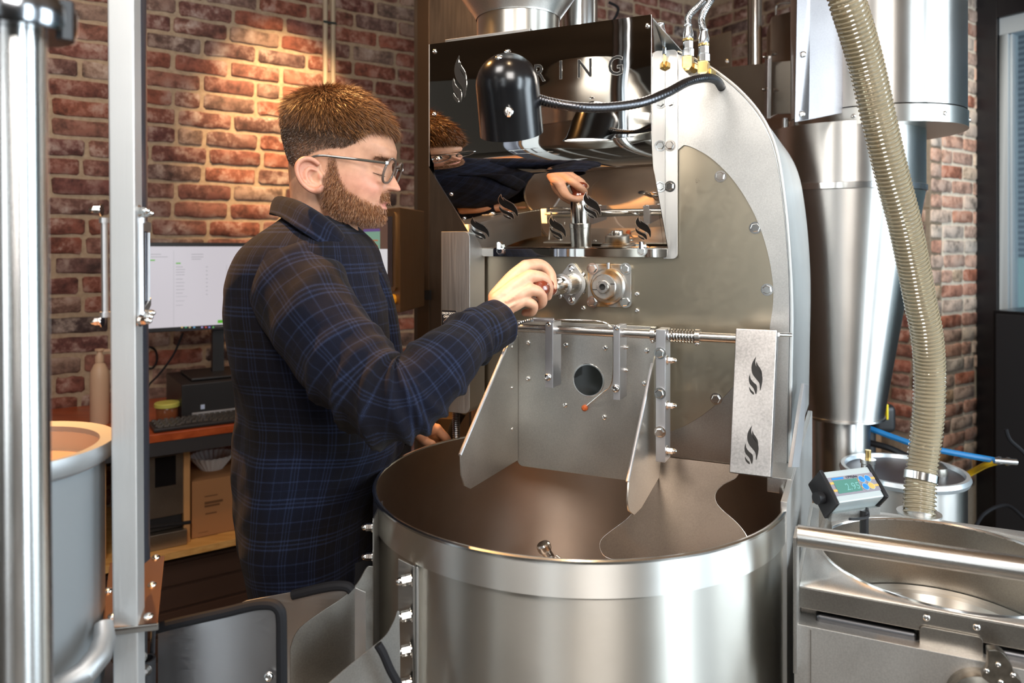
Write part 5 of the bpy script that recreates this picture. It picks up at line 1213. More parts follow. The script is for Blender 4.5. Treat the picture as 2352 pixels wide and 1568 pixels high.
mb.prism([pL+Vector((-.004, 0, .0)), pL+Vector((.010, -.004, 0)), Vector((f.x+.02, f.y-.012, TZ+.001)), Vector((f.x, f.y, TZ+.001))], (.001, .003, 0)); mb.prism([sq(-.06, 1.12, -.02), sq(1.0, 1.12, -.02), sq(1.0, 1.25, -.03), sq(-.06, 1.25, -.03)], (0, .02, -.003)); ob('stand_bracket', mb, M_SPL, SC)
mb = MB(); mb.cyl(sq(.62, 1.15, -.02), Vector((sq(.62, 1.15, -.02).x, sq(.62, 1.15, -.02).y, TZ)), .007, 12); mb.tube(bez([sq(.7, 1.1, -.02), sq(.62, 1.35, -.02), sq(.3, 1.45, -.01), sq(.05, 1.5, 0)], 6), .0025, 8); ob('cable_gland', mb, M_BLKP, SC)
# ================================================================ clear ribbed suction hose
hp = [(1922, -90, 1.17), (1945, 0, 1.19), (1965, 63, 1.21), (1992, 158, 1.24), (2019, 277, 1.27), (2047, 395, 1.30), (2078, 514, 1.33), (2100, 620, 1.36), (2115, 700, 1.38), (2129, 770, 1.395), (2135, 850, 1.41), (2134, 930, 1.415), (2129, 990, 1.42), (2121, 1050, 1.42), (2114, 1111, 1.41), (2111, 1185, 1.39)]
HC, _t, _b = nt('clear_ribbed_pvc')
_b.inputs['Transmission Weight'].default_value = .55; _b.inputs['Roughness'].default_value = .12; _b.inputs['Base Color'].default_value = (.66, .57, .40, 1); _b.inputs['IOR'].default_value = 1.2
HCC, _t, _b = nt('pvc_helix'); _b.inputs['Base Color'].default_value = (.62, .54, .38, 1); _b.inputs['Roughness'].default_value = .08; _b.inputs['Transmission Weight'].default_value = .6; _b.inputs['Coat Weight'].default_value = 1; _b.inputs['Coat Roughness'].default_value = .05
path = bez([P(*q) for q in hp], 12); HS = empty('ribbed_hose', P(2111, 1190, 1.39), 'clear beige ribbed suction hose rising from the table in front of the cyclone', 'hose')
RH = .0262
mb = MB(); mb.tube(path, RH-.0016, 28, caps=False); ob('hose_wall', mb, HC, HS)
# helix along the path
L_ = [0]
for i in range(1, len(path)): L_.append(L_[-1]+(path[i]-path[i-1]).length)
tot = L_[-1]; pitch = .0078; turns = tot/pitch; NS = int(turns*16); arr = np.array([tuple(p) for p in path]); Ls = np.array(L_)
hel = []
for i in range(NS+1):
    s_ = tot*i/NS; x = np.array([np.interp(s_, Ls, arr[:, k]) for k in range(3)]); x2 = np.array([np.interp(min(s_+.004, tot), Ls, arr[:, k]) for k in range(3)]); x1 = np.array([np.interp(max(s_-.004, 0), Ls, arr[:, k]) for k in range(3)])
    tg = Vector(x2-x1).normalized(); n1 = Vector((0, 1, 0)); n1 = (n1-tg*n1.dot(tg)).normalized(); n2 = tg.cross(n1); a_ = 2*PI*s_/pitch
    hel.append(Vector(x)+n1*RH*math.cos(a_)+n2*RH*math.sin(a_))
mb = MB(); mb.tube(hel, .0023, 6); ob('helix_rib', mb, HCC, HS)
cl = path[-16]; tg = (path[-15]-path[-17]).normalized(); mb = MB(); mb.lathe([(RH+.001, -.007), (RH+.0035, -.007), (RH+.0035, .007), (RH+.001, .007)], tuple(cl), tuple(tg), 40); ob('hose_clamp', mb, M_CHROME, HS)
mb = MB(); e_ = path[-1]; mb.lathe([(RH-.003, .008), (RH-.003, .0), (RH+.012, .0), (RH+.012, -.003), (0, -.003)], (e_.x, e_.y, TZ+.003), (0, 0, 1), 40); ob('hose_spigot', mb, M_SPL, HS)
# ================================================================ CYCLONE
CY = empty('chaff_cyclone', P(1950, 1000, 2.2).xy.to_3d(), 'tall polished steel chaff cyclone with a cone, in front of the back brick wall', 'cyclone')
Yc = 2.17; cX = P(2010, 0, Yc).x; R_ = .232
zbnd0 = P(0, 278, Yc-R_).z; ztopc = 2.75
mb = MB(); mb.lathe([(R_, zbnd0+.05), (R_, ztopc)], (cX, Yc, 0), n=96); ob('upper_cylinder', mb, M_DRUM2, CY)
mb = MB(); mb.lathe([(R_+.003, zbnd0), (R_+.003, zbnd0+.045), (R_, zbnd0+.047)], (cX, Yc, 0), n=96); ob('lower_band', mb, M_BAND, CY)
mb = MB(); mb.lathe([(R_+.003, zbnd0), (.0, zbnd0+.0)], (cX, Yc, 0), n=96); ob('underside_plate', mb, M_SPD, CY)
for an in (-2.25, -1.25, -.55): 
    d_ = Vector((math.cos(an), math.sin(an), 0)); inst('screw', ME_BTN, CY, Vector((cX, Yc, zbnd0+.022))+d_*(R_+.003), tuple(d_), scale=1.1)
fp = P(1828, 283, 2.02); mb = MB(); mb.prism([P(1832, -80, 1.93), P(1862, -80, 1.945), P(1858, 274, 1.945), P(1826, 280, 1.93)], (.0, .004, 0)); mb.prism([P(1860, -80, 1.945), P(1960, -80, 2.03), P(1960, 254, 2.03), P(1858, 274, 1.945)], (0, .004, 0)); ob('wrap_flange', mb, speckled('wrap_steel', (.40, .38, .39), .45), CY, bevel=.001)
for x, y in [(1845, 125), (1842, 262)]: inst('screw', ME_BTN, CY, P(x, y, 1.935), (-.3, -1, 0), scale=1.4)
cX2 = P(1930, 0, 2.2).x; Y2 = 2.2; R2 = 173*Y2/FP; zj = P(0, 425, Y2-R2).z; zl = P(0, 965, Y2-.10).z; R3_ = 91*Y2/FP; R4 = 63*Y2/FP
mb = MB(); mb.lathe([(R2, zbnd0+.01), (R2, zj+.01)], (cX2, Y2, 0), n=96); ob('lower_cylinder', mb, M_DRUM2, CY)
mb = MB(); mb.lathe([(R2, zj+.012), (R2+.004, zj+.010), (R2+.004, zj-.006), (R2, zj-.008)], (cX2, Y2, 0), n=96); ob('joint_band', mb, M_CHROME, CY)
mb = MB(); mb.lathe([(R2, zj), (R3_, zl)], (cX2, Y2, 0), n=96); mb.lathe([(R3_, zl), (R3_+.004, zl-.002), (R3_+.004, zl-.008), (R4, zl-.012)], (cX2, Y2, 0), n=96); ob('cone', mb, M_DRUM2, CY)
mb = MB(); mb.lathe([(R4, zl-.008), (R4*.97, .80), (0, .80)], (cX2, Y2, 0), n=64); mb.cyl((cX2, Y2, 0), (cX2, Y2, .8), .05, 24); ob('outlet', mb, M_DRUM2, CY)
# duct box left of the cyclone with a bolted flange and small gas fitting
DU = empty('duct_box', P(1770, 250, 2.5).xy.to_3d()+Vector((0, 0, 1.9)), 'bronze lit rectangular duct with a bolted flange left of the cyclone', 'duct')
mb = MB(); mb.prism([P(1650, 155, 2.6), P(1765, 145, 2.45), P(1765, 272, 2.45), P(1650, 280, 2.6)], (.1, .35, 0)); ob('duct_body', mb, M_CABD2 if 'M_CABD2' in globals() else brushed('duct_steel', (.42, .37, .31), .35, (4, 4, 90), .1, .02), DU, bevel=.002)
mb = MB(); mb.prism([P(1773, 142, 2.4), P(1830, 138, 2.35), P(1830, 266, 2.35), P(1773, 268, 2.4)], (.05, .3, 0)); ob('duct_body', mb, bpy.data.materials['duct_steel'], DU, bevel=.002)
mb = MB(); mb.prism([P(1764, 128, 2.36), P(1773, 128, 2.36), P(1771, 272, 2.36), P(1762, 272, 2.36)], (.0, .03, 0)); ob('duct_flange', mb, M_ALU, DU, bevel=.001)
for x, y, s in [(1762, 131, -1), (1772, 124, 1), (1760, 206, -1), (1776, 208, 1)]: inst('acorn_nut', ME_ACORN, DU, P(x, y, 2.35), (s, -.2, 0), scale=.7)
mb = MB(); mb.box(P(1770, 268, 2.36), P(1832, 262, 2.30)); ob('duct_lip', mb, M_SPD, DU)
mb = MB(); g0 = P(1803, 272, 2.2); mb.cyl(g0, g0+Vector((0, 0, -.03)), .010, 12); mb.cyl(g0+Vector((0, 0, -.04)), g0+Vector((0, 0, -.065)), .012, 6); ob('gas_fitting', mb, M_ZINC, DU); mb = MB(); mb.cyl(g0+Vector((0, 0, -.03)), g0+Vector((0, 0, -.042)), .009, 12); mb.cyl(g0+Vector((0, 0, -.065)), g0+Vector((0, 0, -.09)), .007, 12); ob('brass_nipple', mb, M_BRASS, DU)
PB = empty('grey_wall_panel', P(1630, 150, 3.2).xy.to_3d()+Vector((0, 0, 2)), 'flat grey steel access panel below the bricks left of the riser pipe', 'panel')
mb = MB(); mb.prism([P(1560, 105, 3.1), P(1680, 70, 2.9), P(1680, 155, 2.9), P(1560, 165, 3.1)], (.02, .06, 0)); ob('panel_sheet', mb, M_SPD, PB, bevel=.003); inst('screw', ME_BTN, PB, P(1670, 141, 2.895), (0, -1, 0), scale=1.3)
RP = empty('riser_pipe', P(1738, 150, 2.9).xy.to_3d()+Vector((0, 0, 2)), 'thin vertical steel riser pipe lit orange on its edge before the back wall', 'pipe')
mb = MB(); mb.cyl(P(1736, 150, 2.9), P(1736, -60, 2.9), .0235, 24); ob('pipe_tube', mb, M_CHROME, RP); mb = MB(); mb.cyl(P(1722, 150, 2.95), P(1722, -60, 2.95), .008, 12); ob('small_pipe', mb, M_BLKP, RP)
DB = empty('dark_box', P(1800, 100, 2.8).xy.to_3d()+Vector((0, 0, 2.1)), 'dark brown steel box behind the cyclone wrap beside the riser pipe', 'box')
mb = MB(); mb.prism([P(1772, 38, 2.8), P(1835, 20, 2.65), P(1835, 140, 2.65), P(1772, 142, 2.8)], (.05, .2, 0)); ob('box_body', mb, M_CABD, DB, bevel=.003)
cable('gas_line', [P(1782, 35, 2.75), P(1782, 16, 2.75), P(1792, 8, 2.74), P(1822, 6, 2.72), P(1835, 6, 2.7)], .004, mat('line_grey', (.2, .18, .16), .4, .8), 'thin bent metal gas line above the dark box')
cable('black_wire', [P(1398, 5, 2.6), P(1418, 16, 2.6), P(1418, 30, 2.6), P(1408, 48, 2.6), P(1395, 60, 2.6)], .005, M_RUB, 'short wavy black wire against the bricks above the hood')
# ================================================================ drum, motor, air hoses, behind the table
BIN = empty('collection_bin', P(2085, 1150, 1.95).xy.to_3d(), 'round stainless collection bin with a dark lid behind the hose', 'bin')
bc_ = P(2075, 1080, 1.95); Rb_ = .145; zl_ = P(0, 1084, 1.95).z
mb = MB(); mb.lathe([(Rb_, 0), (Rb_, zl_-.012), (Rb_+.003, zl_)], (bc_.x, bc_.y, 0), n=80); ob('bin_body', mb, M_DRUM2, BIN)
mb = MB(); mb.lathe([(Rb_-.004, zl_), (0, zl_+.004)], (bc_.x, bc_.y, 0), n=80); ob('bin_lid', mb, mat('dark_lid', (.10, .10, .12), .35, .7), BIN)
mb = MB(); mb.lathe([(Rb_-.006, zl_), (Rb_-.003, zl_+.010), (Rb_+.006, zl_+.010), (Rb_+.010, zl_), (Rb_+.006, zl_-.010), (Rb_-.003, zl_-.010)], (bc_.x, bc_.y, 0), n=80); ob('clamp_ring', mb, mat('pale_ring', (.60, .66, .70), .3, .7), BIN)
mb = MB(); k_ = P(2150, 1098, 1.93); mb.lathe([(.028, 0), (.026, .02), (.015, .03), (0, .032)], (k_.x, k_.y, zl_), (0, 0, 1), 24); ob('lid_knob', mb, M_SPD, BIN)
mb = MB(); s_ = P(1994, 1065, 1.82); mb.lathe([(.016, -.06), (.016, .0), (.018, .002), (.018, .012), (0, .012)], tuple(s_), (0, 0, 1), 24); ob('inlet_stub', mb, M_CHROME, BIN); mb = MB(); mb.cyl(s_+Vector((0, 0, .012)), s_+Vector((0, 0, .034)), .007, 12); ob('brass_valve', mb, M_BRASS, BIN)
MO = empty('black_motor', P(2030, 950, 2.5).xy.to_3d()+Vector((0, 0, .85)), 'black motor housing with a yellow cap beside the cyclone cone', 'motor')
mb = MB(); mb.box(P(1960, 972, 2.6), P(2062, 930, 2.45)); ob('motor_body', mb, M_BLKP, MO, bevel=.02, seg=3)
mb = MB(); mb.box(P(2022, 958, 2.44), P(2042, 928, 2.40)); ob('yellow_cap', mb, mat('yellow_cap', (.80, .62, .02), .45), MO, bevel=.004)
mb = MB(); a_ = P(1990, 970, 2.52); mb.cyl((a_.x, a_.y, 0), a_, .03, 12); ob('motor_stand', mb, M_BLKP, MO)
BLUE = mat('blue_air_hose', (.015, .22, .55), .4); YEL = mat('yellow_air_hose', (.75, .45, .01), .4)
cable('blue_air_hose', [P(1988, 980, 2.3), P(2050, 1003, 2.25), P(2110, 1023, 2.2), P(2190, 1040, 2.15), P(2285, 1057, 2.1)], .0088, BLUE, 'blue air hose running behind the ribbed hose to the dark cabinet', 'hose')
cable('yellow_air_hose', [P(2150, 1130, 2.3), P(2200, 1102, 2.25), P(2240, 1080, 2.2), P(2268, 1066, 2.12), P(2300, 1058, 2.08)], .0088, YEL, 'yellow air hose slanting down left from the blue hose coupling', 'hose')
mb = MB(); mb.cyl(P(2283, 1057, 2.08), P(2335, 1061, 2.07), .009, 14); mb.cyl(P(2292, 1057, 2.08), P(2298, 1058, 2.08), .012, 6); mb.cyl(P(2312, 1059, 2.08), P(2318, 1060, 2.08), .012, 6); ob('hose_coupling', mb, M_ZINC, None, label='knurled metal coupling joining the air hoses at the dark cabinet', cat='coupling')
cable('black_pipework', [P(1990, 1015, 2.3), P(2040, 1028, 2.25), P(2085, 1048, 2.2), P(2110, 1056, 2.15)], .010, M_BLKP, 'black pipe with a pale tip crossing behind the collection bin', 'pipe')
cable('black_floor_cable', [P(2230, 1230, 2.4), P(2260, 1180, 2.5), P(2310, 1160, 2.5), P(2352, 1190, 2.45), P(2400, 1240, 2.4)], .006, M_RUB, 'loop of black cable before the dark cabinet at the lower right')
cable('black_side_cable', [P(2400, 1100, 2.2), P(2352, 1040, 2.2), P(2320, 1010, 2.2), P(2310, 985, 2.2)], .006, M_RUB, 'black cable curving in front of the dark cabinet at the right edge')
# ================================================================ THE MAN
MAN = empty('person', (-.38, 1.42, 0), 'bearded man in glasses and a navy plaid overshirt gripping the trier beside the roaster', 'person')
hyaw, hpit = math.radians(-4), math.radians(14)
HL = Vector((-math.sin(hyaw), math.cos(hyaw), 0)); HF = Vector((math.cos(hyaw)*math.cos(hpit), math.sin(hyaw)*math.cos(hpit), -math.sin(hpit))); HU = HF.cross(HL)
HO = P(733, 405, 1.31)+HL*.072
def hw3(x, y, z): return HO+HF*x+HL*y+HU*z
def tb_(tab):
    a = np.array(sorted(tab)); return lambda z: np.interp(z, a[:, 0], a[:, 1])
XF = tb_([(-.064, .070), (-.060, .094), (-.052, .107), (-.042, .112), (-.033, .109), (-.022, .110), (-.010, .112), (.003, .1115), (.02, .107), (.042, .101), (.058, .1035), (.07, .107), (.08, .107), (.10, .094), (.115, .083), (.13, .067), (.145, .045), (.155, .022), (.161, -.005)])
XB = tb_([(-.064, .0), (-.05, -.035), (-.03, -.055), (0, -.072), (.03, -.092), (.055, -.105), (.08, -.111), (.10, -.109), (.12, -.100), (.14, -.076), (.155, -.043), (.161, -.010)])
HWD = tb_([(-.064, .030), (-.058, .040), (-.05, .047), (-.04, .053), (-.02, .060), (0, .066), (.03, .071), (.06, .074), (.09, .074), (.115, .068), (.135, .054), (.15, .034), (.158, .016), (.161, .003)])
XC = tb_([(-.064, .045), (-.05, .035), (-.02, .018), (.02, .0), (.06, -.008), (.1, -.010), (.161, -.008)])
def G(a, s): return np.exp(-(a/s)**2)
def headpt(th, z, off=0.0):
    """numpy: surface of the head in its own frame (x forward, y left, z up)"""
    c, s_ = np.cos(th), np.sin(th)
    ef = 2/2.25; eb = 2/2.15
    xf, xb, hw_, xc = XF(z), XB(z), HWD(z), XC(z)
    x = np.where(c > 0, xc+(xf-xc)*np.abs(c)**ef, xc-(xc-xb)*np.abs(c)**eb)
    y = hw_*np.sign(s_)*np.abs(s_)**ef
    fr = np.clip(c, 0, 1)
    ay = np.abs(y)
    d = np.zeros_like(x); zn = z; z = z
    # nose
    t = np.clip((.060-z)/(.060-.006), 0, 1.0)
    pr = np.interp(t, [0, .12, .35, .6, .78, .88, .95, 1.0], [.000, .0035, .011, .019, .0250, .0265, .021, .002])
    sg = np.interp(t, [0, .3, .7, .9, 1], [.0065, .0075, .0095, .012, .012])
    d += np.where((z < .060) & (z > .002), pr*G(y, sg), 0)
    d += .009*G(ay-.0145, .0055)*G(z-.0135, .0075)
    d -= .006*G(ay-.0065, .003)*G(z-.0055, .003)
    # brow, sockets, lids, cheeks
    ze = z+.006
    d += .004*G(ze-.070, .008)*G(ay-.026, .022)
    d -= .0120*G(ay-.031, .014)*G(ze-.046, .0125)
    d += .0085*G(ay-.031, .0115)*G(ze-.041, .0075)
    d -= .0015*G(ay-.031, .010)*G(ze-.0365, .0012)
    d -= .0018*G(ay-.031, .011)*G(ze-.0505, .0016)
    d += .005*G(ay-.043, .016)*G(z-.010, .016)
    # lips, chin
    d += .0050*G(y, .020)*G(z+.0145, .0042); d += .0062*G(y, .018)*G(z+.0275, .0048)
    d -= .0040*G(y, .022)*G(z+.0208, .0020); d -= .0035*G(y, .020)*G(z+.0365, .0045); d += .0045*G(y, .018)*G(z+.050, .010)
    d -= .0012*G(y, .0028)*G(z+.004, .007)
    x = x+d*np.where(fr > .05, 1, fr/.05)-.004*np.clip(c, 0, 1)*G(z-.03, .05)
    # temples
    y = y*(1-.04*G(z-.055, .02)*G(x-.075, .03))
    p = np.stack([x, y, z*np.ones_like(x)], -1)
    return p
def headgrid(nz, nt, z0=-.064, z1=.161):
    u = np.linspace(0, 1, nz); zz = z0+(z1-z0)*(1-np.cos(u*PI*.5+PI*.0)) if False else np.concatenate([np.linspace(z0, .12, int(nz*.8)), .12+(z1-.12)*np.sin(np.linspace(0, PI/2, nz-int(nz*.8)+1))[1:]])
    th = np.linspace(-PI, PI, nt, endpoint=False)
    Z, T = np.meshgrid(zz, th, indexing='ij'); return headpt(T, Z), zz, th
def toworld(p):
    M3 = np.array([tuple(HF), tuple(HL), tuple(HU)]); return p.reshape(-1, 3) @ M3+np.array(tuple(HO))
Hg, hz_, ht_ = headgrid(150, 220)
body = MB()
nz, ntt = Hg.shape[:2]; vs = toworld(Hg)
fs = [(i*ntt+j, i*ntt+(j+1) % ntt, (i+1)*ntt+(j+1) % ntt, (i+1)*ntt+j) for i in range(nz-1) for j in range(ntt)]
fs += [tuple(range(ntt-1, -1, -1)), tuple((nz-1)*ntt+j for j in range(ntt))]
body.v = [tuple(v) for v in vs]; body.f = fs
def chain(pts, rs, n=18, sub=5):
    """closed tapered limb with round ends"""
    pts = [Vector(p) for p in pts]; C_ = bez(pts, sub); R_ = []
    for i in range(len(pts)-1):
        for k in range(sub): t = k/sub; t = t*t*(3-2*t); R_.append(rs[i]*(1-t)+rs[i+1]*t)
    R_.append(rs[-1])
    a = (C_[0]-C_[1]).normalized(); b = (C_[-1]-C_[-2]).normalized()
    cap0 = [C_[0]+a*R_[0]*math.sin(q) for q in (1.45, 1.1, .7, .35)]; r0_ = [R_[0]*math.cos(q) for q in (1.45, 1.1, .7, .35)]
    cap1 = [C_[-1]+b*R_[-1]*math.sin(q) for q in (.35, .7, 1.1, 1.45)]; r1_ = [R_[-1]*math.cos(q) for q in (.35, .7, 1.1, 1.45)]
    body.tube(cap0+C_+cap1, r0_+R_+r1_, n)
# neck and shoulders core
chain([hw3(-.030, 0, .02), P(738, 470, 1.39), P(735, 530, 1.405), P(728, 590, 1.41)], [.056, .056, .060, .075], 40)
chain([hw3(.0, -.052, -.01), P(760, 500, 1.355), P(800, 560, 1.375)], [.014, .014, .013], 16)      # sternomastoid
chain([P(790, 500, 1.40), P(798, 560, 1.41)], [.022, .026], 16)
chain([P(728, 600, 1.42), P(725, 800, 1.43), P(720, 1000, 1.46), P(705, 1300, 1.47)], [.07, .085, .06, .05], 24)
# ear
def ear(side):
    s_ = side
    ez = Vector((0, 0, 0))
    # outline in head frame measured from the photo (ear frame px -> x,z), hinge line at the front
    pts = [(734, 377), (722, 368), (706, 368), (694, 380), (692, 398), (698, 417), (708, 430), (722, 438), (736, 438), (743, 430)]
    out = []
    for i, (px, py) in enumerate(pts):
        dx = (px-733)*.000771; dz = -(py-405)*.000771
        x = dx*math.cos(hpit)-dz*math.sin(hpit); z = dx*math.sin(hpit)+dz*math.cos(hpit)
        flare = .012+.55*max(0, -x-.004)
        out.append(Vector((x, s_*(.068+flare), z)))
    w = [hw3(*p) for p in out]
    chain(w, [.0042, .0046, .0048, .0046, .0044, .0042, .0046, .0058, .0062, .0045], 10, 4)
    # bowl behind the helix
    cen = sum(out, Vector())/len(out); sh = [hw3(p.x*.93+cen.x*.07, p.y-s_*.0045, p.z*.93+cen.z*.07) for p in out]
    inn_ = hw3(cen.x+.006, s_*.069, cen.z-.002); cen2 = hw3(cen.x, s_*.0745, cen.z)
    body.add(sh+[cen2]+[p+HL*(-s_*.008) for p in sh]+[cen2+HL*(-s_*.006)], [(i, i+1, 10) for i in range(9)]+[(9, 0, 10)]+[(11+i+1, 11+i, 21) for i in range(9)]+[(11, 20, 21)]+[(i+1, i, 11+i, 11+i+1) for i in range(9)]+[(0, 9, 20, 11)])
    anti = []
    for px, py in [(728, 392), (716, 388), (707, 396), (708, 412), (718, 424), (730, 427)]:
        dx = (px-733)*.000771; dz = -(py-405)*.000771; x = dx*math.cos(hpit)-dz*math.sin(hpit); z = dx*math.sin(hpit)+dz*math.cos(hpit)
        anti.append(hw3(x, s_*(.0755+.45*max(0, -x-.004)), z))
    chain(anti, [.002, .0035, .0040, .0038, .0032, .002], 8, 4)
    tr = []
    for px, py in [(734, 396), (737, 405), (735, 416)]:
        dx = (px-733)*.000771; dz = -(py-405)*.000771; x = dx*math.cos(hpit)-dz*math.sin(hpit); z = dx*math.sin(hpit)+dz*math.cos(hpit); tr.append(hw3(x, s_*.0725, z))
    chain(tr, [.003, .0055, .003], 10, 4)
ear(-1); ear(1)
# right arm core and hand on the trier
SHR = P(655, 618, 1.27); ELR = P(880, 925, 1.17); WRR = P(1138, 722, 1.355)
chain([P(700, 640, 1.36), SHR, SHR.lerp(ELR, .5), ELR], [.05, .05, .045, .038], 16)
chain([ELR, ELR.lerp(WRR, .5), WRR.lerp(P(1200, 672, 1.40), .15)], [.038, .036, .0265], 20)
W_ = P(1146, 706, 1.365)
K = [P(1207, 611, 1.400), P(1218, 634, 1.378), P(1215, 664, 1.366), P(1202, 690, 1.362)]
WR4 = [P(1140, 676, 1.375), P(1142, 688, 1.36), P(1146, 700, 1.355), P(1152, 712, 1.355)]
for w0, k_, r0_, r1_ in zip(WR4, K, (.0165, .0175, .0165, .014), (.0125, .0128, .0120, .0108)):
    chain([W_.lerp(w0, .8), w0.lerp(k_, .5), k_], [r0_, (r0_+r1_)/2+.001, r1_], 18)
chain([W_, P(1178, 668, 1.372), P(1195, 652, 1.378)], [.019, .021, .013], 18)
FG = [[K[0], P(1241, 608, 1.428), P(1264, 628, 1.432), P(1270, 658, 1.422)],
      [K[1], P(1246, 638, 1.392), P(1259, 658, 1.404), P(1258, 680, 1.418)],
      [K[2], P(1240, 672, 1.380), P(1246, 693, 1.392), P(1234, 703, 1.410)],
      [K[3], P(1224, 700, 1.374), P(1222, 716, 1.388), P(1206, 718, 1.400)]]
for f_, r_ in zip(FG, ([.0122, .0112, .0100, .0088], [.0124, .0112, .0100, .0088], [.0118, .0105, .0094, .0084], [.0105, .0094, .0084, .0074])):
    chain(f_, r_, 16, 6)
chain([P(1152, 690, 1.385), P(1182, 672, 1.415), P(1215, 672, 1.440), P(1238, 680, 1.452)], [.014, .014, .0115, .010], 16)
# knuckle and tendon relief on the back of the hand
for w0, k_ in zip(WR4, K):
    chain([w0.lerp(k_, .25)+Vector((0, -.0155, 0)), w0.lerp(k_, .65)+Vector((0, -.0125, .002)), k_+Vector((-.003, -.006, .001))], [.0022, .0028, .006], 8)
# left arm core and hand on the tray rim
SHL = P(790, 640, 1.60); ELL = P(800, 900, 1.68); WRL = P(950, 972, 1.60)
chain([P(740, 640, 1.48), SHL, SHL.lerp(ELL, .5), ELL], [.05, .05, .045, .038], 14)
chain([ELL, ELL.lerp(WRL, .6), WRL], [.038, .034, .0265], 18)
KL = [P(1003, 985, 1.625), P(1006, 998, 1.645), P(1000, 1010, 1.662), P(990, 1020, 1.675)]
for k_, r1_ in zip(KL, (.012, .012, .0115, .0105)): chain([P(952, 974, 1.605), P(978, 984, 1.62).lerp(k_, .35), k_], [.019, .0165, r1_], 16)
chain([KL[0], P(1018, 1000, 1.632), P(1028, 1014, 1.648), P(1026, 1040, 1.655)], [.0112, .0102, .0095, .0085], 14)
for i in (1, 2, 3): chain([KL[i], KL[i]+Vector((.012, .012, -.006)), KL[i]+Vector((.014, .018, -.03)), KL[i]+Vector((.008, .014, -.05))], [.0112, .0100, .0092, .0082], 12)
chain([P(950, 984, 1.60), P(966, 1000, 1.592), P(977, 1014, 1.590), P(992, 1020, 1.584)], [.0155, .0135, .0105, .0092], 16)
o = ob('body', body, None, MAN, fix=False)
rm = o.modifiers.new('r', 'REMESH'); rm.mode = 'VOXEL'; rm.voxel_size = .0019; rm.adaptivity = 0
smm = o.modifiers.new('s', 'SMOOTH'); smm.factor = .5; smm.iterations = 3
dg = bpy.context.evaluated_depsgraph_get(); me = bpy.data.meshes.new_from_object(o.evaluated_get(dg)); o.modifiers.clear(); o.data = me; me.name = 'body'
me.shade_smooth()
print('body verts', len(me.vertices))
# skin colour from position: cheeks, lips, stubble, ear, hands (attributes on the skin itself)
base_ = np.array(tuple(worldloc(MAN)))
co = np.empty(len(me.vertices)*3, dtype=np.float32); me.vertices.foreach_get('co', co); co = co.reshape(-1, 3)+base_
M3 = np.array([tuple(HF), tuple(HL), tuple(HU)]); hl = (co-np.array(tuple(HO))) @ M3.T
hx, hy, hz = hl[:, 0], hl[:, 1], hl[:, 2]
isH = ((hz > -.07) & (np.abs(hx) < .15) & (np.abs(hy) < .12)).astype(float)
colr = np.tile(np.array([.57, .315, .20]), (len(co), 1))
def mixc(m, c):
    global colr
    m = np.clip(m, 0, 1)[:, None]; colr = colr*(1-m)+np.array(c)*m
ahy = np.abs(hy)
mixc(.45*isH*G(ahy-.045, .022)*G(hz-.005, .022)*(hx > .03), (.62, .22, .17))
mixc(.5*isH*G(ahy, .016)*G(hz-.016, .012)*(hx > .105), (.64, .27, .20))
mixc(.85*isH*G(hy, .019)*(hx > .09)*np.clip(1-np.abs(hz+.0215)/.0095, 0, 1)**.5, (.60, .24, .22))
mixc(.35*isH*(ahy > .076), (.64, .24, .18))
# hair root colour (real stubble): sides of the head below the hair cap, and beard area
def beardmask(x, y, z):
    ay = np.abs(y)
    th_ = np.arctan2(ay, x-.0)
    # cheek line from sideburn to mouth corner
    line = np.interp(x, [.0, .02, .035, .05, .07, .085, .095, .12], [.048, .044, .011, -.006, -.014, -.019, -.021, -.021])
    m = np.clip((line-z)/.015, 0, 1)*np.clip((x-(.005+.0*z))/.012, 0, 1)
    mus = G(z+.0075, .0065)*np.clip((x-.088)/.008, 0, 1)*np.clip((.028-ay)/.006, 0, 1)
    lip = np.clip(1-np.abs(z+.0215)/.0095, 0, 1)*np.clip((.020-ay)/.004, 0, 1)*np.clip((x-.098)/.005, 0, 1)
    m = np.maximum(m, np.clip(mus*1.6, 0, 1))*(1-np.clip(lip*3, 0, 1))
    jawcut = np.clip((z+.074)/.006, 0, 1); return m*jawcut
def scalpmask(x, y, z):
    ay = np.abs(y)
    # front hairline climbs from the temple to the fringe; nape at the bottom
    low = np.interp(x, [-.12, -.075, -.05, -.03, -.012, .004, .030, .048, .056, .064, .085, .10], [-.03, -.035, -.01, .030, .042, .050, .058, .072, .097, .107, .114, .118])
    return np.clip((z-low)/.004, 0, 1)
bm_ = beardmask(hx, hy, hz)*isH; smk = scalpmask(hx, hy, hz)*isH*(ahy < .0775)
fade = np.interp(hz, [-.03, .04, .06, .08], [.45, .55, .88, 1.0])*np.where(hx > .02, .75, 1)
mixc(.80*bm_, (.17, .065, .030)); mixc(smk*fade, (.07, .035, .018))
browm = isH*G(hz-(.0590+.05*np.clip(ahy-.02, 0, 1)-6*np.clip(ahy-.038, 0, 1)**1.5), .0035)*np.clip((ahy-.010)/.004, 0, 1)*np.clip((.050-ahy)/.006, 0, 1)*(hx > .06)
mixc(.35*browm, (.20, .09, .045))
mixc(.55*isH*G(ahy-.031, .012)*G(hz-.0305, .0012)*(hx > .07), (.12, .05, .03))
ca = me.color_attributes.new('skin', 'FLOAT_COLOR', 'POINT'); buf = np.ones((len(co), 4), dtype=np.float32); buf[:, :3] = colr; ca.data.foreach_set('color', buf.ravel())
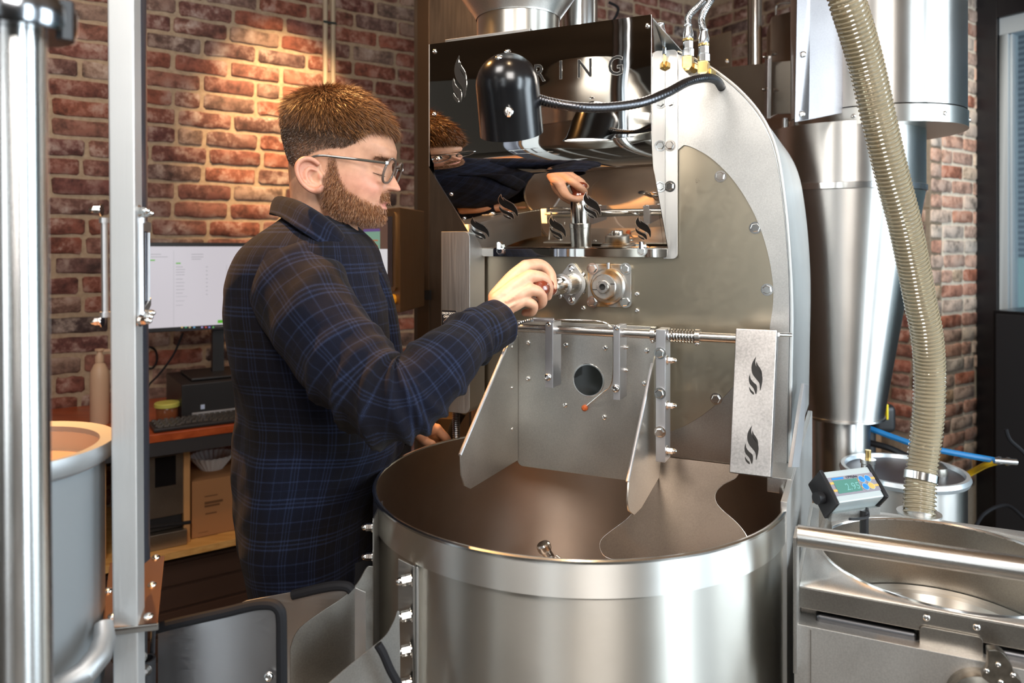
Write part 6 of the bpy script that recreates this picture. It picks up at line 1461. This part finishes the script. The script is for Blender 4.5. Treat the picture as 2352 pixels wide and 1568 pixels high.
SK, _t, _b = nt('skin'); _a = node(_t, 'ShaderNodeAttribute', attribute_name='skin'); _n = node(_t, 'ShaderNodeTexNoise'); _n.inputs['Scale'].default_value = 60; _n.inputs['Detail'].default_value = 6; _ge = node(_t, 'ShaderNodeNewGeometry'); _t.links.new(_ge.outputs['Position'], _n.inputs[0])
_r = ramp(_t, _n.outputs[0], [(.3, (.86, .80, .78, 1)), (.65, (1.06, 1.03, 1.02, 1))]); _m = node(_t, 'ShaderNodeMix', data_type='RGBA', blend_type='MULTIPLY'); _m.inputs[0].default_value = 1
_t.links.new(_a.outputs[0], _m.inputs[6]); _t.links.new(_r.outputs[0], _m.inputs[7]); _t.links.new(_m.outputs[2], _b.inputs['Base Color'])
_b.inputs['Roughness'].default_value = .48; _b.inputs['Subsurface Weight'].default_value = .12; _b.inputs['Subsurface Radius'].default_value = (.010, .004, .002); _b.inputs['Subsurface Scale'].default_value = 1
_n2 = node(_t, 'ShaderNodeTexNoise'); _n2.inputs['Scale'].default_value = 900; _t.links.new(_ge.outputs['Position'], _n2.inputs[0]); _bp = node(_t, 'ShaderNodeBump'); _bp.inputs['Strength'].default_value = .12; _bp.inputs['Distance'].default_value = .0004; _t.links.new(_n2.outputs[0], _bp.inputs['Height']); _t.links.new(_bp.outputs[0], _b.inputs['Normal'])
me.materials.clear(); me.materials.append(SK)
# ---------------------------------------------------------------- hair: a shaped cap plus strands
def hairthick(x, y, z):
    top = np.clip((z-.104)/.034, 0, 1); side = np.clip((z-.075)/.05, 0, 1)
    return .0008+.0035*side+.0150*top*(1-.3*np.clip((x-.05)/.05, 0, 1))
Zc = np.concatenate([np.linspace(-.035, .12, 60), .12+(.161-.12)*np.sin(np.linspace(0, PI/2, 30))[1:]]); Tc = np.linspace(-PI, PI, 160, endpoint=False)
ZZ, TT = np.meshgrid(Zc, Tc, indexing='ij'); hp3 = headpt(TT, ZZ)
def hnormal(th, z):
    e = 1e-3; a = headpt(th+e, z)-headpt(th-e, z); b = headpt(th, np.minimum(z+e, .1609))-headpt(th, z-e); n_ = np.cross(a, b); n_ /= np.linalg.norm(n_, axis=-1, keepdims=True)+1e-12; return n_
nn_ = hnormal(TT, ZZ); nn_[-1] = (0, 0, 1)
thk = hairthick(hp3[..., 0], hp3[..., 1], hp3[..., 2]); mk_ = scalpmask(hp3[..., 0], hp3[..., 1], hp3[..., 2])
rng = np.random.default_rng(3)
cap3 = hp3+nn_*(thk*.55*mk_-.0015*(1-mk_)+rng.normal(0, .0006, thk.shape)*np.clip((ZZ-.08)/.03, 0, 1))[..., None]
nzc, ntc = ZZ.shape; keep = (mk_ > .02) & (ZZ > .088); vw = toworld(cap3); fsc = []
for i in range(nzc-1):
    for j in range(ntc):
        j2 = (j+1) % ntc
        if keep[i, j] and keep[i, j2] and keep[i+1, j] and keep[i+1, j2]: fsc.append((i*ntc+j, i*ntc+j2, (i+1)*ntc+j2, (i+1)*ntc+j))
mb = MB(); mb.v = [tuple(v) for v in vw]; mb.f = fsc+[tuple((nzc-1)*ntc+j for j in range(ntc))]
HM_, _t, _b = nt('hair_undercolour'); _b.inputs['Base Color'].default_value = (.050, .022, .010, 1); _b.inputs['Roughness'].default_value = .7
hair = ob('hair', mb, HM_, MAN, smooth=0, fix=False, label='short brown hair, cropped at the sides and longer on top')
hair.data.shade_smooth()
def hairmat(name, a, b_, c_, rough=.35):
    m, t, b = nt(name); oi = node(t, 'ShaderNodeNewGeometry'); r = ramp(t, oi.outputs['Random Per Island'], [(0, (*a, 1)), (.55, (*b_, 1)), (1, (*c_, 1))]); t.links.new(r.outputs[0], b.inputs['Base Color']); b.inputs['Roughness'].default_value = rough; b.inputs['Specular IOR Level'].default_value = .5; return m
H_TOP = hairmat('hair_strands', (.045, .018, .007), (.17, .066, .020), (.42, .19, .065), .42); H_SIDE = hairmat('clipped_hair', (.03, .016, .010), (.07, .035, .018), (.16, .09, .05)); H_BRD = hairmat('beard_strands', (.09, .030, .012), (.28, .105, .038), (.60, .34, .18))
def strands(name, roots, dirs, lens, widths, bend, m, parent, **k):
    """ribbons in world space: roots Nx3, dirs Nx3, bend Nx3 (added * t^2)"""
    N_ = len(roots); side = np.cross(dirs, rng.normal(size=(N_, 3))); side /= np.linalg.norm(side, axis=1, keepdims=True)+1e-9
    T_ = (0, .4, .75, 1.0); Wd = (1, .85, .55, .08); V = []
    for t_, w_ in zip(T_, Wd):
        c = roots+dirs*(lens*t_)[:, None]+bend*(lens*t_*t_)[:, None]; V += [c-side*(widths*w_*.5)[:, None], c+side*(widths*w_*.5)[:, None]]
    V = np.stack(V, 1).reshape(-1, 3)-base_; F_ = []
    idx = np.arange(N_)*8; F_ = np.concatenate([np.stack([idx+2*q, idx+2*q+1, idx+2*q+3, idx+2*q+2], 1) for q in range(3)])
    me_ = bpy.data.meshes.new(name); me_.vertices.add(len(V)); me_.vertices.foreach_set('co', V.astype(np.float32).ravel())
    me_.loops.add(F_.size); me_.loops.foreach_set('vertex_index', F_.astype(np.int32).ravel()); me_.polygons.add(len(F_)); me_.polygons.foreach_set('loop_start', (np.arange(len(F_))*4).astype(np.int32)); me_.update(calc_edges=True)
    me_.materials.append(m); r = bpy.data.objects.new(name, me_); COL.objects.link(r); r.parent = parent; r.location = Vector((0, 0, 0)); tag(r, kind='stuff'); return r
def sample(n, zlo, zhi, mask, thr=None, thlo=-PI, thhi=PI):
    out = []; cnt = 0
    th = rng.uniform(thlo, thhi, n); z = rng.uniform(zlo, zhi, n)
    # uniform-ish on the dome: favour the top rows less
    p = headpt(th, z); m = mask(p[:, 0], p[:, 1], p[:, 2]); k_ = rng.random(n) < m
    return th[k_], z[k_], p[k_]
# top hair, combed forward and up
th = rng.uniform(-PI, PI, 130000); ang = rng.uniform(0, 1, 130000)**.5; z = .161-(.161-.078)*ang**1.6
p = headpt(th, z); k_ = rng.random(len(th)) < scalpmask(p[:, 0], p[:, 1], p[:, 2]); th, z, p = th[k_], z[k_], p[k_]
k_ = rng.random(len(th)) < np.clip(.10+.9*np.clip((z-.078)/.05, 0, 1), 0, 1); th, z, p = th[k_][:42000], z[k_][:42000], p[k_][:42000]
n_ = hnormal(th, z); n_ = np.where(np.isfinite(n_), n_, [0, 0, 1]); t_ = hairthick(p[:, 0], p[:, 1], p[:, 2])
root = p+n_*(t_*.35)[:, None]
crown = np.array([-.055, .0, .155]); away = p-crown; away /= np.linalg.norm(away, axis=1, keepdims=True)+1e-6
comb = away*.75+np.array([.45, 0, 0])*np.clip((p[:, 0]+.03)/.06, 0, 1)[:, None]; comb = comb-n_*np.sum(comb*n_, 1)[:, None]; comb /= np.linalg.norm(comb, axis=1, keepdims=True)+1e-6
d = n_*.62+comb*.85+rng.normal(0, .30, n_.shape); d /= np.linalg.norm(d, axis=1, keepdims=True)
ln = np.interp(z, [.08, .105, .125], [.009, .015, .023])*rng.uniform(.7, 1.25, len(z))
Rm = M3
strands('hair_strands', toworld(root), d @ Rm, ln, rng.uniform(.0006, .0011, len(z)), (comb*.35-n_*.25+np.array([0, 0, -.1])) @ Rm, H_TOP, hair)
nf = 2600; kf = rng.choice(len(z), nf, replace=False); df = n_[kf]*.9+comb[kf]*.7+rng.normal(0, .35, (nf, 3)); df /= np.linalg.norm(df, axis=1, keepdims=True)
strands('loose_strands', toworld(root[kf]), df @ Rm, rng.uniform(.018, .030, nf)*np.clip((z[kf]-.07)/.05, .4, 1), np.full(nf, .0006), (comb[kf]*.5+np.array([0, 0, -.1])) @ Rm, H_TOP, hair)
# clipped sides and nape
th, z, p = sample(80000, -.035, .108, scalpmask); n_ = hnormal(th, z)
k_ = rng.random(len(z)) < np.interp(z, [-.03, .04, .06, .1], [.7, .7, 1, 1.0]); th, z, p, n_ = th[k_], z[k_], p[k_], n_[k_]
root = p+n_*(hairthick(p[:, 0], p[:, 1], p[:, 2])*.5)[:, None]; dwn = np.array([-.25, 0, -1.0]); d = n_*.55+dwn*.7+rng.normal(0, .2, n_.shape); d /= np.linalg.norm(d, axis=1, keepdims=True)
ln = np.interp(z, [-.03, .05, .08, .1], [.0022, .0028, .006, .010])*rng.uniform(.7, 1.2, len(z))
strands('clipped_strands', toworld(root), d @ Rm, ln, np.full(len(z), .00065), d*0 @ Rm, H_SIDE, hair)
# beard
th, z, p = sample(90000, -.064, .052, beardmask, thlo=-2.2, thhi=2.2); n_ = hnormal(th, z); k_ = rng.random(len(z)) < .62; th, z, p, n_ = th[k_], z[k_], p[k_], n_[k_]
dwn = np.array([.18, 0, -1.0]); d = n_*.75+dwn*.75+rng.normal(0, .25, n_.shape); d /= np.linalg.norm(d, axis=1, keepdims=True)
ln = np.interp(z, [-.064, -.03, 0, .03, .05], [.0065, .0075, .0058, .0035, .0025])*rng.uniform(.6, 1.25, len(z)); ln *= np.where(G(z+.0075, .006)*(p[:, 0] > .09) > .4, .75, 1)
beard = strands('beard', toworld(p), d @ Rm, ln, rng.uniform(.00045, .00075, len(z)), (np.array([-.05, 0, -.3])+n_*0) @ Rm, H_BRD, MAN); beard['label'] = 'short ginger brown full beard and moustache'
print('beard', len(z))
# underside of the jaw
nj = 5000; a_ = rng.uniform(-1.5, 1.5, nj); rr_ = rng.uniform(.15, 1, nj)**.5; pj = headpt(a_, np.full(nj, -.0635)); pj[:, 0] = .03+(pj[:, 0]-.03)*rr_; pj[:, 1] *= rr_; k_ = pj[:, 0] > .025; pj = pj[k_]
d = np.array([.15, 0, -1.0])+rng.normal(0, .3, pj.shape); d /= np.linalg.norm(d, axis=1, keepdims=True)
strands('beard_underside', toworld(pj), d @ Rm, rng.uniform(.003, .006, len(pj)), np.full(len(pj), .0006), d*0, H_BRD, beard)
# brows
bt = rng.uniform(.012, .046, 900); sgn = rng.choice([-1, 1], 900); zb = .0580+.05*np.clip(bt-.02, 0, 1)-6*np.clip(bt-.038, 0, 1)**1.5+rng.normal(0, .0022, 900)
thb = np.arcsin(np.clip(bt/HWD(zb), -1, 1)**(2.25/2))*sgn; pb = headpt(thb, zb); nb_ = hnormal(thb, zb); d = nb_*.35+np.stack([-.35+0*bt, sgn*.8, .25+0*bt], 1)+rng.normal(0, .15, nb_.shape); d /= np.linalg.norm(d, axis=1, keepdims=True)
strands('eyebrows', toworld(pb), d @ Rm, rng.uniform(.005, .008, 900), np.full(900, .0004), d*0, hairmat('brow_hair', (.07, .03, .014), (.16, .075, .035), (.28, .15, .08)), MAN)
# eyelashes
lt = rng.uniform(-.012, .012, 160); sg_ = rng.choice([-1, 1], 160); zl = .0305+.2*lt**2; yy = .031+lt; tl = np.arcsin(np.clip(yy/HWD(zl), -1, 1)**(2.25/2))*sg_; pl = headpt(tl, zl); nl = hnormal(tl, zl); d = nl*.8+np.array([.3, 0, -.5]); d /= np.linalg.norm(d, axis=1, keepdims=True)
strands('eyelashes', toworld(pl), d @ Rm, np.full(160, .007), np.full(160, .0005), d*0, H_SIDE, MAN)
# ---------------------------------------------------------------- glasses
ACET, _t, _b = nt('smoky_acetate'); _b.inputs['Base Color'].default_value = (.20, .155, .13, 1); _b.inputs['Transmission Weight'].default_value = .4; _b.inputs['Roughness'].default_value = .08; _b.inputs['IOR'].default_value = 1.35
TEMP = mat('grey_acetate_temple', (.07, .065, .055), .15, 0, .6)
GL = empty('glasses', hw3(.11, 0, .05), 'clear smoky framed glasses worn on his nose', 'glasses')
def rimc(side):
    pts = []
    for i in range(28):
        a = 2*PI*i/28; cx_, cz_ = math.cos(a), math.sin(a)
        y = side*(.0345)+.0255*abs(cx_)**.8*math.copysign(1, cx_); z = .0405+.0225*abs(cz_)**.85*math.copysign(1, cz_)
        x = .1085-.12*abs(y)**1.25*1.2+.10*(z-.04)
        pts.append(hw3(x+.004, y, z))
    return pts
for sd in (-1, 1):
    pts = rimc(sd); mb = MB(); mb.tube(pts, .0023, 10, closed=True); ob('lens_rim', mb, ACET, GL)
    cen = sum(pts, Vector())/len(pts); mb = MB(); mb.add(pts+[cen+HF*.001], [(i, (i+1) % 28, 28) for i in range(28)])
    ob('lens', mb, M_LENS if 'M_LENS' in globals() else M_GLASS, GL, fix=False)
    h_ = hw3(.1085-.12*.060**1.25*1.2+.006, sd*.0605, .052)
    mb = MB(); tp = bez([h_, hw3(.068, sd*.0750, .046), hw3(.03, sd*.0775, .041), hw3(-.004, sd*.079, .036), hw3(-.022, sd*.079, .026), hw3(-.036, sd*.078, .004)], 6); mb.tube(tp, [.0024]*14+[.0021]*(len(tp)-14), 8)
    ob('temple', mb, TEMP, GL); mb = MB(); mb.box((-.003, -.003, -.003), (.003, .003, .003), Matrix.Translation(h_)); ob('hinge', mb, M_ZINC, GL, bevel=.0008)
mb = MB(); mb.tube(bez([hw3(.1115, -.0105, .050), hw3(.1185, 0, .054), hw3(.1115, .0105, .050)], 6), .0021, 8); ob('bridge', mb, ACET, GL)
# ---------------------------------------------------------------- overshirt with UV plaid
def plaidmat():
    m, t, b = nt('navy_plaid_wool'); L = t.links.new; uv = node(t, 'ShaderNodeUVMap'); uv.uv_map = 'UVMap'; sp = node(t, 'ShaderNodeSeparateXYZ')
    nz0 = node(t, 'ShaderNodeTexNoise'); nz0.inputs['Scale'].default_value = 700; nz0.inputs['Detail'].default_value = 2; L(uv.outputs[0], nz0.inputs[0])
    wob = node(t, 'ShaderNodeVectorMath', operation='MULTIPLY_ADD'); wob.inputs[1].default_value = (.0022, .0022, 0); L(nz0.outputs[1], wob.inputs[0]); L(uv.outputs[0], wob.inputs[2]); L(wob.outputs[0], sp.inputs[0])
    def mth(op, a, b_=None, c_=None):
        n = node(t, 'ShaderNodeMath', operation=op)
        for i, v in enumerate((a, b_, c_)):
            if v is None: continue
            if isinstance(v, (int, float)): n.inputs[i].default_value = v
            else: L(v, n.inputs[i])
        return n.outputs[0]
    def lines(axis, period, offs):
        acc = None
        fr = mth('FRACT', mth('DIVIDE', mth('ADD', axis, 10.0), period))
        for o_, w_, k_ in offs:
            d_ = mth('ABSOLUTE', mth('SUBTRACT', fr, o_)); v = mth('MULTIPLY', mth('SUBTRACT', 1.0, mth('SMOOTH_MIN', mth('DIVIDE', d_, w_), 1.0, .25)), k_); v = mth('MAXIMUM', v, 0.0)
            acc = v if acc is None else mth('ADD', acc, v)
        return acc
    offs = [(.12, .034, .9), (.22, .034, .75), (.32, .034, .9), (.68, .030, .7), (.90, .022, .25)]
    hv = lines(sp.outputs[1], .070, offs); vv = lines(sp.outputs[0], .064, offs)
    tot = mth('MINIMUM', mth('ADD', mth('MULTIPLY', hv, 1.0), mth('MULTIPLY', vv, .75)), 1.6)
    fz = node(t, 'ShaderNodeTexNoise'); fz.inputs['Scale'].default_value = 1400; fz.inputs['Detail'].default_value = 3; L(uv.outputs[0], fz.inputs[0])
    fr_ = ramp(t, fz.outputs[0], [(.38, g4(.05)), (.66, g4(1.0))]); tot = mth('MULTIPLY', tot, fr_.outputs[0])
    big = lines(sp.outputs[1], .184, [(.5, .26, 1.0)]); bigx = lines(sp.outputs[0], .168, [(.5, .26, 1.0)])
    bgm = mth('MULTIPLY', mth('ADD', big, bigx), .5)
    mx = node(t, 'ShaderNodeMix', data_type='RGBA'); L(bgm, mx.inputs[0]); mx.inputs[6].default_value = (.0034, .0042, .0105, 1); mx.inputs[7].default_value = (.0055, .0042, .0042, 1)
    m2 = node(t, 'ShaderNodeMix', data_type='RGBA'); L(mth('MULTIPLY', tot, .62), m2.inputs[0]); L(mx.outputs[2], m2.inputs[6]); m2.inputs[7].default_value = (.040, .060, .135, 1)
    L(m2.outputs[2], b.inputs['Base Color']); b.inputs['Roughness'].default_value = .9; b.inputs['Sheen Weight'].default_value = .05; b.inputs['Sheen Roughness'].default_value = .45; b.inputs['Sheen Tint'].default_value = (.9, .75, .6, 1); b.inputs['Specular IOR Level'].default_value = .15
    bp = node(t, 'ShaderNodeBump'); bp.inputs['Strength'].default_value = .55; bp.inputs['Distance'].default_value = .0012; L(fz.outputs[0], bp.inputs['Height']); L(bp.outputs[0], b.inputs['Normal']); return m
PLAID = plaidmat()
def noise3(p, sc, seed):
    rs = np.random.RandomState(seed); out = np.zeros(len(p))
    for i in range(6):
        k_ = rs.normal(size=3); k_ /= np.linalg.norm(k_); out += np.sin(p @ k_*sc*(1+.35*i)+rs.uniform(0, 6.3))
    return out/6
def loftuv(rows, name, parent, uscale=1, thick=.0018, wr=None, uv0=(0, 0), open_=False, mat_=PLAID):
    """rows: arrays (K,3); uv in metres"""
    R_ = np.array(rows); n, k_ = R_.shape[:2]; P_ = R_.reshape(-1, 3)
    mid = R_[n//2]; cl_ = mid if open_ else np.vstack([mid, mid[:1]]); cum = np.concatenate([[0], np.cumsum(np.linalg.norm(np.diff(cl_, axis=0), axis=1))])
    cen = R_.mean(1); cv_ = np.concatenate([[0], np.cumsum(np.linalg.norm(np.diff(cen, axis=0), axis=1))])
    F_ = []; U = []
    kk = k_-1 if open_ else k_
    for i in range(n-1):
        for j in range(kk):
            j2 = (j+1) % k_; F_.append((i*k_+j, i*k_+j2, (i+1)*k_+j2, (i+1)*k_+j)); U += [(cum[j], cv_[i]), (cum[j+1], cv_[i]), (cum[j+1], cv_[i+1]), (cum[j], cv_[i+1])]
    me_ = bpy.data.meshes.new(name); me_.from_pydata([tuple(v) for v in (P_-base_)], [], F_); ul = me_.uv_layers.new(name='UVMap'); ul.data.foreach_set('uv', (np.array(U)+np.array(uv0)).astype(np.float32).ravel())
    me_.shade_smooth(); me_.materials.append(mat_); o = bpy.data.objects.new(name, me_); COL.objects.link(o); o.parent = parent; o.location = worldloc(MAN)-worldloc(parent) if parent is not MAN else (0, 0, 0)
    if thick: s_ = o.modifiers.new('t', 'SOLIDIFY'); s_.thickness = thick; s_.offset = 1 if False else 0
    return o
# torso
Yc = 1.42; sY = Yc/FP
tor = [(500, 668, 790, .105), (512, 652, 806, .120), (528, 632, 822, .143), (545, 608, 842, .168), (562, 590, 856, .188), (585, 572, 866, .203), (615, 560, 874, .214), (650, 551, 884, .218), (700, 547, 900, .214), (760, 548, 910, .207), (820, 552, 918, .200), (880, 556, 924, .192), (940, 559, 930, .186), (1000, 562, 924, .182), (1060, 566, 904, .180), (1110, 571, 885, .180), (1170, 574, 868, .180), (1230, 573, 860, .182), (1290, 580, 856, .182), (1345, 588, 852, .180), (1400, 596, 850, .178)]
ys = np.array([r[0] for r in tor]); yy = np.concatenate([np.arange(500, 620, 6), np.arange(620, 1401, 7)])
x0a = np.interp(yy, ys, [r[1] for r in tor]); x1a = np.interp(yy, ys, [r[2] for r in tor]); hda = np.interp(yy, ys, [r[3] for r in tor])
from numpy import convolve
def smth(a): 
    k_ = np.array([1, 2, 3, 2, 1.])/9; b = np.pad(a, 2, mode='edge'); return np.convolve(b, k_, 'valid')
x0a, x1a, hda = smth(x0a), smth(x1a), smth(hda)
rows = []; KT = 220; th = np.linspace(0, 2*PI, KT, endpoint=False)+PI/2
for y_, a_, b_, hd_ in zip(yy, x0a, x1a, hda):
    yc_ = Yc+.05*np.clip((y_-780)/220, 0, 1); sy_ = yc_/FP; cx_ = ((a_+b_)/2-HX)*sy_; hw_ = (b_-a_)/2*sy_; z_ = CZ-(y_-HY)*sY; e_ = 2/2.35
    ct, st = np.cos(th), np.sin(th); X = cx_+hw_*np.sign(ct)*np.abs(ct)**e_; Y_ = yc_+hd_*np.sign(st)*np.abs(st)**e_
    rows.append(np.stack([X, Y_, np.full(KT, z_)], 1))
Rw = np.array(rows); cen = Rw.mean(1, keepdims=True); nr = Rw-cen; nr[..., 2] = 0; nr /= np.linalg.norm(nr, axis=2, keepdims=True)+1e-9
pp_ = Rw.reshape(-1, 3); sc_ = pp_*np.array([1, 1, .55])
dd_ = .010*noise3(sc_, 22, 1)+.0035*noise3(pp_*np.array([1, 1, .8]), 55, 5)
# long diagonal drag folds from the shoulder towards the waist and hanging folds at the back
dd_ += .008*np.sin((pp_[:, 0]*18+pp_[:, 2]*16)+1.5*noise3(pp_, 9, 8))*np.clip((1.45-pp_[:, 2])/.2, 0, 1)
dd_ *= np.clip((1.52-pp_[:, 2])/.10, .25, 1)
Rw = Rw+nr*dd_.reshape(Rw.shape[0], -1)[..., None]
SHT = loftuv(Rw, 'overshirt', MAN, uv0=(.03, .0)); SHT['label'] = 'navy and black plaid wool overshirt'
# button placket down the front
fp = [(808, 560), (850, 600), (880, 650), (900, 720), (912, 800), (922, 880), (928, 950), (926, 1000)]
pl_c = [P(x, y, 1.405+.05*min(max((y-780)/220, 0), 1)) for x, y in fp]; pc = bez(pl_c, 5); rows = []
for i, c in enumerate(pc):
    rows.append(np.array([tuple(c+Vector((-.018, -.038+.004*k_, 0))*(1)) if k_ == 0 else tuple(c+Vector((.006*math.sin(k_*PI/4)+.002, -.030+.015*k_, 0))) for k_ in range(5)]))
loftuv(rows, 'button_placket', SHT, open_=True, thick=.003, uv0=(.1, .05))
# sleeves
def sleeve(pts, rad, name, seed, folds, K_=120, sub=14, flat=1.0):
    C_ = bez(pts, sub); R_ = []
    for i in range(len(pts)-1):
        for k_ in range(sub): t_ = k_/sub; t_ = t_*t_*(3-2*t_); R_.append(rad[i]*(1-t_)+rad[i+1]*t_)
    R_.append(rad[-1]); rows = []; nrm = Vector((0, -1, 0)); L_ = len(C_)
    for i, c in enumerate(C_):
        tg = (C_[min(i+1, L_-1)]-C_[max(i-1, 0)]).normalized(); nrm = (nrm-tg*nrm.dot(tg)).normalized(); bi = tg.cross(nrm)
        r = []
        for j in range(K_):
            a = 2*PI*j/K_+PI; r.append(tuple(c+(nrm*math.cos(a)*flat+bi*math.sin(a))*R_[i]))
        rows.append(r)
    R2 = np.array(rows); cen = R2.mean(1, keepdims=True); nr = R2-cen; nr /= np.linalg.norm(nr, axis=2, keepdims=True)+1e-9; p_ = R2.reshape(-1, 3)
    d_ = .0065*noise3(p_, 26, seed)+.0028*noise3(p_, 70, seed+3)
    tt = np.repeat(np.linspace(0, 1, L_), K_); aa = np.tile(2*PI*np.arange(K_)/K_, L_)
    for (t0, w, amp, ph, tw) in folds:
        d_ += 1.5*amp*np.exp(-((tt-t0-tw*np.cos(aa+ph))/(w*.8))**2)*(.62+.38*np.cos(aa+ph*1.7))
    return R2+nr*d_.reshape(L_, K_)[..., None]
sl = [P(690, 628, 1.375), P(668, 640, 1.30), P(712, 712, 1.235), P(785, 815, 1.185), P(868, 905, 1.155), P(935, 905, 1.165), P(1010, 842, 1.205), P(1075, 778, 1.27), P(1106, 762, 1.31)]
sr = [.080, .084, .078, .0715, .0655, .0610, .0545, .0455, .0420]
fld = [(.40, .014, .008, .5, .03), (.455, .012, .009, .8, .035), (.505, .012, .010, 1.0, .04), (.555, .011, .009, 1.1, .035), (.605, .012, .008, .9, .03), (.66, .012, .007, .4, .04), (.74, .016, .006, .2, .04), (.88, .014, .0085, .0, .02), (.93, .012, -.004, .0, .02), (.25, .03, .005, 2.2, .05), (.15, .02, .005, 2.6, .05)]
Rs = sleeve(sl, sr, 'sleeve', 11, fld); loftuv(Rs, 'sleeve', SHT, uv0=(.02, .03))
cf = [P(1085, 772, 1.285), P(1104, 762, 1.300), P(1130, 748, 1.330), P(1146, 740, 1.348)]
Rs = sleeve(cf, [.0450, .0445, .0425, .0415], 'cuff', 31, [(.2, .1, .002, 0, 0)], sub=6); cuff = loftuv(Rs, 'cuff', SHT, uv0=(.05, .01), thick=.003)
bl_ = P(1140, 784, 1.285); mb = MB(); mb.lathe([(0, 0), (.0062, 0), (.0066, .001), (.0060, .0024), (.0048, .0018), (0, .0016)], tuple(bl_), (.25, -.93, -.25), 24)
bt_ = ob('cuff_button', mb, mat('pale_horn_button', (.50, .50, .44), .35), cuff)
for dx, dz in ((-.0014, .0014), (.0014, .0014), (-.0014, -.0014), (.0014, -.0014)):
    mb.__init__(); mb.lathe([(0, .0019), (.0007, .0019)], tuple(bl_+Vector((dx, 0, dz))), (.25, -.93, -.25), 8)
sl2 = [P(745, 650, 1.50), P(775, 665, 1.58), P(795, 760, 1.64), P(805, 880, 1.68), P(840, 950, 1.665), P(900, 968, 1.625), P(938, 976, 1.603)]
Rs = sleeve(sl2, [.082, .080, .073, .066, .058, .048, .042], 'sleeve', 51, [(.5, .02, .008, 0, .03), (.6, .02, .008, 1, .03)]); loftuv(Rs, 'sleeve', SHT, uv0=(.04, .02))
# collar: near leaf and far leaf in one band
up = [(802, 562, 1.335), (780, 528, 1.312), (752, 503, 1.300), (718, 480, 1.305), (684, 462, 1.335), (656, 454, 1.385), (652, 455, 1.45), (680, 464, 1.50), (730, 484, 1.515), (785, 515, 1.49), (818, 545, 1.455)]
lo_ = [(790, 588, 1.285), (752, 570, 1.262), (714, 545, 1.248), (676, 520, 1.258), (646, 500, 1.300), (624, 492, 1.365), (624, 494, 1.46), (660, 500, 1.55), (730, 520, 1.585), (800, 548, 1.56), (860, 580, 1.50)]
U_ = bez([P(*q) for q in up], 8); L2 = bez([P(*q) for q in lo_], 8); rows = []
for k_ in range(9):
    t_ = k_/8; bulge = .007*math.sin(PI*t_); r = []
    for a_, b_ in zip(U_, L2):
        c = a_.lerp(b_, t_); o_ = Vector((b_.x-P(735, 0, 1.41).x, b_.y-1.41, 0)).normalized(); r.append(tuple(c+o_*bulge*(1 if t_ < .9 else .6)+Vector((0, 0, .010*math.sin(PI*min(t_*1.3, 1))))))
    rows.append(r)
loftuv(np.array(rows), 'collar', SHT, open_=True, thick=.0035, uv0=(.01, .055))
inner_ = [tuple(P(735, 0, 1.41)*0+p*1.0) for p in U_]
rows = [[tuple(p) for p in U_], [tuple(p+Vector((0, 0, -.03))) for p in U_]]
loftuv(np.array(rows), 'collar_stand', SHT, open_=True, thick=.002, uv0=(.02, .02))
mb = MB(); mb.lathe([(.080, .0), (.072, .02), (.058, .030), (.056, .024), (.070, .0)], tuple(P(752, 568, 1.40)), (.28, -.02, .96), 40); ob('undershirt', mb, mat('black_tee', (.012, .012, .013), .85), MAN)
# trousers and shoes (below the frame's cover)
TRS = mat('charcoal_trousers', (.015, .015, .018), .85)
mb = MB(); hipz = P(0, 1330, Yc).z
mb.lathe([(.12, hipz+.05), (.13, hipz-.05), (.13, hipz-.14), (.02, hipz-.20)], (-.365, Yc+.05, 0), n=40)
for dy in (-.10, .10):
    mb.tube(bez([(-.36, Yc+dy*.8, hipz-.02), (-.35, Yc+dy, hipz-.22), (-.34, Yc+dy, .48), (-.36, Yc+dy, .06)], 6), [.100]*6+[.088]*6+[.070]*6+[.062], 24)
ob('trousers', mb, TRS, MAN)
for dy in (-.10, .10):
    mb = MB(); mb.tube([(-.42, Yc+dy, .045), (-.36, Yc+dy, .05), (-.26, Yc+dy, .042), (-.19, Yc+dy, .03), (-.165, Yc+dy, .026)], [.035, .045, .044, .034, .018], 20); ob('shoe', mb, M_BLKP, MAN)
